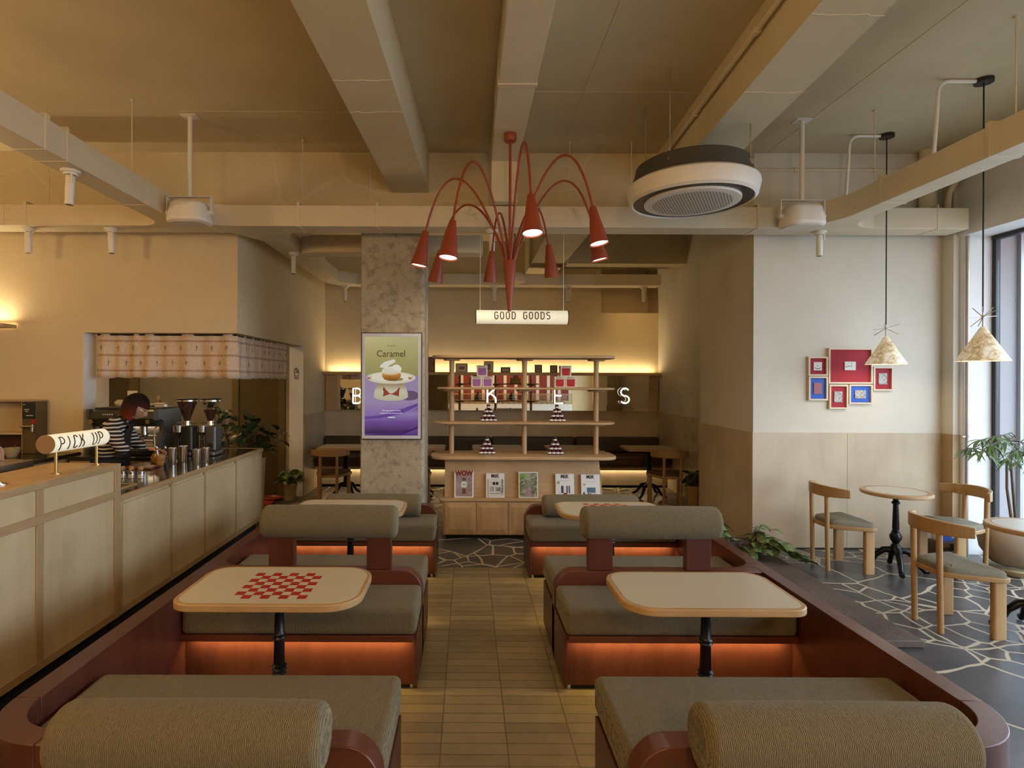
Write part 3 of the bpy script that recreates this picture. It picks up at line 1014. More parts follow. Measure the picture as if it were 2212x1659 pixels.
def sgrad(name, stops, nscale=1.5, amt=.25, axis='Z'):
    k = NT('screen_' + name)
    g = k.n('SeparateXYZ')
    k.l(k.co(kind='Generated'), g.inputs[0])
    f = k.noise(k.co((1, 1, 1)), nscale, 3)
    m = k.math('ADD', g.outputs[axis], k.math('MULTIPLY', k.math('SUBTRACT', f, .5), amt))
    c = k.ramp(m, [(p, lin(h)) for p, h in stops])
    k.col((.02, .02, .02))
    k.l(c, k.b.inputs['Emission Color'])
    k.b.inputs['Emission Strength'].default_value = .82
    k.set(.25)
    return k.m
def sp(fx, fy, d=0):      # fraction of the picture, origin lower left
    return (ix0 + fx * W_, SY + .010 - d * .0006, iz0 + fy * H_)
def shape(name, pts, mat, d):
    return obj(name, MB().poly([sp(a, b, d) for a, b in pts]), mat, scr, smooth=False, recalc=False)
shape('backdrop', [(0, .615), (1, .605), (1, 1), (0, 1)], sgrad('olive_wall', [(0, '8f8a55'), (.5, 'a09b64'), (1, 'b0ad80')], 3, .3), 0)
shape('tablecloth', [(0, 0), (1, 0), (1, .605), (0, .615)], sgrad('violet_cloth', [(0, '4a2a78'), (.25, '7a55a5'), (.55, '9a86ad'), (1, '9280a8')], 5, .18), 0)
shape('cloth_fold', [(0, .02), (.0, .16), (.3, .165), (.7, .21), (1, .285), (1, .10), (.6, .02)], sgrad('violet_fold', [(0, '2c0a45'), (.45, '6a4795'), (.75, '8f7db4'), (1, '5a3a8c')], 6, .15), 1)
shape('cloth_fold', [(0, .0), (.65, 0), (1, .10), (1, .075), (.75, 0), (1, 0), (0, 0)][:4], em('deep_violet', '3a1560'), 2)
shape('cloth_fold', [(0, .165), (.3, .175), (.7, .222), (1, .298), (1, .33), (.7, .27), (.3, .205), (0, .19)], em('violet_shade', '5b3c92'), 2)
def ell(cx, cy, rx, ry, a0=0, a1=360, n=28):
    return _arc(cx, cy, rx, ry, a0, a1, n)[:-1] if a1 - a0 >= 360 else _arc(cx, cy, rx, ry, a0, a1, n)
shape('stand_shadow', ell(.83, .405, .19, .05), em('violet_dark', '5d476b'), 2)
shape('stand_base', [(.17, .40)] + _arc(.49, .395, .32, .045, 185, 355, 14) + [(.81, .40), (.80, .44), (.74, .53), (.70, .555), (.28, .555), (.24, .53), (.18, .44)], sgrad('stoneware', [(0, 'b8b49a'), (.5, 'c6c2aa'), (.8, '9c8a68'), (1, 'a8a48c')], 4, .1), 3)
shape('stand_neck', [(.27, .545), (.72, .545), (.74, .575), (.25, .575)], em('stand_shade', '927866'), 4)
shape('cake_plate', ell(.49, .585, .46, .062), em('plate', 'cfcab2'), 5)
shape('plate_well', ell(.49, .592, .38, .045), em('plate_well', 'dcd8c4'), 6)
for sx in (.09, .86):
    shape('plate_bow', [(sx - .05, .595), (sx, .585), (sx + .05, .605), (sx + .01, .58), (sx + .03, .56), (sx, .575), (sx - .03, .565)], em('bow_red', '9b4a34'), 7)
shape('cake_shadow', ell(.55, .57, .17, .02), em('cake_shadow', '8e7a4e'), 7)
shape('cake_base', [(.32, .60), (.37, .565), (.45, .553), (.58, .555), (.64, .575), (.68, .605), (.67, .63), (.33, .63)], sgrad('pastry', [(0, '6b3a10'), (.5, 'a8681f'), (1, 'c98a3c')], 30, .5), 8)
shape('cream_top', [(.31, .64), (.36, .62), (.47, .61), (.56, .612), (.62, .628), (.67, .63), (.68, .655), (.66, .685), (.60, .705), (.52, .70), (.40, .695), (.33, .67)], sgrad('cream', [(0, 'c8b07a'), (.3, 'd6d0b8'), (1, 'd8d8c8')], 10, .3), 9)
shape('cream_curl', [(.28, .69), (.30, .715), (.37, .745), (.47, .76), (.52, .77), (.57, .765), (.57, .745), (.52, .725), (.46, .712), (.44, .70), (.38, .685), (.31, .685)], em('cream_curl', 'd9d9ca'), 10)
shape('cream_drop', ell(.59, .69, .075, .028), em('cream_drop', 'e2e0d2'), 11)
shape('cream_drop', ell(.645, .675, .045, .022), em('cream_drop', 'e2e0d2'), 12)
shape('red_bow', [(.34, .395), (.48, .42), (.64, .395), (.645, .455), (.66, .475), (.645, .49), (.60, .455), (.52, .425), (.47, .425), (.41, .455), (.35, .495), (.345, .475), (.335, .465), (.355, .445)], em('bow_rust', '8a2f1c'), 6)
M['scr_ink'] = em('ink', '3a1f14', .5)
M['scr_white'] = em('white', 'f0eef5', 1.0)
text('shop_title', 'BAKES', .024, 'scr_ink', scr, sp(.50, .905, 2), space=1.45)
text('cake_title', 'Caramel', .094, 'scr_ink', scr, sp(.49, .825, 2), sx=.92, bold=.0004)
text('caption', 'Sốt Caramel, Kem Lava Caramel,', .0155, 'scr_white', scr, sp(.5, .252, 3), sx=.9)
text('caption', 'Craquelin Giòn, Kẹo Marshmallow Mềm.', .0155, 'scr_white', scr, sp(.5, .225, 4), sx=.9)
text('caption', '36,000VND', .0165, 'scr_white', scr, sp(.5, .183, 4), sx=.9, bold=.0003)
# WC pictogram on the jamb
wc = thing('wc_sign', 'small line drawing sign with a seated figure on the white jamb', 'sign', (xa(640) * JY / 8.3, JY, 1.6))
c = pt(641, 806, JY - .009)
mk = MB()
sc_ = JY / F
for stt in ([(-5, 6), (-5, -1), (4, -1), (4, 6), (-5, 6)], [(-5, -1), (-6, 3 - 8), (-3, -9), (2, -7), (4, -1)], [(-4, -9), (-1, -12), (2, -9)], [(-2, -6), (0, -3), (2, -5)]):
    mk.tube([(c.x + a * sc_, c.y, c.z - b * sc_) for a, b in stt], .0035, 6)
obj('pictogram', mk, 'ink', wc)
text('lettering', 'WC', .045, 'ink', wc, (c.x, c.y, c.z - 11 * sc_), ext=.001)
# ------------------------------------------------------------------ booths
RT = .545
def partition(s, name_label, XI, XO, cx):
    t = thing('booth_partition', name_label, 'partition', ((XI + XO) / 2, 3.6, 0))
    ri, ro = abs(XI - cx), abs(XO - cx)
    if s < 0:
        outer = [(cx + ro * math.cos(math.radians(180 + 90 * i / 12)), 2.06 + ro * math.sin(math.radians(180 + 90 * i / 12))) for i in range(13)]
        inner = [(cx + ri * math.cos(math.radians(180 + 90 * i / 12)), 2.06 + ri * math.sin(math.radians(180 + 90 * i / 12))) for i in range(13)]
    else:
        outer = [(cx + ro * math.cos(math.radians(-90 * i / 12)), 2.06 + ro * math.sin(math.radians(-90 * i / 12))) for i in range(13)]
        inner = [(cx + ri * math.cos(math.radians(-90 * i / 12)), 2.06 + ri * math.sin(math.radians(-90 * i / 12))) for i in range(13)]
    obj('curved_end', MB().prism(outer + inner[::-1], .02, RT), 'redwood', t, bevel=.003)
    x0, x1 = min(XI, XO), max(XI, XO)
    obj('side_board', MB().box(x0, x1, 2.062, 3.60, .02, RT), 'redwood', t, bevel=.002)
    obj('side_board', MB().box(x0, x1, 3.603, 5.33, .02, RT), 'redwood', t, bevel=.002)
    for yy, sg in ((3.531, 1),):
        r = .15
        d = -s
        arcp = [(XI + d * (r - r * math.sin(math.radians(90 * i / 8))), yy + sg * (r - r * math.cos(math.radians(90 * i / 8)))) for i in range(9)]
        obj('corner_fillet', MB().prism([(XI, yy)] + arcp, .30, RT), 'redwood', t)
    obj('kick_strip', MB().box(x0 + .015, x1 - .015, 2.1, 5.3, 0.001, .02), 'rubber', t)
    return t
partition(-1, 'low red wooden partition beside the counter, left side of the booths', -1.54, -1.63, -1.36)
partition(1, 'low red wooden partition beside the flagstone floor, right side of the booths', 1.787, 1.868, 1.607)

def cushion(name, x0, x1, y0, y1, z0, z1, par, r=.066, mat='fabric'):
    w, d, h = x1 - x0, y1 - y0, z1 - z0
    mb = MB()
    nx, ny = 14, 6
    def P(i, j):
        a, b = i / nx, j / ny
        crown = .012 * math.sin(PI * a) ** .5 * math.sin(PI * b) ** .5
        return crown
    mb.prism(rrect(x0, x1, y0, y1, .03, 4), z0, z1)
    return obj(name, mb, mat, par, bevel=r, segs=7)

def rail(par, XA, XW, s, y0, y1, xstart=None):
    """backrest rail, its aisle end rounded in elevation"""
    xs = XW if xstart is None else xstart
    r1, r2 = .12, .14
    d = s                    # from aisle toward the wall
    pts = [(xs, .02), (xs, RT)]
    for i in range(11):
        a = math.radians(90 - 90 * i / 10)
        pts.append((XA + d * (r1 - r1 * math.cos(a) if False else r1 * (1 - math.cos(a))), RT - r2 + r2 * math.sin(a)))
    pts.append((XA, .02))
    # aisle end rises from XA to the flat top
    pts = [(xs, .02), (xs, RT), (XA + d * r1, RT)] + [(XA + d * r1 * (1 - math.sin(math.radians(9 * i))), RT - r2 * (1 - math.cos(math.radians(9 * i)))) for i in range(1, 11)] + [(XA, .02)]
    return obj('back_rail', MB().prism(pts, y0, y1, 'y'), 'redwoodx', par, bevel=.004)

def roll(par, x0, x1, yc, zc, r=.098):
    L = x1 - x0
    prof = [(0, 0), (r - .05, 0)] + [(r - .035 + .035 * math.sin(math.radians(15 * i)) - .0, .035 - .035 * math.cos(math.radians(15 * i))) for i in range(0, 7)]
    prof += [(r + .002, L * .3), (r + .003, L * .5), (r + .002, L * .7)]
    prof += [(r - .035 + .035 * math.cos(math.radians(15 * i)), L - .035 + .035 * math.sin(math.radians(15 * i))) for i in range(0, 7)] + [(r - .05, L), (0, L)]
    R = Matrix.Rotation(PI / 2, 3, 'Y')
    return obj('back_roll', MB().lathe(prof, (x0, yc, zc), 40, R), 'fabric', par, ang=60)

def base(par, XA, XW, y0, y1, fronts):
    x0, x1 = min(XA, XW), max(XA, XW)
    s = 1 if XA < XW else -1
    a, b = (XA + .02, XW) if s > 0 else (XW, XA - .02)
    obj('base_box', MB().box(a, b, y0, y1, .03, .285), 'redwood', par)
    obj('end_panel', MB().box(min(XA, XA + s * .02), max(XA, XA + s * .02), y0 - (.03 if -1 in fronts else 0), y1 + (.03 if 1 in fronts else 0), .03, .322), 'redwood', par, bevel=.002)
    obj('seat_board', MB().box(a, b, y0 - (.06 if -1 in fronts else 0), y1 + (.06 if 1 in fronts else 0), .2855, .321), 'redwoodx', par, bevel=.002)
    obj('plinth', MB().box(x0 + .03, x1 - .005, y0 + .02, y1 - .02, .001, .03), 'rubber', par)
    for f in fronts:
        yy = y0 - .006 if f < 0 else y1 + .006
        obj('led_strip', MB().box(a + .03, b - .03, yy - .005, yy + .005, .277, .285), 'ledorange', par)
        obj('foot', MB().cyl((XA + s * .035, yy + f * -.03, .001), (XA + s * .035, yy + f * -.03, .03), .012, n=8), 'steel', par)

LED_FACES = []
def double_bench(s, XA, XW, rx0, rx1, posts, label):
    t = thing('booth_bench', label, 'bench', ((XA + XW) / 2, 3.49, 0), group='double booth benches')
    base(t, XA, XW, 3.12, 3.90, (-1, 1))
    x0, x1 = min(XA, XW), max(XA, XW)
    cushion('seat_cushion', x0 + .004, x1 - .004, 3.055, 3.438, .322, .468, t)
    cushion('seat_cushion', x0 + .004, x1 - .004, 3.534, 4.02, .322, .468, t)
    rail(t, XA - s * .0, XW, s, 3.44, 3.53)
    for a, b in posts:
        obj('back_post', MB().box(a, b, 3.455, 3.515, RT + .0005, .84), 'redwood', t, bevel=.003)
    roll(t, rx0, rx1, 3.485, .83)
    LED_FACES.append((x0 + .05, x1 - .05, 3.078, -1))
    LED_FACES.append((x0 + .05, x1 - .05, 3.942, 1))
    return t
double_bench(-1, -.267, -1.5395, -1.245, -.424, ((-1.203, -1.05), (-.608, -.46)), 'double sided booth bench with raised roll on posts, left of the tiled aisle')
double_bench(1, .53, 1.7865, .70, 1.540, ((.737, .886), (1.333, 1.482)), 'double sided booth bench with raised roll on posts, right of the tiled aisle')

def near_bench(s, XA, XW, rx0, rx1, cx, label):
    t = thing('booth_bench', label, 'bench', ((XA + XW) / 2, 2.05, 0), group='end booth benches nearest the viewer')
    base(t, XA, XW, 1.885, 2.31, (1,))
    x0, x1 = min(XA, XW), max(XA, XW)
    cushion('seat_cushion', x0 + .004, x1 - .012, 1.886, 2.395, .322, .465, t) if s > 0 else cushion('seat_cushion', x0 + .012, x1 - .004, 1.886, 2.395, .322, .465, t)
    rail(t, XA, XW, s, 1.79, 1.88, cx - s * .001)
    a, b = rx0 + .12, rx1 - .12
    for q in (a, b):
        obj('back_bracket', MB().box(q - .07, q + .07, 1.70, 1.789, .46, .60), 'redwood', t, bevel=.003)
    roll(t, rx0, rx1, 1.685, .638, .1)
    LED_FACES.append((x0 + .05, x1 - .05, 2.352, 1))
    return t
near_bench(-1, -.267, -1.5395, -1.205, -.412, -1.36, 'left foreground booth bench with its back roll toward the viewer')
near_bench(1, .53, 1.7865, .682, 1.468, 1.607, 'right foreground booth bench with its back roll toward the viewer')

def far_bench(s, XA, XW, rx0, rx1, label):
    t = thing('booth_bench', label, 'bench', ((XA + XW) / 2, 5.05, 0), group='end booth benches farthest away')
    base(t, XA, XW, 4.88, 5.235, (-1,))
    x0, x1 = min(XA, XW), max(XA, XW)
    cushion('seat_cushion', x0 + .004, x1 - .004, 4.815, 5.236, .322, .468, t)
    rail(t, XA, XW, s, 5.24, 5.33)
    roll(t, rx0, rx1, 5.135, .568)
    LED_FACES.append((x0 + .05, x1 - .05, 4.838, -1))
    return t
far_bench(-1, -.267, -1.5395, -1.263, -.418, 'farthest booth bench on the left, in front of the concrete column')
far_bench(1, .53, 1.7865, .679, 1.537, 'farthest booth bench on the right, in front of the magazine shelf')

# ------------------------------------------------------------------ booth tables
def booth_table(x0, x1, y0, y1, radii, board, label, px):
    zt = .72
    t = thing('booth_table', label, 'table', (px, (y0 + y1) / 2, 0.001), group='oak edged booth tables')
    e = .022
    obj('table_edge', MB().prism(rrect(x0, x1, y0, y1, radii, 8), zt - .034, zt - .001), 'edge', t, bevel=.005)
    obj('table_top', MB().prism(rrect(x0 + e, x1 - e, y0 + e, y1 - e, [max(.01, r - e) for r in radii], 8), zt - .004, zt), 'laminate', t)
    yc = (y0 + y1) / 2
    prof = [(.0, .03), (.05, .03), (.042, .05), (.03, .07), (.028, .29), (.036, .297), (.030, .305), (.038, .315), (.030, .325), (.036, .332), (.026, .342), (.024, .455), (.032, .463), (.027, .472), (.031, .48), (.023, .49), (.021, .64), (.03, .66), (.03, .685), (0, .685)]
    obj('pedestal', MB().lathe(prof, (px, yc, 0.001), 20), 'black', t)
    obj('top_plate', MB().box(px - .15, px + .15, yc - .12, yc + .12, .676, .686), 'black', t)
    for a in range(4):
        an = PI / 4 + a * PI / 2
        c, s_ = math.cos(an), math.sin(an)
        obj('foot', MB().tube([(px + c * .03, yc + s_ * .03, .10), (px + c * .12, yc + s_ * .12, .06), (px + c * .20, yc + s_ * .20, .019)], [.02, .018, .016], 8), 'black', t)
    if board:
        cx, cy, w = board
        mb = MB()
        q = w / 8
        for r in range(8):
            for k in range(8):
                if (r + k) % 2 == 0:
                    X, Y = cx - w / 2 + k * q, cy + w / 2 - (r + 1) * q
                    mb.box(X, X + q, Y, Y + q, zt - .0005, zt + .0006)
        obj('checkerboard', mb, 'redsq', t, smooth=False)
    return t
booth_table(-1.31, -.475, 2.465, 2.98, [.10, .15, .15, .11], (-.885, 2.705, .335), 'near left booth table with a red and cream checkerboard printed on top', -.895)
booth_table(.690, 1.490, 2.435, 2.925, [.14, .08, .10, .12], None, 'near right booth table with a plain cream top', 1.125)
booth_table(-1.32, -.475, 4.12, 4.64, [.10, .14, .14, .10], None, 'far left booth table with plain cream top', -.895)
booth_table(.690, 1.490, 4.10, 4.60, [.14, .10, .10, .12], (1.085, 4.35, .335), 'far right booth table with a checkerboard half hidden by a bench roll', 1.10)

# ------------------------------------------------------------------ service counter, low run and high pick-up run
CX, ZCN = -2.29, .92
lo = thing('service_counter', 'low birch panelled service counter with dark worktop, end nearest the alcove', 'counter', (-2.65, 5.1, 0))
obj('carcass', MB().box(-3.0, CX - .02, 3.765, 6.36, .13, .885), 'birch', lo)
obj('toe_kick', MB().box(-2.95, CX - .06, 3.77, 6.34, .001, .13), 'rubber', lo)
ys = [3.765]
for u in (373, 445, 512, 566):
    ys.append(F * 2.29 / (PU - u))
for i in range(4):
    obj('panel', MB().box(CX - .02, CX - .008, ys[i] + .028, ys[i + 1] - .012, .175, .86), 'birch', lo)
stl = MB()
for y in ys[1:]:
    obj('stile', MB().box(CX - .02, CX, y - .014, y + .014, .13, .885), 'birchtrimz', lo, bevel=.002)
obj('stile', MB().box(CX - .02, CX, 3.767, 3.795, .13, .885), 'birchtrimz', lo, bevel=.002)
obj('bottom_rail', MB().box(CX - .02, CX - .001, 3.796, 6.36, .13, .177), 'birchtrim', lo, bevel=.002)
obj('top_trim', MB().box(CX - .022, CX + .002, 3.767, 6.385, .886, .924), 'birchtrim', lo, bevel=.002).data
obj('end_trim', MB().box(-3.0, CX - .023, 6.362, 6.385, .13, .924), 'birchtrimz', lo, bevel=.002)
obj('worktop', MB().box(-3.02, CX - .0225, 3.767, 6.361, .886, ZCN), 'darkstone', lo)
tray = MB().box(-2.98, -2.42, 3.80, 3.82, .9205, .93).box(-2.98, -2.42, 4.16, 4.18, .9205, .93).box(-2.44, -2.42, 3.82, 4.16, .9205, .93)
dt = thing('drip_tray', 'dark metal tray set on the low counter beside the pick-up counter', 'tray', (-2.7, 4.0, .92))
obj('rim', tray, 'birchtrim', dt)
obj('plate', MB().box(-2.98, -2.44, 3.821, 4.159, .9205, .926), 'darkstone', dt)
hi = thing('pickup_counter', 'high birch panelled pick-up counter carrying the cylinder sign', 'counter', (-2.5, 2.9, 0))
HY0, HY1, HZ = 1.55, 3.762, 1.14
obj('carcass', MB().box(-2.72, CX - .02, HY0, HY1 - .02, .13, 1.10), 'birch', hi)
obj('toe_kick', MB().box(-2.68, CX - .06, HY0, HY1 - .03, .001, .13), 'rubber', hi)
for z0, z1 in ((.175, .915), (.962, 1.10)):
    for y0, y1 in ((1.66, 2.30), (2.355, 3.03), (3.085, 3.70)):
        obj('panel', MB().box(CX - .02, CX - .007, y0, y1, z0, z1), 'birch', hi)
for y in (1.63, 2.327, 3.057):
    obj('stile', MB().box(CX - .02, CX, y - .026, y + .026, .13, .915), 'birchtrimz', hi, bevel=.002)
    obj('stile', MB().box(CX - .02, CX, y - .026, y + .026, .962, 1.10), 'birchtrimz', hi, bevel=.002)
obj('corner_post', MB().box(-2.36, CX + .003, 3.70, HY1, .13, 1.138), 'birchtrimz', hi, bevel=.002)
obj('middle_rail', MB().box(CX - .02, CX + .001, HY0, 3.699, .915, .962), 'birchtrim', hi, bevel=.002)
obj('bottom_rail', MB().box(CX - .02, CX + .001, HY0, 3.699, .13, .177), 'birchtrim', hi, bevel=.002)
obj('countertop', MB().box(-2.74, CX + .002, HY0, 3.699, 1.10, HZ), 'birchtrim', hi, bevel=.003)
obj('end_cap', MB().box(-2.74, -2.361, 3.70, HY1, .13, HZ), 'birchtrim', hi, bevel=.003)
obj('inlay', MB().box(-2.70, -2.36, 2.6, 3.68, HZ, HZ + .0015), wood('honey_top', (.40, .24, .10), (.50, .32, .15), 'y', 1, .2), hi)
# call bell on the pick-up counter
bl = thing('call_bell', 'small silver call bell lying on the pick-up counter near the left edge', 'bell', (-2.45, 2.98, HZ))
obj('dome', MB().lathe([(.024, 0.002), (.023, .008), (.016, .014), (0, .016)], (-2.45, 2.98, HZ), 16), 'steel', bl)
obj('ring', MB().tube(arc2(0, 0, .04, 0, 345, 20) and [(-2.45 + .04 * math.cos(a * PI / 10), 2.98 + .04 * math.sin(a * PI / 10), HZ + .004) for a in range(20)], .003, 6, closed=True), 'steel', bl)

# PICK UP cylinder sign
ps = thing('pickup_sign', 'glowing linen cylinder sign reading PICK UP on two brass legs', 'sign', (-2.41, 3.53, HZ))
pa, pb, rr = Vector((-2.405, 3.25, 1.32)), Vector((-2.405, 3.745, 1.315)), .053
obj('cylinder', MB().cyl(pa, pb, rr, n=40), 'sign', ps, ang=50)
obj('end_disc', MB().cyl(pa - Vector((0, .006, 0)), pa - Vector((0, .0005, 0)), rr + .001, n=40), plain('brown_disc', (.30, .19, .10), .5), ps)
obj('end_disc', MB().cyl(pb + Vector((0, .0005, 0)), pb + Vector((0, .006, 0)), rr + .001, n=40), plain('brown_disc2', (.30, .19, .10), .5), ps)
for y in (3.33, 3.695):
    obj('leg', MB().cyl((-2.405, y, HZ + .001), (-2.405, y, 1.27), .009, n=12).cyl((-2.405, y, HZ), (-2.405, y, HZ + .006), .026, n=16), 'brass', ps)
def onsign(x, y):
    a = y / rr
    return Vector((-2.405 + (rr + .0012) * math.cos(a), 3.485 + x, 1.318 + (rr + .0012) * math.sin(a)))
obj('lettering', strokes(MB(), 'PICK UP', onsign, .080, .058, .0036), 'darkbrown_text', ps)

# GOOD GOODS hanging cylinder sign
gs = thing('hanging_sign', 'glowing linen cylinder sign reading GOOD GOODS hung on two wires', 'sign', (.55, 6.15, 2.29))
GY = 6.15
ga, gb = pt(1029, 684.5, GY), pt(1225, 686, GY)
gr = .074
obj('cylinder', MB().cyl(ga, gb, gr, n=40), 'sign', gs, ang=50)
for p, d in ((ga, -1), (gb, 1)):
    obj('end_disc', MB().cyl(p + Vector((d * .0005, 0, 0)), p + Vector((d * .008, 0, 0)), gr + .001, n=40), 'black', gs)
for u in (1037, 1217):
    q = pt(u, 660, GY)
    obj('wire', MB().cyl((q.x, GY, ga.z + gr - .01), (q.x, GY, 3.40), .004, n=6), 'white', gs)
gc = (ga + gb) / 2
def onsign2(x, y):
    a = (y + .012) / gr
    return Vector((gc.x + x, GY - (gr + .0015) * math.cos(a), gc.z + (gr + .0015) * math.sin(a)))
obj('lettering', strokes(MB(), 'GOOD GOODS', onsign2, .076, .0617, .0056), 'darkbrown_text', gs)
# ------------------------------------------------------------------ display shelf with magazines
ds = thing('display_shelf', 'oak display shelf with magazine ledge and four open tiers in the middle of the room', 'shelf', (.61, 6.3, 0))
SX0, SX1, SYF = -.256, 1.475, 6.06
obj('plinth', MB().box(SX0 + .03, SX1 - .03, SYF + .05, 6.52, .001, .045), 'rubber', ds)
obj('cabinet_body', MB().box(SX0, SX1, SYF + .012, 6.55, .045, .405), 'oak', ds, bevel=.002)
obj('magazine_ledge', MB().box(SX0 - .012, SX1 + .012, SYF - .012, 6.56, .4055, .437), 'oak', ds, bevel=.003)
dw = (SX1 - SX0 - .03) / 5
for i in range(5):
    a, b = SX0 + .015 + i * dw + .003, SX0 + .015 + (i + 1) * dw - .003
    d = MB().box(a, b, SYF, SYF + .0115, .05, .395)
    # raised frame with bevelled field
    dd = obj('door', d, 'oakz', ds, bevel=.002)
    fm = .055
    f = MB()
    f.add([(a, SYF - .0005, .05), (b, SYF - .0005, .05), (b, SYF - .0005, .395), (a, SYF - .0005, .395), (a + fm, SYF - .010, .05 + fm), (b - fm, SYF - .010, .05 + fm), (b - fm, SYF - .010, .395 - fm), (a + fm, SYF - .010, .395 - fm)],
          [(0, 1, 5, 4), (1, 2, 6, 5), (2, 3, 7, 6), (3, 0, 4, 7), (4, 5, 6, 7), (3, 2, 1, 0)])
    obj('raised_field', f, 'oakz', dd, smooth=False)
# sloping magazine back
obj('magazine_back', MB().hexa([(SX0 + .015, SYF + .07, .438), (SX1 - .015, SYF + .07, .438), (SX1 - .015, SYF + .42, .438), (SX0 + .015, SYF + .42, .438),
                                (SX0 + .015, SYF + .13, .853), (SX1 - .045, SYF + .13, .853), (SX1 - .045, SYF + .42, .853), (SX0 + .015, SYF + .42, .853)]), 'oak', ds)
def plank(x0, x1, y0, y1, r):
    return rrect(x0, x1, y0, y1, r, 8)
tiers = [(.854, .889, -.39, 1.60, 5.98, 6.52), (1.222, 1.245, -.37, 1.60, 6.05, 6.45), (1.594, 1.617, -.33, 1.60, 6.05, 6.45), (1.930, 1.962, -.385, 1.595, 6.03, 6.47)]
for k, (z0, z1, x0, x1, y0, y1) in enumerate(tiers):
    obj('shelf_board', MB().prism(plank(x0, x1, y0, y1, .16), z0, z1), 'oak', ds, bevel=.008)
PX = (-.173, .625, 1.412)
for i in range(3):
    z0, z1 = tiers[i][1], tiers[i + 1][0]
    for x in PX:
        obj('post', MB().cyl((x, 6.25, z0), (x, 6.25, z1 - .022), .028, n=18), 'oakz', ds)
        obj('bracket', MB().prism(rrect(x - .09, x + .09, 6.17, 6.33, .05, 5), z1 - .0215, z1 - .0005), 'oak', ds, bevel=.008)

# magazines: page block tilted against the sloping back
def magazine(u0, u1, v0, v1, label, draw):
    y0 = SYF + .035
    p0, p1 = pt(u0, v1, y0), pt(u1, v0, y0)
    w = p1.x - p0.x
    h = (p1.z - p0.z) * 1.005
    sl = .06 / .415
    t = thing('magazine', label, 'magazine', (p0.x + w / 2, y0, .4375))
    up = Vector((0, sl, 1)).normalized()
    nr = Vector((0, -1, sl)).normalized()
    o = Vector((p0.x, y0, .4378))
    def Q(fx, fy, d=0):
        return o + Vector((w * fx, 0, 0)) + up * (h * fy) + nr * d
    def slab(a0, b0, a1, b1, d0, d1):
        return MB().hexa([Q(a0, b0, d0), Q(a1, b0, d0), Q(a1, b0, d1), Q(a0, b0, d1), Q(a0, b1, d0), Q(a1, b1, d0), Q(a1, b1, d1), Q(a0, b1, d1)])
    obj('pages', slab(0, 0, 1, 1, -.012, 0), 'paper', t, smooth=False)
    def art(name, a0, b0, a1, b1, mat, k=1):
        return obj(name, slab(a0, b0, a1, b1, .0001 * k, .0004 * k + .0003), mat, t, smooth=False)
    def blob(name, pts, mat, k=2):
        return obj(name, MB().poly([Q(a, b, .0004 * k + .0006) for a, b in pts]), mat, t, smooth=False, recalc=False)
    def ttl(name, s, fx, fy, size, mat, sx=1, bold=0, k=3):
        return text(name, s, size, mat, t, Q(fx, fy, .0004 * k + .001), (1, 0, 0), up, .0004, sx=sx, bold=bold)
    draw(art, blob, ttl)
    return t
M['red_title'] = plain('dark_red_print', (.20, .008, .012), .5)
M['green_title'] = plain('lime_print', (.20, .55, .03), .5)
M['slate'] = plain('slate_blue_print', (.07, .15, .22), .5)
M['navy'] = plain('navy_print', (.04, .05, .10), .5)
M['greyprint'] = plain('grey_print', (.35, .34, .32), .5)
M['ochre'] = plain('ochre_print', (.42, .28, .12), .5)
def m_wow(art, blob, ttl):
    art('cover_picture', .08, .04, .92, .97, 'cover_mauve')
    ttl('title', 'WOW', .5, .90, .075, 'red_title', .86, .004)
    art('watch_strap', .41, .13, .59, .74, 'framedark', 2)
    blob('watch_case', [(.36, .34), (.64, .34), (.70, .48), (.64, .63), (.36, .63), (.30, .48)], 'greyprint', 3)
    blob('watch_face', [(.39, .38), (.61, .38), (.65, .48), (.61, .59), (.39, .59), (.35, .48)], 'paper', 4)
    art('watch_hands', .40, .48, .60, .50, 'ink', 8)
def m_milk1(art, blob, ttl):
    ttl('title', 'MilK', .5, .885, .058, 'ink', .8, .0007)
    art('cover_picture', .07, .03, .95, .77, 'photo_white')
    art('window_frame', .08, .03, .13, .75, 'greyprint', 2)
    art('window_frame', .83, .10, .94, .75, 'cover_room', 2)
    art('framed_print', .36, .52, .50, .64, 'ink', 2)
    art('framed_print', .53, .52, .67, .64, 'ink', 2)
    art('sofa', .20, .16, .80, .44, 'cover_room', 2)
    art('table', .22, .20, .78, .25, 'paper', 3)
    art('figure', .42, .26, .52, .46, 'photo_white', 3)
def m_green(art, blob, ttl):
    art('cover_picture', .05, .03, .95, .96, 'cover_garden')
    blob('figure', [(.3, .04), (.72, .04), (.62, .36), (.50, .55), (.40, .30)], 'cover_mauve', 2)
    blob('sky_patch', [(.30, .70), (.62, .66), (.60, .95), (.30, .95)], 'greyprint', 2)
    ttl('title', 'MO', .30, .83, .070, 'green_title', .8, .001)
def m_milk15(art, blob, ttl):
    ttl('title', 'MilK', .5, .885, .058, 'ink', .8, .0007)
    art('subtitle_rule', .20, .715, .85, .725, 'greyprint')
    ttl('issue_number', '15', .14, .63, .034, 'red_title', .9, .001)
    for x in (.30, .36, .58, .70):
        art('figure', x, .20, x + .07, .50, 'navy', 2)
    art('red_chest', .42, .06, .62, .20, 'red_title', 3)
    art('shelf_line', .12, .20, .9, .21, 'greyprint', 1)
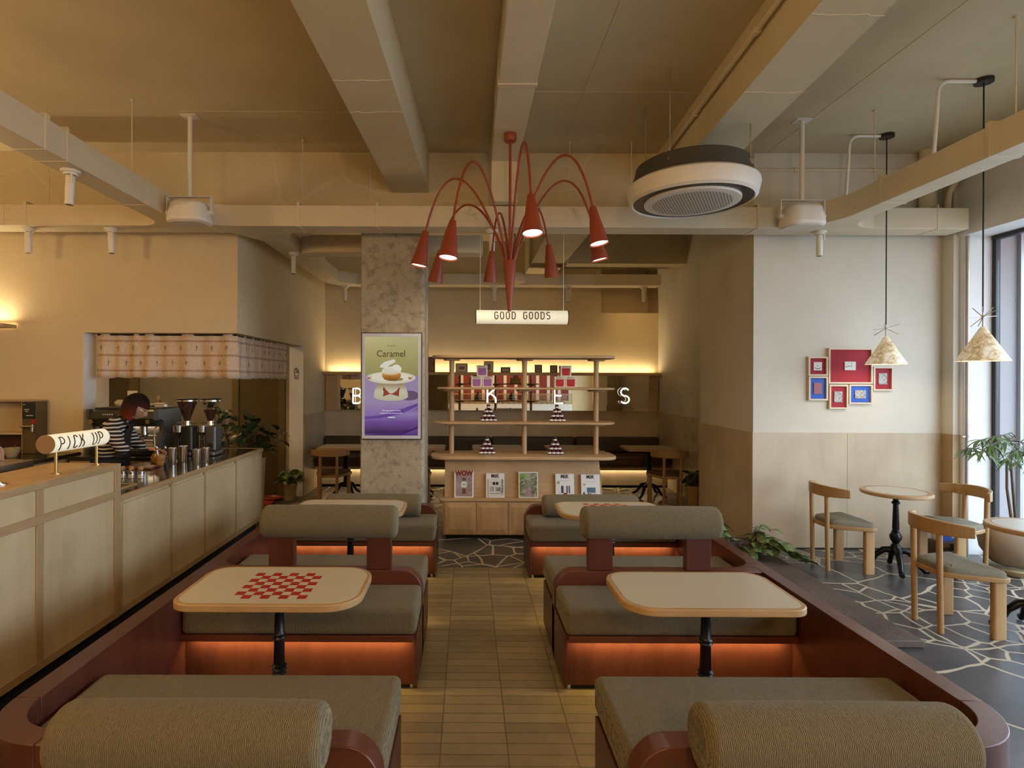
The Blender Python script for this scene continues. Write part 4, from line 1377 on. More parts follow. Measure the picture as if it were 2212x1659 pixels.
def m_milk20(art, blob, ttl):
    ttl('title', 'MilK', .5, .885, .058, 'ink', .8, .0007)
    art('subtitle_rule', .20, .68, .82, .69, 'greyprint')
    ttl('issue_number', '20', .17, .56, .032, 'ochre', .9, .0005)
    art('blackboard', .30, .22, .76, .44, 'slate', 2)
    for x in (.10, .34, .46, .60, .74):
        art('pupil', x, .04, x + .09, .16 + (x * 7 % 1) * .12, 'navy' if x < .5 else 'greyprint', 3)
magazine(981, 1023.5, 1023, 1079.5, 'magazine with red block title and a wristwatch on its cover', m_wow)
magazine(1050, 1090, 1028, 1079.5, 'white magazine with a black and white room on its cover', m_milk1)
magazine(1120.5, 1163, 1025, 1079.5, 'magazine with a dark green garden cover and lime title', m_green)
magazine(1200.5, 1241, 1029, 1080, 'white magazine with the red number fifteen and small figures', m_milk15)
magazine(1256, 1297, 1030, 1080, 'white magazine with a blue blackboard drawing, rightmost on the shelf', m_milk20)

# gift boxes
def giftbox(x, z, mat, label, group):
    s = .116
    y = 6.17
    t = thing('gift_box', label, 'box', (x, y + s / 2, z), group=group)
    obj('carton', MB().box(x - s / 2, x + s / 2, y, y + s, z, z + .095), 'boxwhite', t, bevel=.002)
    obj('lid', MB().box(x - s / 2 - .002, x + s / 2 + .002, y - .002, y + s + .002, z + .0952, z + .119), 'boxwhite', t, bevel=.002)
    pw = s * .37
    obj('coloured_label', MB().prism([(x - pw * .86, z + .012), (x + pw * .86, z + .012), (x + pw, z + .025), (x + pw, z + .090), (x - pw, z + .090), (x - pw, z + .025)], y - .001, y + .0005, 'y'), mat, t, smooth=False)
    text('lettering', 'BAKES', .021, 'darkbrown_text', t, (x, y - .0028, z + .107), ext=.0004, space=1.2)
zt = 1.6172
for x, z, mt, lb in ((.098, zt, 'purple', 'mauve gift box at lower left of the mauve stack'), (.217, zt, 'purple', 'mauve gift box at lower right of the mauve stack'), (.158, zt + .1195, 'purple', 'mauve gift box on top of the mauve stack')):
    giftbox(x, z, mt, lb, 'mauve gift boxes on the third tier')
for x, z, mt, lb in ((1.000, zt, 'boxred', 'red gift box at lower left of the red stack'), (1.119, zt, 'boxred', 'red gift box at lower right of the red stack'), (1.066, zt + .1195, 'boxred', 'red gift box on top of the red stack')):
    giftbox(x, z, mt, lb, 'red gift boxes on the third tier')

# jam jar pyramids
def make_jar():
    t = thing('jam_jar', '', 'jar')
    obj('glass_body', MB().lathe([(0, 0), (.019, 0), (.021, .004), (.021, .031), (.018, .035), (0, .035)], n=12), 'jam', t, local=True)
    obj('paper_label', MB().lathe([(.0214, .009), (.0217, .009), (.0217, .027), (.0214, .027)], n=12), 'paper', t, local=True)
    obj('lid', MB().lathe([(0, .0352), (.0195, .0352), (.0195, .0445), (.018, .0455), (0, .0455)], n=12), 'jarlid', t, local=True)
    return t
jar0 = make_jar()
first = [True]
def pyramid(cx, cy, z0, where, red):
    d = .0445
    hgt = .0458
    for lev, n in enumerate((4, 3, 2, 1)):
        for r in range(n):
            for k in range(n - r):
                # triangular layers, one corner toward the back
                x = cx + (k - (n - r - 1) / 2) * d
                y = cy + (r - (n - 1) / 3) * d * .87
                nm = ('bottom', 'second', 'third', 'top')[lev]
                lb = ('jam jar in the %s layer of the %s' if lev < 3 else 'single jam jar at the %s of the %s') % (nm, where)
                gp = 'jam jars, ' + where
                if first[0]:
                    o = jar0
                    o.location = (x, y, z0 + lev * hgt)
                    o['label'] = lb
                    o['group'] = gp
                    first[0] = False
                else:
                    dup(jar0, (x, y, z0 + lev * hgt), random.uniform(-.5, .5), lb, gp)
pyramid(.231, 6.24, 1.2452, 'left jar pile on the upper shelf tier', 0)
pyramid(.980, 6.24, 1.2452, 'right jar pile on the upper shelf tier', 1)
pyramid(.215, 6.24, .8892, 'left jar pile on the shelf counter', 0)
pyramid(.960, 6.24, .8892, 'right jar pile on the shelf counter', 1)

# framed photographs on the back ledge
def ledge_frame(u0, u1, v0, fm, ph, label, mg=.02):
    y = 9.385
    a, b = pt(u0, 806, y), pt(u1, v0, y)
    z0, z1 = 1.8125, b.z
    t = thing('picture_frame', label, 'picture', ((a.x + b.x) / 2, y, z0), group='small framed photographs on the back ledge')
    k = .028
    f = MB().box(a.x, a.x + k, y - .01, y + .012, z0, z1).box(b.x - k, b.x, y - .01, y + .012, z0, z1).box(a.x + k, b.x - k, y - .01, y + .012, z0, z0 + k).box(a.x + k, b.x - k, y - .01, y + .012, z1 - k, z1)
    obj('frame', f, fm, t, smooth=False)
    obj('mount', MB().box(a.x + k, b.x - k, y, y + .012, z0 + k, z1 - k), 'boxwhite' if mg else fm, t, smooth=False)
    obj('photograph', MB().box(a.x + k + mg, b.x - k - mg, y - .002, y - .0002, z0 + k + mg, z1 - k - mg), ph, t, smooth=False)
ledge_frame(925, 940, 771, 'framedark', 'photo_brown', 'dark framed picture on the back ledge, half hidden by the concrete column', .0)
ledge_frame(984, 1010.5, 785, 'framegold', 'photo_brown', 'wide gilt framed photograph on the back ledge behind the left shelf post', .025)
ledge_frame(1045, 1066, 780, 'framegold', 'photo_brown', 'tall gilt framed photograph on the back ledge behind the mauve boxes', .02)
ledge_frame(1081.5, 1102.5, 793, 'framedark', 'photo_brown', 'low dark framed photograph on the back ledge left of the middle post', .012)
ledge_frame(1155, 1171, 788, 'framedark', 'photo_brown', 'dark framed photograph on the back ledge right of the middle post', .008)
ledge_frame(1188, 1204, 789, 'framedark', 'photo_brown', 'dark framed photograph on the back ledge left of the red boxes', .008)

# ------------------------------------------------------------------ banquette along the back wall
bq = thing('banquette', 'long brown banquette along the back wall with a lit plinth', 'bench', (.4, 9.1, 0))
BQ0, BQ1 = -2.355, 3.15
obj('plinth_panel', MB().box(BQ0, BQ1, 9.0, 9.47, .04, .305), 'wains', bq)
obj('kick', MB().box(BQ0, BQ1, 9.03, 9.47, .001, .04), 'rubber', bq)
obj('seat_board', MB().box(BQ0, BQ1, 8.80, 9.47, .306, .345), 'oak', bq, bevel=.003)
obj('led_strip', MB().box(BQ0 + .05, BQ1 - .05, 8.985, 8.997, .297, .305), 'ledstrip', bq)
n = 4
for i in range(n):
    a, b = BQ0 + (BQ1 - BQ0) * i / n, BQ0 + (BQ1 - BQ0) * (i + 1) / n
    obj('seat_cushion', MB().box(a + .002, b - .002, 8.745, 9.33, .346, .515), 'banq', bq, bevel=.06, segs=4)
    obj('back_cushion', MB().box(a + .002, b - .002, 9.335, 9.47, .50, .765), 'banqback', bq, bevel=.04, segs=4)

def square_table(x, label):
    y0, y1, zt = 8.07, 8.60, .72
    t = thing('dining_table', label, 'table', (x, (y0 + y1) / 2, 0), group='square tables along the banquette')
    w = .37
    obj('table_edge', MB().prism(rrect(x - w, x + w, y0, y1, .04, 5), zt - .034, zt - .001), 'edge', t, bevel=.004)
    obj('table_top', MB().prism(rrect(x - w + .02, x + w - .02, y0 + .02, y1 - .02, .03, 5), zt - .003, zt), 'laminate', t)
    yc = (y0 + y1) / 2
    obj('pedestal', MB().lathe([(.045, .13), (.05, .16), (.03, .20), (.026, .30), (.04, .32), (.036, .36), (.03, .38), (.04, .40), (.033, .63), (.045, .65), (.045, .685), (0, .685)], (x, yc, 0), 14), 'black', t)
    for a in range(4):
        an = PI / 4 + a * PI / 2
        c, s_ = math.cos(an), math.sin(an)
        obj('foot', MB().tube([(x + c * .02, yc + s_ * .02, .18), (x + c * .12, yc + s_ * .12, .16), (x + c * .19, yc + s_ * .19, .06), (x + c * .25, yc + s_ * .25, .022), (x + c * .27, yc + s_ * .27, .030)], [.028, .024, .02, .02, .012], 8), 'black', t)
for x, lb in ((-1.78, 'square banquette table left of the concrete column'), (-.69, 'square banquette table seen just right of the concrete column'), (.44, 'square banquette table behind the left jar piles'), (1.52, 'square banquette table behind the right jar piles'), (2.66, 'square banquette table at the right end near the wall')):
    square_table(x, lb)

# ------------------------------------------------------------------ chairs (built facing +X, origin under the seat)
def make_chair(seatmat):
    t = thing('dining_chair', '', 'chair')
    zs = .425
    # rounded triangular seat: narrow at the back, wide in front
    def outline(g):
        pts = []
        ctrl = [(-.175 + g, -.095), (-.10, -.165 + g * .6), (.05, -.225 + g), (.155, -.245 + g), (.195 - g, -.20 + g), (.205 - g, 0), (.195 - g, .20 - g), (.155, .245 - g), (.05, .225 - g), (-.10, .165 - g * .6), (-.175 + g, .095)]
        m = len(ctrl)
        for i in range(m):
            p0, p1, p2, p3 = (Vector((*ctrl[(i + q) % m], 0)) for q in (-1, 0, 1, 2))
            for k in range(4):
                u = k / 4
                pts.append(tuple((.5 * ((2 * p1) + (-p0 + p2) * u + (2 * p0 - 5 * p1 + 4 * p2 - p3) * u * u + (-p0 + 3 * p1 - 3 * p2 + p3) * u ** 3))[:2]))
        return pts
    obj('seat_frame', MB().prism(outline(0), zs - .045, zs - .012), 'chair', t, local=True, bevel=.006)
    cm = MB()
    o1, o2, o3 = outline(.018), outline(.03), outline(.09)
    k = len(o1)
    vs = [(x, y, zs - .0118) for x, y in o1] + [(x, y, zs + .012) for x, y in o1] + [(x, y, zs + .026) for x, y in o2] + [(x * .9, y * .9, zs + .034) for x, y in o3] + [(0.01, 0, zs + .037)]
    fs = [tuple(range(k))[::-1]]
    for lv in range(3):
        fs += [(lv * k + i, lv * k + (i + 1) % k, (lv + 1) * k + (i + 1) % k, (lv + 1) * k + i) for i in range(k)]
    fs += [(3 * k + i, 3 * k + (i + 1) % k, 4 * k) for i in range(k)]
    cm.add(vs, fs)
    obj('seat_cushion', cm, seatmat, t, local=True, ang=60)
    for s in (-1, 1):
        # wide slab front legs
        obj('leg', MB().prism(rrect(.085, .175, s * .205 - .022, s * .205 + .022, .018, 4), 0.0, zs - .0455), 'chair', t, local=True, bevel=.003)
        obj('leg', MB().cyl((-.172, s * .112, 0.0), (-.185, s * .112, .70), .019, n=14), 'chair', t, local=True)
    # curved backrest embracing the sitter
    mb = MB()
    N = 16
    rings = []
    for i in range(N + 1):
        a = math.radians(-62 + 124 * i / N)
        R_ = .285
        cx, cy = .068 - R_ * math.cos(a), R_ * math.sin(a)
        nx, ny = -math.cos(a), math.sin(a)
        e = abs(i / N - .5) * 2
        hh = .050 - .014 * e ** 2
        th = .014
        zc = .715 - .004 * e
        rings.append([(cx + nx * th, cy + ny * th, zc - hh), (cx + nx * th, cy + ny * th, zc + hh), (cx - nx * th, cy - ny * th, zc + hh), (cx - nx * th, cy - ny * th, zc - hh)])
    vs = [p for r in rings for p in r]
    fs = [(0, 1, 2, 3), tuple(4 * N + q for q in (3, 2, 1, 0))]
    for i in range(N):
        for q in range(4):
            fs.append((4 * i + q, 4 * i + (q + 1) % 4, 4 * i + 4 + (q + 1) % 4, 4 * i + 4 + q))
    mb.add(vs, fs)
    obj('backrest', mb, 'chair', t, local=True, bevel=.005)
    return t
ch = make_chair('seatgrey')
ch.location = (3.41, 5.22, 0)
ch['label'] = 'oak chair against the picture wall, left of the farther round table'
ch['group'] = 'oak chairs at the round tables'
dup(ch, (3.38, 3.965, 0), 0, 'oak chair in the right foreground on the flagstone floor', 'oak chairs at the round tables')
dup(ch, (4.37, 5.10, 0), PI, 'oak chair facing left in front of the clay urn', 'oak chairs at the round tables')
ch2 = make_chair('banq')
ch2.location = (-1.85, 7.78, 0)
ch2.rotation_euler = (0, 0, PI / 2)
ch2['label'] = 'oak chair at the back table left of the concrete column'
ch2['group'] = 'oak chairs facing the banquette'
for x, lb in ((-.74, 'oak chair at the back, mostly hidden behind the concrete column'), (.52, 'oak chair at the back behind the middle shelf post'), (1.60, 'oak chair at the back seen past the right shelf post'), (2.74, 'oak chair at the back table near the right wall')):
    dup(ch2, (x, 7.78, 0), PI / 2, lb, 'oak chairs facing the banquette')

# round pedestal tables by the window
def round_table(x, y, label):
    R_, zt = .27, .72
    t = thing('round_table', label, 'table', (x, y, 0), group='round cafe tables by the window')
    obj('table_edge', MB().lathe([(0, zt - .032), (R_ - .006, zt - .032), (R_, zt - .026), (R_, zt - .008), (R_ - .008, zt), (R_ - .042, zt), (R_ - .042, zt - .004), (0, zt - .004)], (x, y, 0), 56), 'edge', t)
    obj('table_top', MB().lathe([(0, zt - .0035), (R_ - .046, zt - .0035), (R_ - .046, zt + .0003), (0, zt + .0003)], (x, y, 0), 56), 'laminate', t)
    obj('inlay_ring', MB().lathe([(R_ - .046, zt - .003), (R_ - .042, zt - .003), (R_ - .042, zt + .0002), (R_ - .046, zt + .0002)], (x, y, 0), 56, close=True), 'framedark', t)
    obj('pedestal', MB().lathe([(0, .15), (.05, .15), (.055, .19), (.035, .235), (.024, .25), (.045, .29), (.048, .32), (.03, .35), (.032, .36), (.024, .37), (.028, .38), (.021, .60), (.032, .605), (.032, .62), (.02, .63), (.03, .68), (.05, .687), (0, .687)], (x, y, 0), 20), 'black', t)
    for a in range(4):
        an = PI / 4 + .35 + a * PI / 2
        c, s_ = math.cos(an), math.sin(an)
        obj('foot', MB().tube([(x + c * .02, y + s_ * .02, .19), (x + c * .09, y + s_ * .09, .185), (x + c * .15, y + s_ * .15, .13), (x + c * .18, y + s_ * .18, .06), (x + c * .215, y + s_ * .215, .024), (x + c * .245, y + s_ * .245, .026)], [.034, .028, .024, .02, .022, .016], 10), 'black', t)
round_table(3.84, 5.10, 'farther round cafe table in front of the picture wall')
round_table(3.86, 3.86, 'nearer round cafe table cut off by the right edge of the view')

# dark plank on the floor outside the right partition
dp = tag(obj('timber_plank', MB().box(1.875, 2.92, 3.63, 5.62, .002, .046), 'darkplank', bevel=.004), 'dark weathered timber platform beside the right red partition', 'platform')

# ------------------------------------------------------------------ framed pictures on the right wall
def wall_frame(u0, u1, v0, v1, mat, ph, pw, phh, label, off=(0, 0)):
    y = PY - .030
    a, b = pt(u0, v1, y), pt(u1, v0, y)
    t = thing('wall_picture', label, 'picture', ((a.x + b.x) / 2, PY - .005, a.z), group='framed cloth pictures on the right wall')
    k = .016
    z0, z1 = a.z, b.z
    f = MB().box(a.x, a.x + k, y, PY - .001, z0, z1).box(b.x - k, b.x, y, PY - .001, z0, z1).box(a.x + k, b.x - k, y, PY - .001, z0, z0 + k).box(a.x + k, b.x - k, y, PY - .001, z1 - k, z1)
    obj('frame', f, 'framepale', t, smooth=False)
    obj('cloth_mount', MB().box(a.x + k, b.x - k, PY - .012, PY - .001, z0 + k, z1 - k), mat, t, smooth=False)
    w, h = b.x - a.x, z1 - z0
    cx, cz = (a.x + b.x) / 2 + off[0] * w, (z0 + z1) / 2 + off[1] * h
    ms = obj('mounted_print', MB().box(cx - w * pw / 2, cx + w * pw / 2, PY - .020, PY - .0125, cz - h * phh / 2, cz + h * phh / 2), ph, t, smooth=False)
    return t, cx, cz, w, h
t, cx, cz, w, h = wall_frame(1747, 1789, 770.5, 811.7, 'clothred', 'photo_white', .42, .44, 'small square red picture with a pale print, upper left of the wall group')
obj('print_arc', MB().tube([(cx + .03 * math.cos(math.radians(a)), PY - .0205, cz - .005 + .022 * math.sin(math.radians(a))) for a in range(200, 341, 14)], .0025, 6), 'ink', t)
obj('print_dot', MB().ball((cx, PY - .0205, cz + .004), (.007, .001, .007), 10, 6), 'greyprint', t)
t, cx, cz, w, h = wall_frame(1790.5, 1886, 752, 828.7, 'clothred', 'photo_white', .25, .24, 'largest red cloth picture in the wall group, partly behind the pendant lamp')
obj('print_marks', MB().tube([(cx - .05, PY - .0205, cz - .012), (cx - .02, PY - .0205, cz - .002), (cx + .02, PY - .0205, cz - .004)], .004, 6).ball((cx + .015, PY - .0205, cz + .022), (.007, .001, .010), 10, 6), 'greyprint', t)
wall_frame(1747.6, 1789, 813.2, 865, 'clothblue', 'photo_red', .43, .46, 'blue upright picture with a red print, lower left of the wall group')
wall_frame(1792, 1832.8, 831.3, 883.4, 'clothred', 'photo_grey', .43, .45, 'red upright picture with a grey jar print, lowest in the wall group')
wall_frame(1834.8, 1885.7, 830.8, 872.8, 'clothblue', 'photo_grey', .46, .42, 'blue wide picture with a grey crowd print, bottom right of the large red one')
wall_frame(1887.5, 1930.4, 792.3, 844, 'clothred', 'photo_grey', .42, .46, 'red upright picture with a grey print, rightmost in the wall group')

# ------------------------------------------------------------------ pendant lamps
LAMPS = []
def pendant(x, y, zb, label, spikes, rr=.165):
    t = thing('pendant_lamp', label, 'lamp', (x, y, zb), group='paper cone pendant lamps by the window')
    hh = .262
    prof = [(rr, 0), (rr * .99, .003), (.022, hh - .012), (.014, hh), (.010, hh), (.018, hh - .016), (rr * .965, .004)]
    obj('lamp_shade', MB().lathe(prof, (x, y, zb), 48, close=True), 'paperlamp', t, ang=60)
    obj('stem', MB().cyl((x, y, zb + hh), (x, y, zb + hh + .11), .005, n=8), 'galv', t)
    mb = MB()
    c = Vector((x, y, zb + hh + .075))
    for (dx, dy, dz) in spikes:
        mb.cyl(c, c + Vector((dx, dy, dz)), .0028, n=6)
    mb.ball(c, .010, 8, 6)
    obj('spike_ornament', mb, 'galv', t)
    obj('cord', MB().cyl((x, y, zb + hh + .11), (x, y, ZC - .03), .0055, n=8), 'blackp', t)
    obj('canopy', MB().cyl((x, y, ZC - .03), (x, y, ZC), .062, n=24), 'blackp', t)
    obj('bulb', MB().ball((x, y, zb + .10), .035, 14, 10), 'lampdisc', t)
    LAMPS.append((x, y, zb + .05))
    return t
pendant(3.915, 5.33, 1.858, 'paper cone pendant lamp hanging in front of the framed pictures', [(-.105, -.04, .035), (-.105, .02, -.012), (.11, -.03, .04), (.105, .03, .006), (-.085, .04, -.065), (.085, -.05, -.06), (.03, .05, .06), (-.06, -.05, .03), (-.075, .05, -.06), (.02, .09, -.02)])
pendant(3.935, 4.35, 1.857, 'larger looking paper cone pendant lamp nearest the window', [(-.13, -.03, -.012), (.135, .03, .012), (-.05, -.05, .075), (.045, -.04, .07), (-.05, .05, -.07), (.045, .05, -.08), (-.028, .06, .075), (.02, -.08, .04), (-.01, .03, -.07)])
for (x, y, lb) in ((3.915, 5.33, 'white bent conduit feeding the pendant lamp in front of the pictures'), (3.935, 4.35, 'white bent conduit feeding the pendant lamp nearest the window')):
    cdp = thing('conduit_pipe', lb, 'pipe', (x - .33, y, 3.5))
    obj('pipe', MB().tube([(x - .05, y, ZC - .016), (x - .26, y, ZC - .016)] + [(x - .26 - .09 * math.sin(math.radians(a)), y, ZC - .016 - .09 * (1 - math.cos(math.radians(a)))) for a in (20, 40, 60, 80)] + [(x - .36, y, ZC - .3), (x - .385, y, 3.36)], .013, 8), 'white', cdp)

# ------------------------------------------------------------------ red chandelier
HX, HYc = .345, 4.71
chd = thing('chandelier', 'red spider chandelier with eight drooping arms and cone shades', 'chandelier', (HX, HYc, 2.27))
obj('canopy', MB().lathe([(0, CDZ), (.052, CDZ), (.052, CDZ - .05), (.045, CDZ - .06), (0, CDZ - .06)], (HX, HYc, 0), 28), 'terracotta', chd)
obj('stem', MB().cyl((HX, HYc, 2.60), (HX, HYc, CDZ - .058), .011, n=12), 'terracotta', chd)
obj('hub_cone', MB().lathe([(0, 2.264), (.014, 2.266), (.016, 2.28), (.056, 2.675), (.053, 2.685), (0, 2.685)], (HX, HYc, 0), 28), 'terracotta', chd)
CH = []
for k, (ang, rad, zb, peak) in enumerate(((4, .72, 2.70, 3.31), (55, .72, 2.66, 3.20), (98, .82, 2.65, 3.17), (137, .84, 2.60, 3.22), (178, .72, 2.64, 3.34), (224, .66, 2.60, 3.38), (277, .77, 2.70, 3.42), (326, .74, 2.72, 3.41))):
    c, s_ = math.cos(math.radians(ang)), math.sin(math.radians(ang))
    ztop = zb + .285
    P0, P1, P2, P3 = Vector((.03, 0, 2.66)), Vector((.20, 0, peak + .02)), Vector((rad * .74, 0, peak + .42)), Vector((rad - .02, 0, ztop))
    # cubic arc from hub up, over and down
    P1 = Vector((.16, 0, 3.05)); P2 = Vector((rad * .66, 0, peak * 2 - 2.80))
    pts = []
    for i in range(25):
        u = i / 24
        q = P0 * (1 - u) ** 3 + P1 * 3 * u * (1 - u) ** 2 + P2 * 3 * u * u * (1 - u) + P3 * u ** 3
        pts.append((HX + c * q.x, HYc + s_ * q.x, q.z))
    obj('arm', MB().tube(pts, .0095, 10), 'terracotta', chd)
    d = (Vector(pts[-1]) - Vector(pts[-4])).normalized()
    d = (d * .7 + Vector((c * .06, s_ * .06, -.75))).normalized()
    rot = Vector((0, 0, -1)).rotation_difference(d).to_matrix()
    top = Vector(pts[-1])
    prof = [(.008, .012), (.024, .006), (.026, 0), (.0715, -.285), (.0695, -.287), (.066, -.283), (.022, -.004), (.0, -.004)]
    shd = obj('lamp_shade', MB().lathe(prof, top, 28, rot), 'terracotta', chd, ang=50)
    obj('diffuser', MB().lathe([(0, -.272), (.0645, -.272), (.0645, -.276), (0, -.276)], top, 28, rot), 'lampdisc', shd)
    CH.append((top + d * .30, d))

# ------------------------------------------------------------------ round ceiling air conditioner
AX, AY = 1.765, 4.50
ac = thing('ceiling_air_conditioner', 'large round air conditioner hung on rods from the ceiling', 'air conditioner', (AX, AY, 3.12))
obj('casing', MB().lathe([(0, 3.40), (.40, 3.40), (.425, 3.385), (.435, 3.33), (.46, 3.255), (.40, 3.25), (0, 3.25)], (AX, AY, 0), 64), 'greyac', ac)
obj('rim', MB().lathe([(.462, 3.256), (.49, 3.235), (.495, 3.21), (.475, 3.125), (.452, 3.107), (.445, 3.115), (.445, 3.25), (.40, 3.255)], (AX, AY, 0), 64, close=True), 'white', ac)
obj('air_slot', MB().lathe([(.446, 3.118), (.362, 3.118), (.362, 3.145), (.446, 3.145)], (AX, AY, 0), 64, close=True), 'blackp', ac)
obj('indicator_ring', MB().tube([(AX + .44 * math.cos(math.radians(a)), AY + .44 * math.sin(math.radians(a)), 3.142) for a in range(5, 80, 5)], .006, 6), 'steelg', ac)
def grillemat():
    k = NT('perforated_white_grille')
    v = k.co((1, 1, 1), rot=(0, 0, .5))
    sp_ = k.n('SeparateXYZ')
    k.l(v, sp_.inputs[0])
    a = k.math('ABSOLUTE', k.math('SINE', k.math('MULTIPLY', sp_.outputs['X'], 150)))
    b = k.math('ABSOLUTE', k.math('SINE', k.math('MULTIPLY', sp_.outputs['Y'], 150)))
    hole = k.math('GREATER_THAN', k.math('MULTIPLY', a, b), .36)
    ln = k.n('VectorMath', operation='LENGTH')
    k.l(k.co((1, 1, 0)), ln.inputs[0])
    ins = k.math('LESS_THAN', ln.outputs['Value'], .300)
    hole = k.math('MULTIPLY', hole, ins)
    k.col(k.mix(hole, (.74, .70, .62), (.17, .145, .11)))
    k.set(.5)
    return k.m
M['grille'] = grillemat()
gr_o = obj('grille', MB().lathe([(0, 3.096), (.335, 3.096), (.358, 3.100), (.361, 3.106), (.361, 3.129), (0, 3.129)], (0, 0, 0), 64), 'grille', ac, local=True)
gr_o.location = (0, 0, -3.12)
for (u, v, dx, dy) in ((0, 0, -.28, -.30), (0, 0, -.26, .33), (0, 0, .33, .27), (0, 0, .32, -.29)):
    zt_ = 3.60 if dx > 0 and ex(1.763, 2.85, 1.856, 4.565, AY + dy) < AX + dx < ex(2.15, 2.85, 2.27, 4.6, AY + dy) else ZC
    obj('hanger_rod', MB().cyl((AX + dx, AY + dy, 3.32), (AX + dx, AY + dy, zt_), .0055, n=8).box(AX + dx - .02, AX + dx + .02, AY + dy - .02, AY + dy + .02, 3.30, 3.335), 'galv', ac)

# ------------------------------------------------------------------ ceiling speakers
def speaker(x, y, label):
    zb = 3.055 if x < 0 else 3.10
    zb = 3.06
    t = thing('ceiling_speaker', label, 'speaker', (x, y, zb), group='white speakers on ceiling poles')
    w, d, h = .185, .15, .19
    mb = MB().prism(rrect(x - w, x + w, y - d, y + d, .12, 8), zb, zb + h)
    for v_ in mb.bm.verts:
        f = 1 - .20 * max(0, (v_.co.z - zb) / h)
        v_.co.x = x + (v_.co.x - x) * f
        v_.co.y = y + (v_.co.y - y) * f
    obj('enclosure', mb, 'white', t, bevel=.035, segs=4)
    obj('grille', MB().prism(rrect(x - w + .03, x + w - .03, y - d + .03, y + d - .03, .09, 8), zb - .006, zb - .0005), 'boxwhite', t, bevel=.002)
    obj('bracket', MB().box(x - w - .008, x + w + .008, y - .02, y + .02, zb + h + .045, zb + h + .052).box(x - w - .012, x - w - .004, y - .02, y + .02, zb + .09, zb + h + .052).box(x + w + .004, x + w + .012, y - .02, y + .02, zb + .09, zb + h + .052).cyl((x - w - .02, y, zb + .10), (x - w + .05, y, zb + .10), .022, n=12).cyl((x + w - .05, y, zb + .10), (x + w + .02, y, zb + .10), .022, n=12), 'white', t)
    obj('pole', MB().cyl((x, y, zb + h + .052), (x, y, ZC - .004), .019, n=14).box(x - .07, x + .07, y - .05, y + .05, ZC - .006, ZC), 'white', t)
speaker(pt(410, 445, 5.02).x, 5.02, 'white speaker on a ceiling pole above the service counter')
speaker(pt(1732, 455, 5.05).x, 5.05, 'white speaker on a ceiling pole right of the round air conditioner')

# ------------------------------------------------------------------ spotlights under the ducts
SPOTS = []
def spot(x, y, z, label, tilt=0.0, s=1.0, colr='white'):
    t = thing('spotlight', label, 'spotlight', (x, y, z - .2 * s), group='white cylinder spotlights under the ducts')
    obj('base', MB().cyl((x, y, z - .018 * s), (x, y, z), .062 * s, n=20).cyl((x, y, z - .034 * s), (x, y, z - .018 * s), .045 * s, n=20), colr, t)
    d = Vector((math.sin(tilt), 0, -math.cos(tilt)))
    a = Vector((x, y, z - .038 * s))
    obj('barrel', MB().tube([a, a + d * .145 * s, a + d * .15 * s, a + d * .20 * s], [.029 * s, .029 * s, .027 * s, .029 * s], 20), colr, t)
    obj('arm', MB().box(x + .024 * s, x + .034 * s, y - .034 * s, y - .026 * s, z - .09 * s, z - .034 * s), colr, t)
    obj('lens', MB().cyl(a + d * .2003 * s, a + d * .2015 * s, .022 * s, n=16), 'blackp', t)
    SPOTS.append((a + d * .215 * s, d))
spot(pt(58, 497, 5.50).x, 5.52, DZ0, 'spotlight at far left under the cross duct')
spot(pt(237, 497, 5.50).x, 5.52, DZ0, 'spotlight over the alcove curtain under the cross duct', .04)
spot(-2.78, 3.98, DZ0, 'large looking spotlight under the left duct nearest the viewer', -.05)
spot(pt(635, 553, 6.5).x - .02, 6.55, DZ0, 'spotlight under the side duct beside the alcove', 0)
spot(pt(745, 625, 8.8).x, 8.82, DZ0, 'spotlight near the back wall left of the concrete column', 0)
spot(pt(1068, 626, 8.8).x, 8.82, DZ0, 'spotlight under the back duct behind the red chandelier', 0)
spot(pt(1228, 626, 8.8).x, 8.82, DZ0, 'spotlight under the back duct right of the hanging sign', -.03)
spot(pt(1391, 626, 8.8).x, 8.82, DZ0, 'spotlight under the right end of the back duct', 0)
spot(pt(1770, 507, 5.52).x, 5.52, DZ0, 'spotlight above the picture wall', 0)
spot(pt(1062, 508, 5.6).x, 5.53, DZ0, 'spotlight under the cross duct behind the red chandelier', 0)
# small projector box hung under the back duct
pj = thing('round_sensor', 'small cream round fitting in front of the back duct', 'fitting', (.73, 8.55, 3.15))
obj('dome', MB().lathe([(0, 3.12), (.10, 3.14), (.16, 3.16), (.15, 3.24), (.10, 3.30), (0, 3.31)], (.70, 8.52, 0), 24), 'ductp', pj)
obj('stem', MB().cyl((.70, 8.52, 3.31), (.70, 8.52, ZC), .012, n=8), 'ductp', pj)
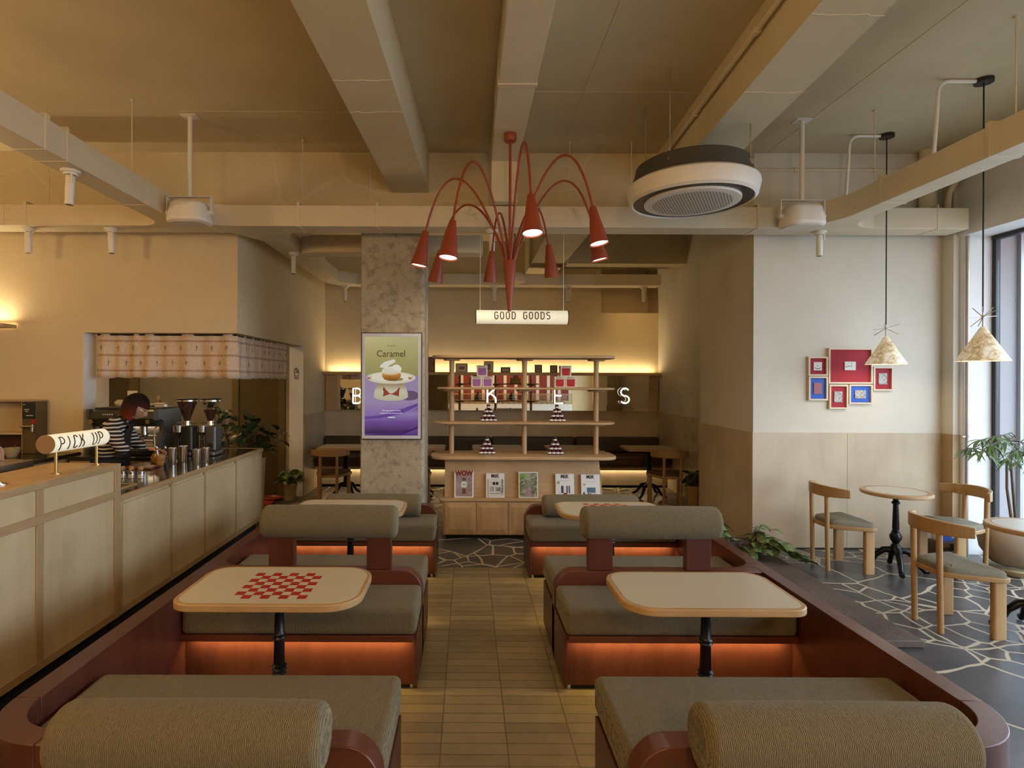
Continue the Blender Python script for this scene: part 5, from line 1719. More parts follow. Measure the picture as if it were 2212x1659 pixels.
# ------------------------------------------------------------------ alcove valance curtains
def curtain(name_lb, p0, p1, n_pleat, depth, z0, z1, seed):
    rnd = random.Random(seed)
    a, b = Vector(p0), Vector(p1)
    L = (b - a).length
    d = (b - a).normalized()
    nr = Vector((d.y, -d.x, 0))
    N, K = 150, 8
    ph = [rnd.uniform(-1, 1) for _ in range(40)]
    mb = MB()
    vs, fs = [], []
    for j in range(K + 1):
        t_ = j / K
        for i in range(N + 1):
            s_ = i / N
            w = math.sin(2 * PI * n_pleat * s_ + 1.5 * math.sin(7 * s_ + ph[0] * 3)) * .6 + math.sin(2 * PI * n_pleat * .43 * s_ + ph[1] * 4) * .6
            amp = depth * (.45 + .65 * t_)
            flare = (s_ - .5) * .02 * t_
            p = a + d * (L * (s_ + flare)) + nr * (w * amp)
            z = z1 - (z1 - z0) * t_ + (.006 * math.sin(2 * PI * n_pleat * s_) if j == K else 0)
            vs.append((p.x, p.y, z))
    for j in range(K):
        for i in range(N):
            q = j * (N + 1) + i
            fs.append((q, q + 1, q + N + 2, q + N + 1))
    mb.add(vs, fs)
    t = thing('valance_curtain', name_lb, 'curtain', ((a.x + b.x) / 2, (a.y + b.y) / 2, z0), group='striped valances over the alcove')
    obj('cloth', mb, 'curtain', t, solid=.003, ang=80)
    # embroidered motifs, two staggered rows
    mo = MB()
    for r, zz in ((0, z0 + .315), (1, z0 + .155)):
        cnt = 9
        for i in range(cnt):
            s_ = (i + .35 + .45 * r) / cnt
            if s_ > .97:
                continue
            t_ = (z1 - zz) / (z1 - z0)
            w = math.sin(2 * PI * n_pleat * s_ + 1.5 * math.sin(7 * s_ + ph[0] * 3)) * .6 + math.sin(2 * PI * n_pleat * .43 * s_ + ph[1] * 4) * .6
            q = a + d * (L * (s_ + (s_ - .5) * .02 * t_)) + nr * (w * depth * (.45 + .65 * t_) + .004)
            q.z = zz
            U = Vector((0, 0, 1))
            mo.tube([q + U * .03, q + U * .012 + d * .002, q - U * .03], .0015, 5)
            mo.tube([q + d * (.014 * math.cos(k * PI / 5)) + U * (.012 * math.sin(k * PI / 5)) for k in range(8)], .0015, 5)
    obj('embroidery', mo, 'darkbrown_text', t)
    obj('curtain_rod', MB().cyl(a + Vector((0, 0, z1 - .01)), b + Vector((0, 0, z1 - .01)), .008, n=8), 'black', t)
    return t
curtain('striped linen valance on the front of the alcove above the barista', (pt(211, 720, 5.96).x, 5.96, 0), (KX - .03, 5.96, 0), 8, .034, 1.705, 2.165, 3)
curtain('striped linen valance on the side of the alcove facing the booths', (KX - .07, 6.02, 0), (KX - .07, 7.72, 0), 15, .026, 1.70, 2.165, 5)

# ------------------------------------------------------------------ back counter with espresso machine
bc = thing('back_counter', 'dark topped back counter inside the alcove under the espresso machine', 'counter', (-3.7, 6.0, 0))
obj('carcass', MB().box(-3.95, -3.06, 5.66, 6.34, .1, .88), 'birch', bc)
obj('toe_kick', MB().box(-3.93, -3.08, 5.70, 6.30, .001, .1), 'rubber', bc)
obj('worktop', MB().box(-3.965, -3.03, 5.64, 6.36, .8805, .92), 'darkstone', bc, bevel=.003)
em_ = thing('espresso_machine', 'two group espresso machine with black housing behind the barista', 'espresso machine', (-3.45, 5.95, .92))
ex0, ex1, ey0, ey1 = -3.80, -3.10, 5.75, 6.18
M['gunmetal'] = plain('gunmetal_casting', (.12, .12, .115), .35, .6)
M['machine'] = plain('olive_black_housing', (.040, .036, .022), .3, .3)
M['bluegrey'] = plain('blue_grey_edge', (.13, .17, .20), .35, .5)
obj('base_tray', MB().box(ex0 + .02, ex1 - .01, ey0 - .03, ey1, .925, .985), 'blackp', em_, bevel=.01)
obj('drip_grate', MB().box(ex0 + .04, ex1 - .06, ey0 - .025, ey0 + .16, .9852, .992), 'steel', em_)
obj('back_body', MB().box(ex0 + .03, ex1 - .02, ey0 + .20, ey1, .9855, 1.20), 'steel', em_, bevel=.006)
obj('upper_housing', MB().prism([(ey0 + .02, 1.21), (ey1, 1.21), (ey1, 1.385), (ey0 + .03, 1.385), (ey0 - .02, 1.36), (ey0 - .03, 1.29)], ex0, ex1 - .045, 'x'), 'machine', em_, bevel=.006)
obj('top_tray', MB().box(ex0 + .01, ex1 - .03, ey0 + .04, ey1, 1.3855, 1.40), 'blackp', em_, bevel=.004)
# angular side panel, stepped like a Z
side = [(ey0 - .03, 1.30), (ey0 - .03, 1.385), (ey1, 1.385), (ey1, .93), (ey0 - .04, .93), (ey0 - .04, .985), (ey0 + .06, 1.17), (ey0 + .06, 1.27)]
obj('side_panel', MB().prism(side, ex1 - .0445, ex1, 'x'), 'gunmetal', em_, smooth=False)
obj('side_edge', MB().prism([(ey0 - .045, .96), (ey0 - .045, .985), (ey0 + .095, 1.165), (ey0 + .10, 1.14)], ex1 - .05, ex1 + .004, 'x').prism([(ey0 - .036, 1.28), (ey0 - .036, 1.385), (ey0 - .026, 1.385), (ey0 - .026, 1.28)], ex1 - .05, ex1 + .004, 'x'), 'bluegrey', em_)
obj('side_panel', MB().prism(side, ex0 - .03, ex0 - .0005, 'x'), 'gunmetal', em_, smooth=False)
for x in (-3.62, -3.30):
    g = obj('group_head', MB().cyl((x, ey0 + .06, 1.15), (x, ey0 + .06, 1.21), .036, n=20).cyl((x, ey0 + .06, 1.125), (x, ey0 + .06, 1.15), .043, n=20), 'steel', em_)
    obj('portafilter', MB().cyl((x, ey0 + .06, 1.105), (x, ey0 + .06, 1.1245), .036, n=18).tube([(x, ey0 + .03, 1.115), (x + .01, ey0 - .06, 1.11), (x + .015, ey0 - .13, 1.10)], [.012, .014, .017], 10), 'blackp', em_)
for x in (ex0 + .03, ex1 - .10):
    obj('steam_knob', MB().cyl((x, ey0 - .055, 1.265), (x, ey0 - .03, 1.265), .022, n=16), 'brass', em_)
for x in (ex0 + .05, ex1 - .03):
    obj('steam_wand', MB().tube([(x, ey0 - .02, 1.21), (x + .01, ey0 - .07, 1.20), (x + .02, ey0 - .10, 1.12), (x + .035, ey0 - .11, 1.02)], .006, 8), 'steel', em_)
for i in range(5):
    x = ex0 + .14 + i * .022
    obj('button', MB().cyl((x, ey0 - .031, 1.335), (x, ey0 - .020, 1.335), .006, n=8), 'paper', em_)
obj('wire_rack', MB().tube([(ex1 - .30, ey0 + .17, 1.0), (ex1 - .30, ey0 + .17, 1.10), (ex1 - .17, ey0 + .17, 1.10), (ex1 - .17, ey0 + .17, 1.0)], .003, 6).tube([(ex1 - .30, ey0 + .17, 1.05), (ex1 - .17, ey0 + .17, 1.05)], .002, 6).tube([(ex1 - .24, ey0 + .17, 1.0), (ex1 - .24, ey0 + .17, 1.10)], .002, 6), 'steel', em_)
# things on the machine
tw = MB()
tw.ball((-3.60, 5.98, 1.435), (.075, .06, .036), 16, 10).ball((-3.63, 5.95, 1.44), (.05, .05, .035), 14, 8).ball((-3.56, 5.99, 1.445), (.045, .045, .035), 14, 8)
rn = random.Random(4)
for v_ in tw.bm.verts:
    v_.co += Vector((rn.uniform(-.005, .005), rn.uniform(-.005, .005), rn.uniform(-.004, .004)))
    v_.co.z = max(v_.co.z, 1.401)
tag(obj('folded_towel', tw, 'towel', ang=80), 'crumpled cream towel on the left of the espresso machine', 'towel')
pl = thing('stacked_plates', 'cream plate lying on top of the espresso machine', 'plate', (-3.27, 5.97, 1.40))
obj('plate', MB().lathe([(0, 1.401), (.06, 1.401), (.085, 1.42), (.083, 1.423), (.058, 1.406), (0, 1.406)], (-3.34, 5.97, 0), 24), 'boxwhite', pl)
obj('mound', MB().ball((-3.34, 5.97, 1.424), (.072, .06, .014), 16, 8), 'towel', pl)
tb = thing('metal_box', 'shiny small box on the right end of the espresso machine', 'box', (-3.17, 5.95, 1.40))
obj('tin', MB().box(-3.235, -3.13, 5.88, 5.94, 1.401, 1.435), 'steel', tb, bevel=.004)
obj('tin_lid', MB().box(-3.24, -3.125, 5.875, 5.945, 1.4352, 1.445), 'paper', tb, bevel=.003)
wb_ = thing('wooden_stopper_bottle', 'small bottle with wooden stopper behind the espresso machine', 'bottle', (-3.30, 6.10, 1.40))
obj('bottle_body', MB().lathe([(0, 1.401), (.026, 1.401), (.028, 1.44), (.018, 1.463), (.014, 1.475), (0, 1.475)], (-3.31, 6.10, 0), 16), 'amber', wb_)
obj('stopper', MB().cyl((-3.31, 6.10, 1.4755), (-3.31, 6.10, 1.515), .019, n=14), 'chair', wb_)

# ------------------------------------------------------------------ grinders
def grinder(x, y, fill, label, bodymat):
    z = .9205
    t = thing('coffee_grinder', label, 'coffee grinder', (x, y, z), group='coffee grinders on the service counter')
    obj('base_foot', MB().prism(rrect(x - .10, x + .11, y - .13, y + .10, .03, 5), z, z + .045), bodymat, t, bevel=.012)
    obj('motor_body', MB().prism(rrect(x - .02, x + .105, y - .09, y + .08, .035, 6), z + .046, z + .30), bodymat, t, bevel=.012)
    obj('dial', MB().cyl((x + .05, y - .098, z + .10), (x + .05, y - .088, z + .10), .026, n=16), 'blackp', t)
    obj('dosing_cup', MB().lathe([(0, z + .16), (.012, z + .16), (.014, z + .19), (.052, z + .235), (.054, z + .30), (.045, z + .30), (0, z + .295)], (x - .055, y - .045, 0), 22), 'steel', t)
    obj('spout', MB().cyl((x - .055, y - .045, z + .08), (x - .055, y - .045, z + .158), .017, .014, n=14), 'blackp', t)
    obj('fork', MB().box(x - .085, x - .02, y - .10, y - .03, z + .072, z + .080), 'steel', t)
    obj('collar', MB().cyl((x + .01, y, z + .301), (x + .01, y, z + .345), .034, .030, n=20), 'steel', t)
    obj('lever', MB().cyl((x - .08, y - .03, z + .325), (x + .10, y + .02, z + .325), .005, n=8), 'blackp', t)
    zh = z + .346
    cn = [(.028, zh), (.030, zh + .01), (.098, zh + .20), (.098, zh + .215)]
    obj('hopper', MB().lathe(cn, (x + .01, y, 0), 32), 'glassc', t)
    tp = zh + .01 + .19 * fill
    rt = .030 + .068 * fill - .003
    obj('coffee_beans', MB().lathe([(0, zh + .002), (.026, zh + .002), (.028, zh + .012), (rt, tp), (rt * .5, tp + .004), (0, tp + .006)], (x + .01, y, 0), 28), 'beans', t)
    obj('hopper_band', MB().lathe([(.0985, zh + .20), (.1005, zh + .20), (.1005, zh + .214), (.0985, zh + .214)], (x + .01, y, 0), 32, close=True), 'steel', t)
    obj('hopper_lid', MB().lathe([(0, zh + .2155), (.104, zh + .2155), (.106, zh + .222), (.098, zh + .230), (0, zh + .232)], (x + .01, y, 0), 32), 'blackp', t)
grinder(-2.885, 5.84, .98, 'black coffee grinder with a full hopper, left of the pair', 'machine')
grinder(-2.655, 5.86, .55, 'grey coffee grinder with a half full hopper, right of the pair', 'gunmetal')

# ------------------------------------------------------------------ small things on the counter
def cup(x, y, h, r, label):
    z = .9205
    t = thing('shaker_cup', label, 'cup', (x, y, z), group='steel shaker cups on the service counter')
    obj('cup_body', MB().lathe([(0, z), (r * .78, z), (r * .80, z + .004), (r, z + h), (r + .002, z + h + .002), (r - .003, z + h), (r * .76, z + .006), (0, z + .006)], (x, y, 0), 28), 'steel', t)
    obj('rim', MB().lathe([(r, z + h - .006), (r + .003, z + h - .004), (r + .003, z + h), (r, z + h + .002)], (x, y, 0), 28), 'steel', t)
cup(-2.672, 5.16, .150, .040, 'steel shaker cup, leftmost of the four by the grinders')
cup(-2.646, 5.30, .150, .041, 'steel shaker cup, second from left and set slightly back')
cup(-2.436, 5.13, .140, .037, 'steel shaker cup with a lid line, nearest the counter edge')
cup(-2.418, 5.26, .140, .036, 'steel shaker cup hidden behind the cup nearest the edge')
def bottle(x, y, label):
    z = .9205
    t = thing('cork_bottle', label, 'bottle', (x, y, z), group='three small cork bottles on the low counter')
    obj('bottle_glass', MB().lathe([(0, z), (.026, z), (.027, z + .055), (.022, z + .066), (.020, z + .075)], (x, y, 0), 18), 'glassc', t)
    obj('contents', MB().lathe([(0, z + .003), (.022, z + .003), (.022, z + .03), (0, z + .03)], (x, y, 0), 14), 'boxwhite', t)
    obj('cork', MB().cyl((x, y, z + .068), (x, y, z + .092), .019, n=14), 'chair', t)
bottle(-2.690, 4.445, 'small cork bottle, leftmost of three on the low counter')
bottle(-2.618, 4.44, 'small cork bottle, middle of three on the low counter')
bottle(-2.545, 4.44, 'small cork bottle, rightmost of three on the low counter')
z = .9205
sc_ = thing('spoon_cup', 'tan ceramic cup holding spoons beside the shaker cups', 'cup', (-2.745, 5.10, z))
obj('cup_body', MB().lathe([(0, z), (.030, z), (.032, z + .004), (.036, z + .045), (.040, z + .05), (.042, z + .095), (.039, z + .095), (.034, z + .01), (0, z + .01)], (-2.745, 5.10, 0), 24), 'ceramic', sc_)
for dx, dy, lx in ((-.01, 0, -.035), (.012, .01, .03)):
    obj('spoon', MB().tube([(-2.745 + dx, 5.10 + dy, z + .02), (-2.745 + lx, 5.10 + dy, z + .14)], .003, 6).ball((-2.745 + lx * 1.1, 5.10 + dy, z + .155), (.011, .006, .02), 10, 8), 'steel', sc_)
db = thing('dropper_bottle', 'tiny dark bottle in front of the spoon cup', 'bottle', (-2.655, 5.03, z))
obj('bottle_glass', MB().lathe([(0, z), (.022, z), (.024, z + .03), (.012, z + .045), (.010, z + .06), (0, z + .06)], (-2.655, 5.03, 0), 16), 'blackp', db)
obj('stopper', MB().cyl((-2.655, 5.03, z + .0602), (-2.655, 5.03, z + .075), .009, n=10), 'blackp', db)
tp = thing('amber_pitcher', 'squat amber glass pitcher under the hands of the barista', 'pitcher', (-2.885, 5.32, z))
obj('pitcher_body', MB().lathe([(0, z), (.055, z), (.066, z + .02), (.066, z + .05), (.052, z + .075), (.050, z + .082), (.046, z + .08), (0, z + .07)], (-2.885, 5.32, 0), 28), 'amber', tp)
obj('handle', MB().tube([(-2.885 + .06, 5.3, z + .06), (-2.885 + .095, 5.3, z + .05), (-2.885 + .09, 5.3, z + .02), (-2.885 + .062, 5.3, z + .018)], .006, 8), 'amber', tp)
tm = thing('tamper', 'black handled coffee tool held over the pitcher', 'tool', (-2.80, 5.25, z))
obj('handle', MB().tube([(-2.755, 5.375, z + .02), (-2.74, 5.39, z + .05), (-2.73, 5.42, z + .055)], [.016, .022, .014], 12), 'blackp', tm)
obj('tool_head', MB().cyl((-2.765, 5.37, z), (-2.765, 5.37, z + .016), .03, n=18), 'steel', tm)
wt = thing('wooden_board', 'dark red wooden tray on the counter in front of the barista', 'tray', (-2.82, 4.93, z))
obj('board', MB().box(-2.97, -2.70, 4.86, 5.02, z, z + .016), 'redwoodx', wt, bevel=.004)

# ------------------------------------------------------------------ left back corner: brewer cabinet, steel bench, cream shield
lb = thing('rear_bench', 'long birch back bench under the brewer cabinet at far left', 'counter', (-4.9, 5.3, 0))
obj('carcass', MB().box(-6.5, -3.99, 4.92, 5.86, .001, .90), 'birch', lb)
obj('worktop', MB().box(-6.5, -3.98, 4.90, 5.865, .9005, .94), 'darkstone', lb, bevel=.002)
bw = thing('brewer_cabinet', 'plywood cabinet with a built in dark dispenser at the left edge', 'cabinet', (-5.0, 5.78, .94))
zb_ = .941
Y0, Y1 = 5.71, 5.865
obj('carcass', MB().box(-5.9, -5.885, Y0, Y1, zb_, 1.46).box(-5.884, -4.47, Y1 - .012, Y1, zb_, 1.46).box(-5.884, -4.47, Y0, Y1 - .0125, 1.13, 1.15).box(-4.469, -4.465, Y0, Y1, zb_, 1.46), 'birch', bw, smooth=False)
obj('top_board', MB().box(-5.92, -4.315, Y0 - .02, Y1, 1.461, 1.476), 'birchtrim', bw, bevel=.002)
obj('red_lining', MB().box(-5.884, -4.47, Y1 - .02, Y1 - .0125, zb_, 1.13), 'redwood', bw)
obj('dispenser', MB().box(-4.46, -4.326, Y0, Y1, zb_, 1.46), 'brown_frame', bw, bevel=.003)
obj('control_panel', MB().box(-4.456, -4.330, Y0 - .006, Y0 - .0002, 1.29, 1.45), 'blackp', bw)
for i, (w0, zz) in enumerate(((.02, 1.43), (.05, 1.38), (.03, 1.36), (.07, 1.32))):
    obj('display_line', MB().box(-4.45 + .01 * i, -4.45 + .01 * i + w0, Y0 - .009, Y0 - .0062, zz, zz + .006), 'paper', bw)
obj('tap', MB().cyl((-4.44, Y0 - .04, 1.215), (-4.32, Y0 - .04, 1.215), .011, n=10).cyl((-4.335, Y0 - .04, 1.165), (-4.335, Y0 - .04, 1.235), .014, n=10).cyl((-4.44, Y0 - .04, 1.215), (-4.44, Y0, 1.215), .022, n=10), 'steel', bw)
obj('tap_plate', MB().box(-4.36, -4.33, Y0 - .014, Y0 - .0002, 1.24, 1.285), 'boxred', bw)
cs = thing('sugar_bowl', 'small pale bowl with a spoon beside the dispenser', 'bowl', (-4.36, 5.45, .94))
obj('bowl', MB().lathe([(0, .941), (.04, .941), (.065, .99), (.068, 1.03), (.063, 1.03), (.04, .95), (0, .95)], (-4.36, 5.45, 0), 20), 'claypale', cs)
obj('spoon', MB().tube([(-4.36, 5.45, .96), (-4.31, 5.43, 1.07)], .004, 6), 'steel', cs)
sb = thing('steel_bench', 'steel topped ice bench between the counters at the left edge', 'bench', (-4.2, 4.1, 0))
obj('cabinet', MB().box(-6.0, -3.48, 3.75, 4.52, .001, .99), 'steelg', sb)
obj('top', MB().box(-6.02, -3.46, 3.72, 4.55, .9905, 1.05), 'steel', sb, bevel=.008)
obj('inset_lid', MB().box(-5.9, -3.75, 3.85, 4.40, 1.0505, 1.058), 'claypale', sb, bevel=.003)
sh = thing('splash_shield', 'cream half round shield standing on the steel bench', 'shield', (-4.2, 4.5, 1.05))
obj('panel', MB().prism([(-5.4, 1.0505), (-3.62, 1.0505)] + [(-3.62 - .30 + .30 * math.cos(math.radians(a)), 1.12 + .10 * math.sin(math.radians(a))) for a in range(0, 100, 10)] + [(-5.4, 1.22)], 4.44, 4.455, 'y'), 'pink', sh, bevel=.003)
ws = thing('wall_shelf', 'short lit oak shelf on the kitchen wall at the left edge', 'shelf', (-5.2, 5.75, 2.2))
p = pt(23, 710, 5.78)
obj('board', MB().box(-6.4, p.x, 5.68, 5.86, 2.208, 2.245), 'oak', ws, bevel=.003)
obj('led_strip', MB().box(-6.38, p.x - .02, 5.855, 5.868, 2.235, 2.2449), 'ledstrip', ws)

# ------------------------------------------------------------------ barista
bar = thing('person', 'woman in a striped sweater and dark apron looking down at the counter', 'person', (-3.25, 5.28, 0), math.radians(26))
def skinmesh(name, verts, edges, radii, mat, parent, sub=2, root=0, ret=False):
    me = bpy.data.meshes.new(name)
    me.from_pydata([Vector(v) - chain_loc(parent) for v in verts], edges, [])
    o = bpy.data.objects.new(name, me)
    COL.objects.link(o)
    md = o.modifiers.new('Skin', 'SKIN')
    md.use_smooth_shade = True
    for i, r in enumerate(radii):
        sv = me.skin_vertices[0].data[i]
        sv.radius = (r, r) if isinstance(r, (int, float)) else r
    me.skin_vertices[0].data[root].use_root = True
    ms = o.modifiers.new('Sub', 'SUBSURF')
    ms.levels = ms.render_levels = sub
    dg = bpy.context.evaluated_depsgraph_get()
    out = bpy.data.meshes.new_from_object(o.evaluated_get(dg))
    bpy.data.objects.remove(o)
    return out
hd = Vector((-3.095, 5.265, 1.43))          # centre of the head
PITCH = math.radians(32)
Rh = Matrix.Rotation(math.radians(-8), 3, 'Z') @ Matrix.Rotation(PITCH, 3, 'Y')
def headmesh():
    mb = MB()
    mb.ball((0, 0, 0), 1.0, 36, 26)
    for v_ in mb.bm.verts:
        x, y, z = v_.co
        g = lambda cx, cy, cz, s_: math.exp(-((x - cx) ** 2 + (y - cy) ** 2 + (z - cz) ** 2) / (2 * s_ * s_))
        nx, ny, nz = x * .098, y * .076, z * .118
        if z < 0:
            k = 1 + .30 * z
            ny *= k
            nx = nx * (1 + .12 * z) + (.010 * -z)
        if x > 0:
            nx -= .010 * max(0, abs(z)) ** 2
        nx += .030 * g(.98, 0, -.22, .14) + .012 * g(1.0, 0, .02, .12)       # nose, bridge
        for sy in (-1, 1):
            nx -= .012 * g(.92, sy * .38, .02, .17)                      # eye sockets
        nx += .010 * g(.9, 0, -.60, .12) + .008 * g(.88, 0, -.47, .08)      # lips
        nx += .012 * g(.75, 0, -.88, .18)                                   # chin
        nx -= .006 * g(.9, 0, -.535, .05)
        for sy in (-1, 1):
            e = g(-.05, sy * .98, -.05, .16)
            ny += sy * .016 * e
        v_.co = Rh @ Vector((nx, ny, nz)) + hd
    return mb
B = {'pelvis': (-3.30, 5.34, .92), 'waist': (-3.31, 5.33, 1.06), 'chest': (-3.28, 5.31, 1.20), 'upper': (-3.25, 5.30, 1.29), 'neck': (-3.20, 5.285, 1.345), 'headb': (-3.14, 5.265, 1.39),
     'shR': (-3.275, 5.145, 1.265), 'elR': (-3.20, 5.075, 1.055), 'wrR': (-2.99, 5.15, 1.045), 'shL': (-3.22, 5.465, 1.265), 'elL': (-3.12, 5.52, 1.06), 'wrL': (-2.97, 5.36, 1.02),
     'hipR': (-3.30, 5.24, .86), 'knR': (-3.27, 5.24, .48), 'anR': (-3.29, 5.24, .09), 'toR': (-3.15, 5.22, .04), 'hipL': (-3.30, 5.44, .86), 'knL': (-3.25, 5.44, .48), 'anL': (-3.27, 5.44, .09), 'toL': (-3.12, 5.45, .04)}
names = list(B)
ix = {n: i for i, n in enumerate(names)}
edges = [('pelvis', 'waist'), ('waist', 'chest'), ('chest', 'upper'), ('upper', 'neck'), ('neck', 'headb'), ('upper', 'shR'), ('shR', 'elR'), ('elR', 'wrR'), ('upper', 'shL'), ('shL', 'elL'), ('elL', 'wrL'),
         ('pelvis', 'hipR'), ('hipR', 'knR'), ('knR', 'anR'), ('anR', 'toR'), ('pelvis', 'hipL'), ('hipL', 'knL'), ('knL', 'anL'), ('anL', 'toL')]
rad = {'pelvis': .13, 'waist': .105, 'chest': .12, 'upper': .085, 'neck': .047, 'headb': .045, 'shR': .058, 'elR': .040, 'wrR': .026, 'shL': .058, 'elL': .040, 'wrL': .026,
       'hipR': .085, 'knR': .055, 'anR': .038, 'toR': .032, 'hipL': .085, 'knL': .055, 'anL': .038, 'toL': .032}
bm_body = bmesh.new()
bm_body.from_mesh(skinmesh('b', [B[n] for n in names], [(ix[a], ix[b]) for a, b in edges], [rad[n] for n in names], 'skin', bar))
# hands: palm plus five separate fingers, curled over the tool and pitcher
def hand(w, d, up, thumb_side):
    w, d = Vector(w), Vector(d).normalized()
    up = (Vector(up) - d * Vector(up).dot(d)).normalized()
    sd = d.cross(up)
    V, Ed, R_ = [], [], []
    V += [w, w + d * .045, w + d * .085]
    R_ += [.023, (.036, .018), (.038, .016)]
    Ed += [(0, 1), (1, 2)]
    parts_ = [skinmesh('p', V, Ed, R_, 'skin', bar)]
    for k, (off, ln) in enumerate(((-.028, .066), (-.010, .074), (.009, .070), (.027, .056))):
        b0 = w + d * .080 + sd * off
        p = [b0, b0 + d * ln * .42 - up * ln * .10, b0 + d * ln * .70 - up * ln * .34, b0 + d * ln * .82 - up * ln * .62]
        parts_.append(skinmesh('f', p, [(0, 1), (1, 2), (2, 3)], [.0095, .0088, .008, .007], 'skin', bar))
    b0 = w + d * .035 + sd * thumb_side * .026
    p = [b0, b0 + sd * thumb_side * .026 + d * .022 - up * .008, b0 + sd * thumb_side * .030 + d * .052 - up * .020]
    parts_.append(skinmesh('t', p, [(0, 1), (1, 2)], [.0125, .0105, .0085], 'skin', bar))
    return parts_
for me in hand(B['wrR'], (.95, .28, -.12), (0, 0, 1), 1) + hand(B['wrL'], (.9, -.35, -.12), (0, 0, 1), -1):
    bm_body.from_mesh(me)
hmb = headmesh()
bmesh.ops.translate(hmb.bm, verts=hmb.bm.verts, vec=-bar.location)
tmpm = bpy.data.meshes.new('h')
bmesh.ops.recalc_face_normals(hmb.bm, faces=hmb.bm.faces)
hmb.bm.to_mesh(tmpm)
bm_body.from_mesh(tmpm)
bme = bpy.data.meshes.new('body')
bm_body.to_mesh(bme)
body = bpy.data.objects.new('body', bme)
COL.objects.link(body)
body.parent = bar
bme.materials.append(M['skin'])
rm = body.modifiers.new('Remesh', 'REMESH')
rm.mode = 'VOXEL'
rm.voxel_size = .0045
rm.use_smooth_shade = True
sm = body.modifiers.new('Smooth', 'SMOOTH')
sm.iterations = 2
dg = bpy.context.evaluated_depsgraph_get()
nb = bpy.data.meshes.new_from_object(body.evaluated_get(dg))
body.modifiers.clear()
body.data = nb
for p_ in nb.polygons:
    p_.use_smooth = True
# sweater
sw_v = ['waist0', 'waist', 'chest', 'upper', 'neck0', 'shR', 'elR', 'cuR', 'shL', 'elL', 'cuL']
S = dict(B)
S['waist0'] = (-3.31, 5.335, .94)
S['neck0'] = (-3.215, 5.29, 1.325)
S['cuR'] = tuple(Vector(B['elR']).lerp(Vector(B['wrR']), .36))
S['cuL'] = tuple(Vector(B['elL']).lerp(Vector(B['wrL']), .55))
sr = {'waist0': .142, 'waist': .125, 'chest': .14, 'upper': .10, 'neck0': .056, 'shR': .074, 'elR': .060, 'cuR': .042, 'shL': .074, 'elL': .058, 'cuL': .042}
se = [('waist0', 'waist'), ('waist', 'chest'), ('chest', 'upper'), ('upper', 'neck0'), ('upper', 'shR'), ('shR', 'elR'), ('elR', 'cuR'), ('upper', 'shL'), ('shL', 'elL'), ('elL', 'cuL')]
si = {n: i for i, n in enumerate(sw_v)}
def clothing(name, vn, ed, rd, mat):
    me = skinmesh(name, [S[n] for n in vn], [(vn.index(a), vn.index(b)) for a, b in ed], [rd[n] for n in vn], mat, bar)
    me.materials.clear()
    me.materials.append(M[mat])
    for p_ in me.polygons:
        p_.use_smooth = True
    o = bpy.data.objects.new(name, me)
    COL.objects.link(o)
    o.parent = bar
    return o
clothing('sweater', sw_v, se, sr, 'sweater')['label'] = 'black and white striped sweater'
S['hipc'] = (-3.30, 5.34, .90)
clothing('trousers', ['hipc', 'hipR', 'knR', 'cR', 'hipL', 'knL', 'cL'] if S.update({'cR': (-3.285, 5.24, .13), 'cL': (-3.265, 5.44, .13)}) is None else [], [('hipc', 'hipR'), ('hipR', 'knR'), ('knR', 'cR'), ('hipc', 'hipL'), ('hipL', 'knL'), ('knL', 'cL')], {'hipc': .145, 'hipR': .105, 'knR': .072, 'cR': .055, 'hipL': .105, 'knL': .072, 'cL': .055}, 'trousers')
# apron: bib wrapped round the front of the chest and skirt
def wrap(z0, z1, rfun, a0, a1, n=16, m=10):
    mb = MB()
    vs, fs = [], []
    for j in range(m + 1):
        z_ = z0 + (z1 - z0) * j / m
        c, r0, r1 = rfun(z_)
        for i in range(n + 1):
            a = math.radians(a0(z_) + (a1(z_) - a0(z_)) * i / n)
            vs.append((c.x + r0 * math.cos(a), c.y + r1 * math.sin(a), z_))
    for j in range(m):
        for i in range(n):
            q = j * (n + 1) + i
            fs.append((q, q + 1, q + n + 2, q + n + 1))
    return mb.add(vs, fs)
def ctr(z_):
    if z_ > 1.06:
        k = min(1, (z_ - 1.06) / .23)
        c = Vector(B['waist']).lerp(Vector(B['upper']), k)
        return c, .150 - .012 * k, .158 - .012 * k
    return Vector((-3.305, 5.335, z_)), .158, .168
ap = wrap(.52, 1.275, ctr, lambda z_: -70 if z_ < 1.06 else -70 + 36 * (z_ - 1.06) / .21, lambda z_: 70 if z_ < 1.06 else 70 - 36 * (z_ - 1.06) / .21)
apo = obj('apron', ap, 'apron', bar, solid=.006)
apo['label'] = 'dark brown bib apron'
obj('apron_strap', MB().tube([(-3.155, 5.215, 1.27), (-3.20, 5.205, 1.33), (-3.265, 5.24, 1.345), (-3.275, 5.31, 1.35), (-3.22, 5.37, 1.34), (-3.14, 5.365, 1.275)], .009, 8), 'apron', bar)
obj('name_badge', MB().cbox((-3.106, 5.235, 1.235), (.004, .03, .014), Matrix.Rotation(math.radians(-28), 3, 'Z')), 'greyprint', bar)
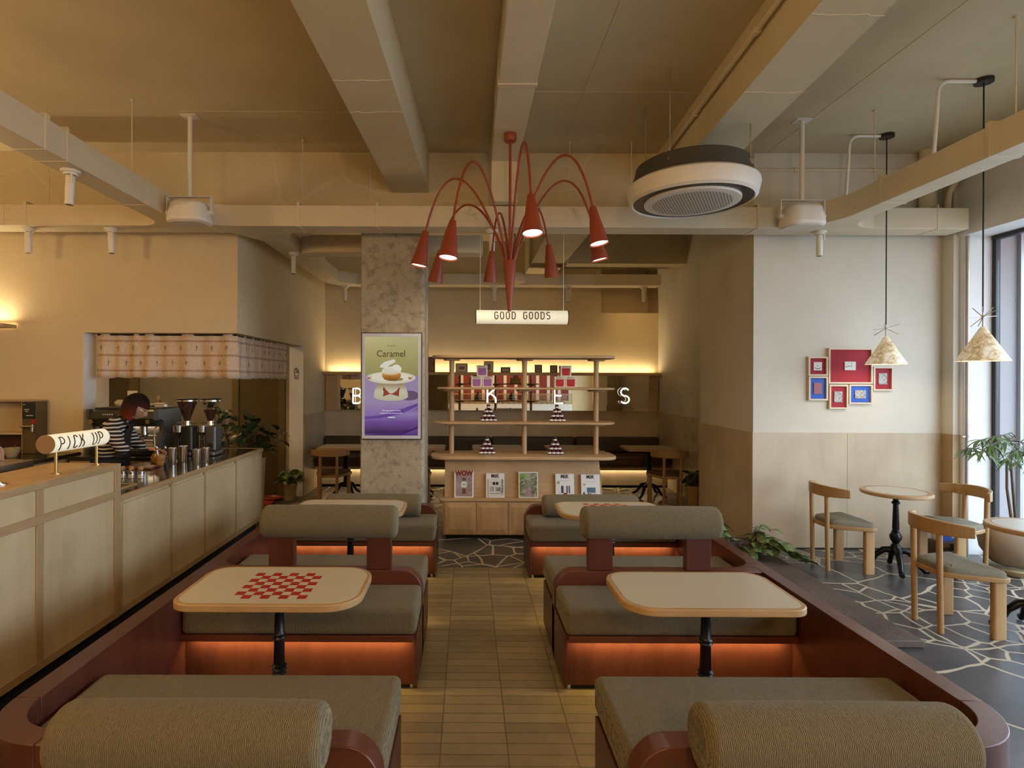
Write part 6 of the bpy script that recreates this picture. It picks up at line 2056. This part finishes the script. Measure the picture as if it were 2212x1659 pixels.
# bob hair
hm = MB()
NP, NQ = 40, 26
vs, fs, keep = [], [], []
for j in range(NQ + 1):
    t_ = j / NQ
    for i in range(NP):
        a = 2 * PI * i / NP
        if t_ < .5:
            th = PI * t_
            r_, z_ = math.sin(th), .126 * math.cos(th) + .004
            x_, y_ = .112 * r_ * math.cos(a) - .008, .092 * r_ * math.sin(a)
        else:
            k_ = (t_ - .5) * 2
            z_ = .004 - .128 * k_
            fl_ = 1 + .10 * math.sin(PI * k_ * .9) - .10 * k_
            x_, y_ = .112 * fl_ * math.cos(a) - .008 + .045 * k_, .092 * fl_ * math.sin(a)
        wv_ = 1 + .012 * math.sin(11 * a + 3 * t_)
        vs.append(Rh @ Vector((x_ * wv_, y_ * wv_, z_)))
        face = (x_ > .040 and z_ < .028 and abs(y_) < .085) or (x_ > .055 and z_ < .02)
        keep.append(not face)
for j in range(NQ):
    for i in range(NP):
        q = (j * NP + i, j * NP + (i + 1) % NP, (j + 1) * NP + (i + 1) % NP, (j + 1) * NP + i)
        if all(keep[k] for k in q):
            fs.append(q)
hm.add([tuple(v) for v in vs], fs)
hm.bm.verts.ensure_lookup_table()
bmesh.ops.remove_doubles(hm.bm, verts=hm.bm.verts, dist=.0004)
bmesh.ops.delete(hm.bm, geom=[v for v in hm.bm.verts if not v.link_faces], context='VERTS')
hair = obj('hair', hm, 'hair', bar, local=True, solid=.008, ang=80)
hair.location = hd - bar.location
hair['label'] = 'dark bob with red dyed ends'
def hp(x, y, z_):
    return Rh @ Vector((x, y, z_)) + hd
gl = MB()
for sy in (-1, 1):
    gl.tube([hp(.094 - .004 * abs(math.cos(a * PI / 8)), sy * .032 + .024 * math.cos(a * PI / 8), -.002 + .021 * math.sin(a * PI / 8)) for a in range(16)], .0016, 6, closed=True)
    gl.tube([hp(.088, sy * .056, .004), hp(.05, sy * .078, .008), hp(.0, sy * .080, .004)], .0016, 6)
gl.tube([hp(.096, -.008, .0), hp(.099, 0, .004), hp(.096, .008, .0)], .0016, 6)
obj('glasses', gl, 'brass', bar)
for sy in (-1, 1):
    obj('eye', MB().ball(hp(.078, sy * .031, .0), (.012, .012, .008), 12, 8), 'ink', bar)
obj('lips', MB().ball(hp(.090, 0, -.062), (.008, .020, .007), 14, 8, Rh), plain('lips', (.32, .09, .07), .5), bar)

# ------------------------------------------------------------------ plants
def bush(name, label, cat, base, pot, leaves, mat, stems=6, group=None, extra=None):
    """pot: profile list for the lathe or None; leaves: (count, height, spread, length, width, droop)"""
    t = thing(name, label, cat, base, group=group)
    bx, by, bz = base
    top = bz
    if pot:
        prof, pm = pot
        obj('pot', MB().lathe(prof, base, 28), pm, t)
        top = bz + max(p[1] for p in prof) - .02
        rr_ = max(p[0] for p in prof[-4:]) * .8
        obj('soil', MB().cyl((bx, by, top - .01), (bx, by, top), rr_, n=20), 'soil', t)
    n_, hgt, spr, ln, wd, dr, seed = leaves
    rn = random.Random(seed)
    lm, sm_ = MB(), MB()
    for i in range(n_):
        a = rn.uniform(0, 2 * PI)
        e = rn.uniform(0, 1) ** .7
        h_ = hgt * rn.uniform(.15, 1) * (1 - .35 * e)
        tip = Vector((bx + spr * e * math.cos(a), by + spr * e * math.sin(a), top + h_))
        root_ = Vector((bx + .25 * spr * e * math.cos(a) * .4, by + .25 * spr * e * math.sin(a) * .4, top))
        mid_ = root_.lerp(tip, .55) + Vector((0, 0, h_ * .2))
        sm_.tube([root_, mid_, tip], [.004, .003, .0015], 5)
        d_ = Vector((math.cos(a + rn.uniform(-.9, .9)), math.sin(a + rn.uniform(-.9, .9)), rn.uniform(-.15, .7)))
        lm.leaf(tip, d_, ln * rn.uniform(.7, 1.2), wd * rn.uniform(.75, 1.15), dr, rn.uniform(-.8, .8))
    obj('stems', sm_, 'stem', t)
    fo = obj('foliage', lm, mat, t, smooth=True, recalc=False)
    return t
potp = [(0, 0), (.070, 0), (.092, .20), (.100, .205), (.104, .24), (.094, .24), (.088, .21), (0, .205)]
bush('potted_plant', 'leafy plant in a pale clay pot beside the alcove jamb', 'plant', (-2.49, 8.02, .001), ([(r_, z_) for r_, z_ in potp], 'claypale'), (60, .22, .12, .12, .08, .9, 1), 'leafpale')
sauc = tag(obj('plant_saucer', MB().lathe([(0, .002), (.15, .002), (.17, .03), (.165, .03), (.148, .008), (0, .008)], (-2.78, 8.02, 0), 28), 'terracotta'), 'dark red saucer on the floor left of the clay pot', 'saucer')
tag(obj('door_mat', MB().box(-3.05, -2.62, 7.72, 8.02, .002, .03).box(-3.0, -2.67, 7.76, 7.98, .03, .034) if False else MB().box(-3.10, -2.64, 7.60, 7.84, .002, .022), 'redmat', bevel=.004), 'red mat lying in front of the olive door', 'mat')
bush('potted_plant', 'small leafy plant in a tall pot against the right rear wall', 'plant', (2.98, 7.45, .001), ([(0, 0), (.09, 0), (.11, .30), (.115, .33), (.10, .33), (0, .31)], 'ceramic'), (55, .26, .09, .11, .07, 1.0, 2), 'leafdark')
# tall plant beyond the far end of the counter
bush('rubber_plant', 'tall dark leaved plant in a pot behind the far end of the counter', 'plant', (-2.60, 6.90, .001), ([(0, 0), (.12, 0), (.15, .70), (.155, .75), (.14, .75), (0, .72)], 'claypale'), (64, .58, .34, .18, .135, .8, 8), 'leafdark')
tl = thing('climbing_plant', 'slender stemmed green plant rising between the grinders and the door', 'plant', (-2.76, 6.56, .001))
obj('pot', MB().lathe([(0, 0), (.07, 0), (.08, .75), (.075, .75), (0, .73)], (-2.76, 6.58, .001), 20), 'claypale', tl)
lm, sm_ = MB(), MB()
rn = random.Random(21)
for (u, v) in ((472, 893), (486, 890), (462, 872), (450, 868), (480, 905), (437, 928), (493, 918), (470, 925), (500, 902), (466, 880)):
    p_ = pt(u, v, 6.55)
    sm_.tube([(-2.76, 6.58, .74), (-2.78 + rn.uniform(-.03, .03), 6.57, 1.0), tuple(p_)], .004, 6)
    for k in range(3):
        a = rn.uniform(0, 6.28)
        lm.leaf(p_, (math.cos(a), math.sin(a) * .6, rn.uniform(-.3, .5)), .10, .075, .8, rn.uniform(-.8, .8))
obj('stems', sm_, 'stem', tl)
obj('foliage', lm, 'leafdark', tl, recalc=False)
# trailing plant at the end of the plank
tr = thing('trailing_plant', 'trailing green plant spilling over the dark timber platform by the picture wall', 'plant', (2.55, 5.45, .05))
obj('planter', MB().box(1.98, 2.80, 5.40, 5.60, .047, .16), 'darkplank', tr, bevel=.006)
lm, sm_ = MB(), MB()
rn = random.Random(5)
for i in range(150):
    x = rn.uniform(1.95, 2.90)
    y = rn.uniform(5.22, 5.60)
    hmax = .36 - .16 * max(0, (x - 2.3) / .6)
    z_ = .13 + rn.uniform(0, 1) * hmax * (.5 + .5 * math.sin(x * 9))
    a = rn.uniform(0, 6.28)
    sm_.tube([(min(x, 2.75), 5.5, .15), ((x + min(x, 2.75)) / 2, (y + 5.5) / 2, z_ + .03), (x, y, z_)], .0025, 5)
    lm.leaf((x, y, z_), (math.cos(a), math.sin(a) - .3, rn.uniform(-.2, .7)), rn.uniform(.09, .15), rn.uniform(.05, .08), .9, rn.uniform(-.9, .9))
for i in range(34):
    t_ = i / 33
    x, y, z_ = 2.72 + .34 * t_ + rn.uniform(-.05, .05), 5.35 - .18 * t_ + rn.uniform(-.08, .08), .24 - .17 * t_
    a = rn.uniform(-1.6, .6)
    lm.leaf((x, y, max(.06, z_)), (math.cos(a), math.sin(a), rn.uniform(-.1, .4)), .13, .07, .5, rn.uniform(-.9, .9))
obj('stems', sm_, 'stem', tr)
obj('foliage', lm, 'leafpale', tr, recalc=False)

# umbrella plant in the big clay urn by the window
um = thing('umbrella_plant', 'tall umbrella plant with drooping palmate leaves in the big clay urn', 'plant', (4.94, 5.02, .46))
UX, UY = 4.86, 5.06
ur = thing('clay_urn', 'big round rough clay urn on the floor by the window', 'urn', (UX, UY, 0))
pr = [(0, .07), (.10, .07), (.17, .10), (.235, .20), (.25, .29), (.225, .38), (.16, .45), (.13, .465), (.12, .455), (.15, .43), (0, .42)]
um_b = MB().lathe(pr, (UX, UY, 0), 40)
for v_ in um_b.bm.verts:
    a = math.atan2(v_.co.y - UY, v_.co.x - UX)
    v_.co.z += .006 * math.sin(5 * a + 9 * v_.co.z)
obj('urn_body', um_b, 'claygreat', ur, ang=70)
obj('saucer', MB().lathe([(0, .002), (.15, .002), (.19, .05), (.185, .068), (.17, .055), (0, .03)], (UX, UY, 0), 32), 'claypale', ur)
um.location = (UX, UY, .43)
sm_, lm = MB(), MB()
rn = random.Random(9)
heads = []
stems = []
for (u, v, y) in ((2120, 950, 5.0), (2150, 945, 4.9), (2175, 955, 5.05), (2100, 968, 5.05), (2200, 975, 4.8), (2140, 962, 4.75), (2185, 990, 4.75), (2225, 965, 5.0), (2240, 1000, 4.8), (2165, 940, 5.2), (2125, 975, 4.85), (2215, 995, 4.6)):
    heads.append(pt(u, v, y))
cr = Vector((UX + .04, UY - .02, 1.17))
for dx in (-.015, .02):
    sm_.tube([(UX + dx, UY, .43), (UX + dx * 1.5 - .05, UY - .01, .75), (UX - .07 + dx, UY - .02, 1.0), (cr.x - .04, cr.y, cr.z - .03), cr], [.012, .010, .009, .008, .006], 8)
for hv in heads:
    sm_.tube([cr, cr.lerp(hv, .5) + Vector((0, 0, .05)), hv], [.005, .004, .003], 6)
    n_ = 13
    for k in range(n_):
        a = 2 * PI * k / n_ + rn.uniform(-.2, .2)
        lm.leaf(hv, (math.cos(a), math.sin(a), rn.uniform(-.15, .25)), rn.uniform(.15, .22), .018, rn.uniform(.9, 1.5), rn.uniform(-.4, .4), segs=5, fold=.15)
obj('stems', sm_, 'stem', um)
obj('foliage', lm, 'leafumb', um, recalc=False)
# low stool with blue paper bag by the urn
sl = thing('low_rack', 'low dark rack holding a blue and white packet between chair legs', 'rack', (4.62, 5.55, 0))
obj('rack_shelf', MB().box(4.50, 4.75, 5.44, 5.58, .05, .07).box(4.50, 4.75, 5.44, 5.58, .15, .165), 'darkplank', sl)
obj('rack_leg', MB().box(4.50, 4.52, 5.44, 5.58, .001, .05).box(4.73, 4.75, 5.44, 5.58, .001, .05).box(4.50, 4.52, 5.44, 5.58, .07, .15).box(4.73, 4.75, 5.44, 5.58, .07, .15), 'darkplank', sl)
pk = thing('paper_packet', 'blue and white packet standing on the low dark rack', 'packet', (4.62, 5.5, .166))
obj('packet_body', MB().box(4.53, 4.72, 5.47, 5.53, .166, .30), 'paper', pk, bevel=.006)
obj('packet_print', MB().prism([(4.535, .17), (4.715, .17), (4.66, .20), (4.60, .25), (4.535, .27)], 5.466, 5.4699, 'y'), 'clothblue', pk)

# ------------------------------------------------------------------ window and street
WXP = 5.17
wn = MB()
for y in (5.575, 3.9, 2.1, .3, -1.5, -2.56):
    wn.box(WXP - .018, WXP + .026, y - .02, y + .02, .02, 3.10)
wn.box(WXP - .03, WXP + .03, -2.59, 5.59, 3.09, 3.13).box(WXP - .03, WXP + .03, -2.59, 5.59, 0.0, .06)
win = struct('window_1', wn, 'blackp', smooth=False)
struct('pane', MB().box(WXP - .003, WXP + .003, -2.55, 5.55, .06, 3.09), 'window', win, smooth=False)
# outer frame of the shop front seen through the pane
obj('outer_frame', MB().box(5.215, 5.40, 5.60, 5.80, 0, 3.3), 'outwall', win, smooth=False)
obj('outer_post', MB().box(5.401, 5.43, 5.56, 5.62, 0, 3.3), 'steelg', win, smooth=False)
aw = tag(obj('awning', MB().hexa([(5.55, -3, 2.95), (6.9, -3, 2.35), (6.9, 6.5, 2.35), (5.55, 6.5, 2.95), (5.55, -3, 3.0), (6.9, -3, 2.4), (6.9, 6.5, 2.4), (5.55, 6.5, 3.0)]) if False else MB().hexa([(5.21, 4.0, 3.15), (6.8, 4.0, 3.22), (6.8, 7.2, 3.22), (5.21, 7.2, 3.15), (5.21, 4.0, 3.20), (6.8, 4.0, 3.27), (6.8, 7.2, 3.27), (5.21, 7.2, 3.20)]), 'awning'), 'red awning outside above the window', 'awning')
pv = tag(obj('street_pavement', MB().box(5.3, 60, -40, 60, -.25, -.12), 'asphalt', smooth=False), 'pale pavement and road outside the window', 'pavement', kind='stuff')
hd_ = tag(obj('street_hedge', MB().box(15.0, 16.2, 2, 40, -.119, .75), 'hedge', bevel=.15), 'clipped green hedge across the street outside the window', 'hedge')
def tree(x, y, h_, seed, label):
    t = thing('street_tree', label, 'tree', (x, y, -.119), group='trees across the street')
    rn = random.Random(seed)
    obj('trunk', MB().tube([(x, y, -.09), (x + .1, y, h_ * .4), (x, y + .1, h_ * .75)], [.16, .12, .06], 10), 'stem', t)
    lm = MB()
    for i in range(900):
        a, b = rn.uniform(0, 2 * PI), rn.uniform(-1, 1)
        r_ = rn.uniform(.3, 1) ** .4
        c = math.sqrt(1 - b * b)
        p_ = (x + 1.9 * r_ * c * math.cos(a), y + 1.9 * r_ * c * math.sin(a), h_ * .72 + h_ * .32 * r_ * b)
        lm.leaf(p_, (rn.uniform(-1, 1), rn.uniform(-1, 1), rn.uniform(-.6, .6)), .42, .24, .3, rn.uniform(-1, 1), segs=2)
    obj('crown', lm, 'treegreen', t, recalc=False)
tree(19.6, 20.3, 4.2, 1, 'street tree outside, framed by the window beside the pendant lamp')
tree(24.2, 25.2, 4.4, 2, 'street tree outside, farther along the hedge')
tree(29.5, 30.4, 4.8, 3, 'street tree outside, nearest across the street')

# ------------------------------------------------------------------ the end of the room behind the viewer (seen in the mirror)
def stripemat():
    k = NT('crimson_striped_cloth_wall')
    s_ = k.n('SeparateXYZ')
    k.l(k.co(), s_.inputs[0])
    ph_ = k.math('FRACT', k.math('MULTIPLY', s_.outputs['X'], 1 / .42))
    w_ = k.math('LESS_THAN', ph_, .27)
    fold = k.noise(k.co((14, 1, .6)), 3, 3)
    k.col(k.mix(w_, k.ramp(fold, [(.3, (.14, .02, .015)), (.7, (.30, .06, .06))]), (.72, .66, .56)))
    k.set(.9)
    return k.m
M['stripe'] = stripemat()
struct('trim_1', MB().box(-1.2, 4.0, YF + .002, YF + .03, .9, 2.4), 'stripe', smooth=False)
dc = thing('display_case', 'white pastry display case reflected in the back mirror', 'display case', (1.5, -2.7, 0))
obj('case_body', MB().box(-.9, 3.9, -3.0, -2.4, .0, .80), 'whitew', dc, bevel=.01)
obj('case_glass', MB().box(-.9, 3.9, -3.0, -2.41, .801, 1.15), 'glassc', dc)
obj('case_rail', MB().box(-.92, 3.92, -2.44, -2.40, 1.15, 1.18).box(-.92, 3.92, -2.42, -2.395, .80, .82).box(1.5, 1.53, -2.44, -2.40, .82, 1.15).box(-.92, -.89, -2.44, -2.40, .82, 1.15).box(3.89, 3.92, -2.44, -2.40, .82, 1.15), 'birchtrim', dc)
rn = random.Random(3)
for i in range(22):
    x = -.75 + i * .21
    t = thing('pastry', 'golden pastry in a row inside the reflected display case', 'pastry', (x, -2.62, .81), group='pastries in the display case')
    obj('crust', MB().ball((x, -2.62, .845), (.07, .06, .036), 12, 8), 'ceramic', t)
    obj('icing', MB().ball((x, -2.62, .875), (.045, .04, .02), 12, 8), 'boxwhite', t)
# ------------------------------------------------------------------ light
def area(name, loc, sx, sy, power, c, direction=(0, 0, -1), spread=PI):
    d = bpy.data.lights.new(name, 'AREA')
    d.shape = 'RECTANGLE'
    d.size, d.size_y = sx, sy
    d.energy = power
    d.color = c
    d.spread = spread
    o = bpy.data.objects.new(name, d)
    COL.objects.link(o)
    o.location = loc
    o.rotation_euler = Vector(direction).to_track_quat('-Z', 'Y').to_euler()
    return o
def spotl(name, loc, d, power, c, ang=80, blend=.6, r=.03):
    l = bpy.data.lights.new(name, 'SPOT')
    l.energy = power
    l.color = c
    l.spot_size = math.radians(ang)
    l.spot_blend = blend
    l.shadow_soft_size = r
    o = bpy.data.objects.new(name, l)
    COL.objects.link(o)
    o.location = loc
    o.rotation_euler = Vector(d).to_track_quat('-Z', 'Y').to_euler()
    return o
def point(name, loc, power, c, r=.05):
    l = bpy.data.lights.new(name, 'POINT')
    l.energy = power
    l.color = c
    l.shadow_soft_size = r
    o = bpy.data.objects.new(name, l)
    COL.objects.link(o)
    o.location = loc
    return o
WARM = (1.0, .63, .27)
AMB = (1.0, .74, .30)
# LED strips tucked under the bench boards
for i, (x0, x1, y, f) in enumerate(LED_FACES):
    area('bench_led', ((x0 + x1) / 2, y, .272), x1 - x0, .012, K_LED, AMB, (0, -f * .6, -1))
# back ledge and banquette strips, kitchen shelf strip
area('ledge_led', (.4, 9.43, 1.8185), 5.4, .012, K_LEDGE, (1.0, .75, .42), (0, .05, 1))
area('banquette_led', (.4, 8.965, .296), 5.3, .015, K_BANQ, (1.0, .78, .46), (0, .2, -1))
area('shelf_led', (-5.5, 5.79, 2.252), 1.6, .012, K_SHELF, (1.0, .78, .48), (0, -.35, 1))
# chandelier, pendants, spotlights
for p_, d_ in CH:
    spotl('chandelier_lamp', p_, d_, K_CH, (1.0, .80, .55), 150, 1.0, .05)
for x, y, z_ in LAMPS:
    point('pendant_bulb', (x, y, z_), K_PEND, (1.0, .82, .6), .04)
for i, (p_, d_) in enumerate(SPOTS):
    if i in (2, 9):
        spotl('track_and_added_spot', p_, d_, K_SPOT, WARM, 150, 1.0, .05)
spotl('track_and_added_spot', SPOTS[7][0], (0, .8, -.45), K_SPOT * .5, WARM, 120, 1.0, .05)
# added spots with no fixtures below the left duct, brightening the room
for x in (LX0 + .1,):
    for y in (2.4, .9, -.6):
        spotl('track_and_added_spot', (x, y, DZ0 - .22), (-.1 if x > 0 else .1, 0, -1), K_SPOT * 1.3, WARM, 110, .8, .03)
# added fill points around and behind the viewer, no lamps there, raising overall brightness
for x, y, z_, e in ((.345, -1.2, 2.6, 1.4), (-2.2, -.6, 2.8, 1.0), (-4.6, 2.6, 2.7, .8), (2.2, -2.4, 2.7, .4)):
    point('added_fill', (x, y, z_), K_FILL * e, WARM, .15)
area('machine_lamp', (-3.47, 5.84, 1.205), .5, .06, 1.6, (1.0, .82, .6), (0, .35, -1))
area('alcove_fill', (-3.9, 7.2, 2.70), .6, .6, K_ALC, WARM)  # added light that lifts the dark alcove interior; no fitting in view
# sky
w = bpy.data.worlds.new('sky')
SC.world = w
w.use_nodes = True
nt = w.node_tree
bg = nt.nodes['Background']
sk = nt.nodes.new('ShaderNodeTexSky')
sk.sky_type = 'NISHITA'
sk.sun_elevation = math.radians(50)
sk.sun_rotation = math.radians(-100)
sk.sun_disc = False
sk.air_density = 1.5
sk.dust_density = 4
mx = nt.nodes.new('ShaderNodeMixRGB')
mx.inputs['Fac'].default_value = .7
mx.inputs['Color2'].default_value = (5.2, 6.0, 7.1, 1)
nt.links.new(sk.outputs[0], mx.inputs['Color1'])
nt.links.new(mx.outputs[0], bg.inputs['Color'])
bg.inputs['Strength'].default_value = K_SKY
# the window opening guides the sky light into the room
pl_ = area('window_portal', (WXP + .08, 1.5, 1.57), 8.1, 3.06, 1.0, (1, 1, 1), (-1, 0, 0))
pl_.data.cycles.is_portal = True
SC.view_settings.view_transform = 'Standard'
SC.view_settings.look = 'None'
SC.view_settings.gamma = 1
SC.view_settings.exposure = K_EXP
SC.cycles.max_bounces = 6
SC.cycles.diffuse_bounces = 3
SC.cycles.glossy_bounces = 4
SC.cycles.transmission_bounces = 4
SC.cycles.transparent_max_bounces = 8
SC.cycles.caustics_reflective = False
SC.cycles.caustics_refractive = False
SC.cycles.sample_clamp_indirect = 4
SC.cycles.use_denoising = True
SC.cycles.use_adaptive_sampling = True
SC.cycles.adaptive_threshold = .06
SC.cycles.adaptive_min_samples = 16
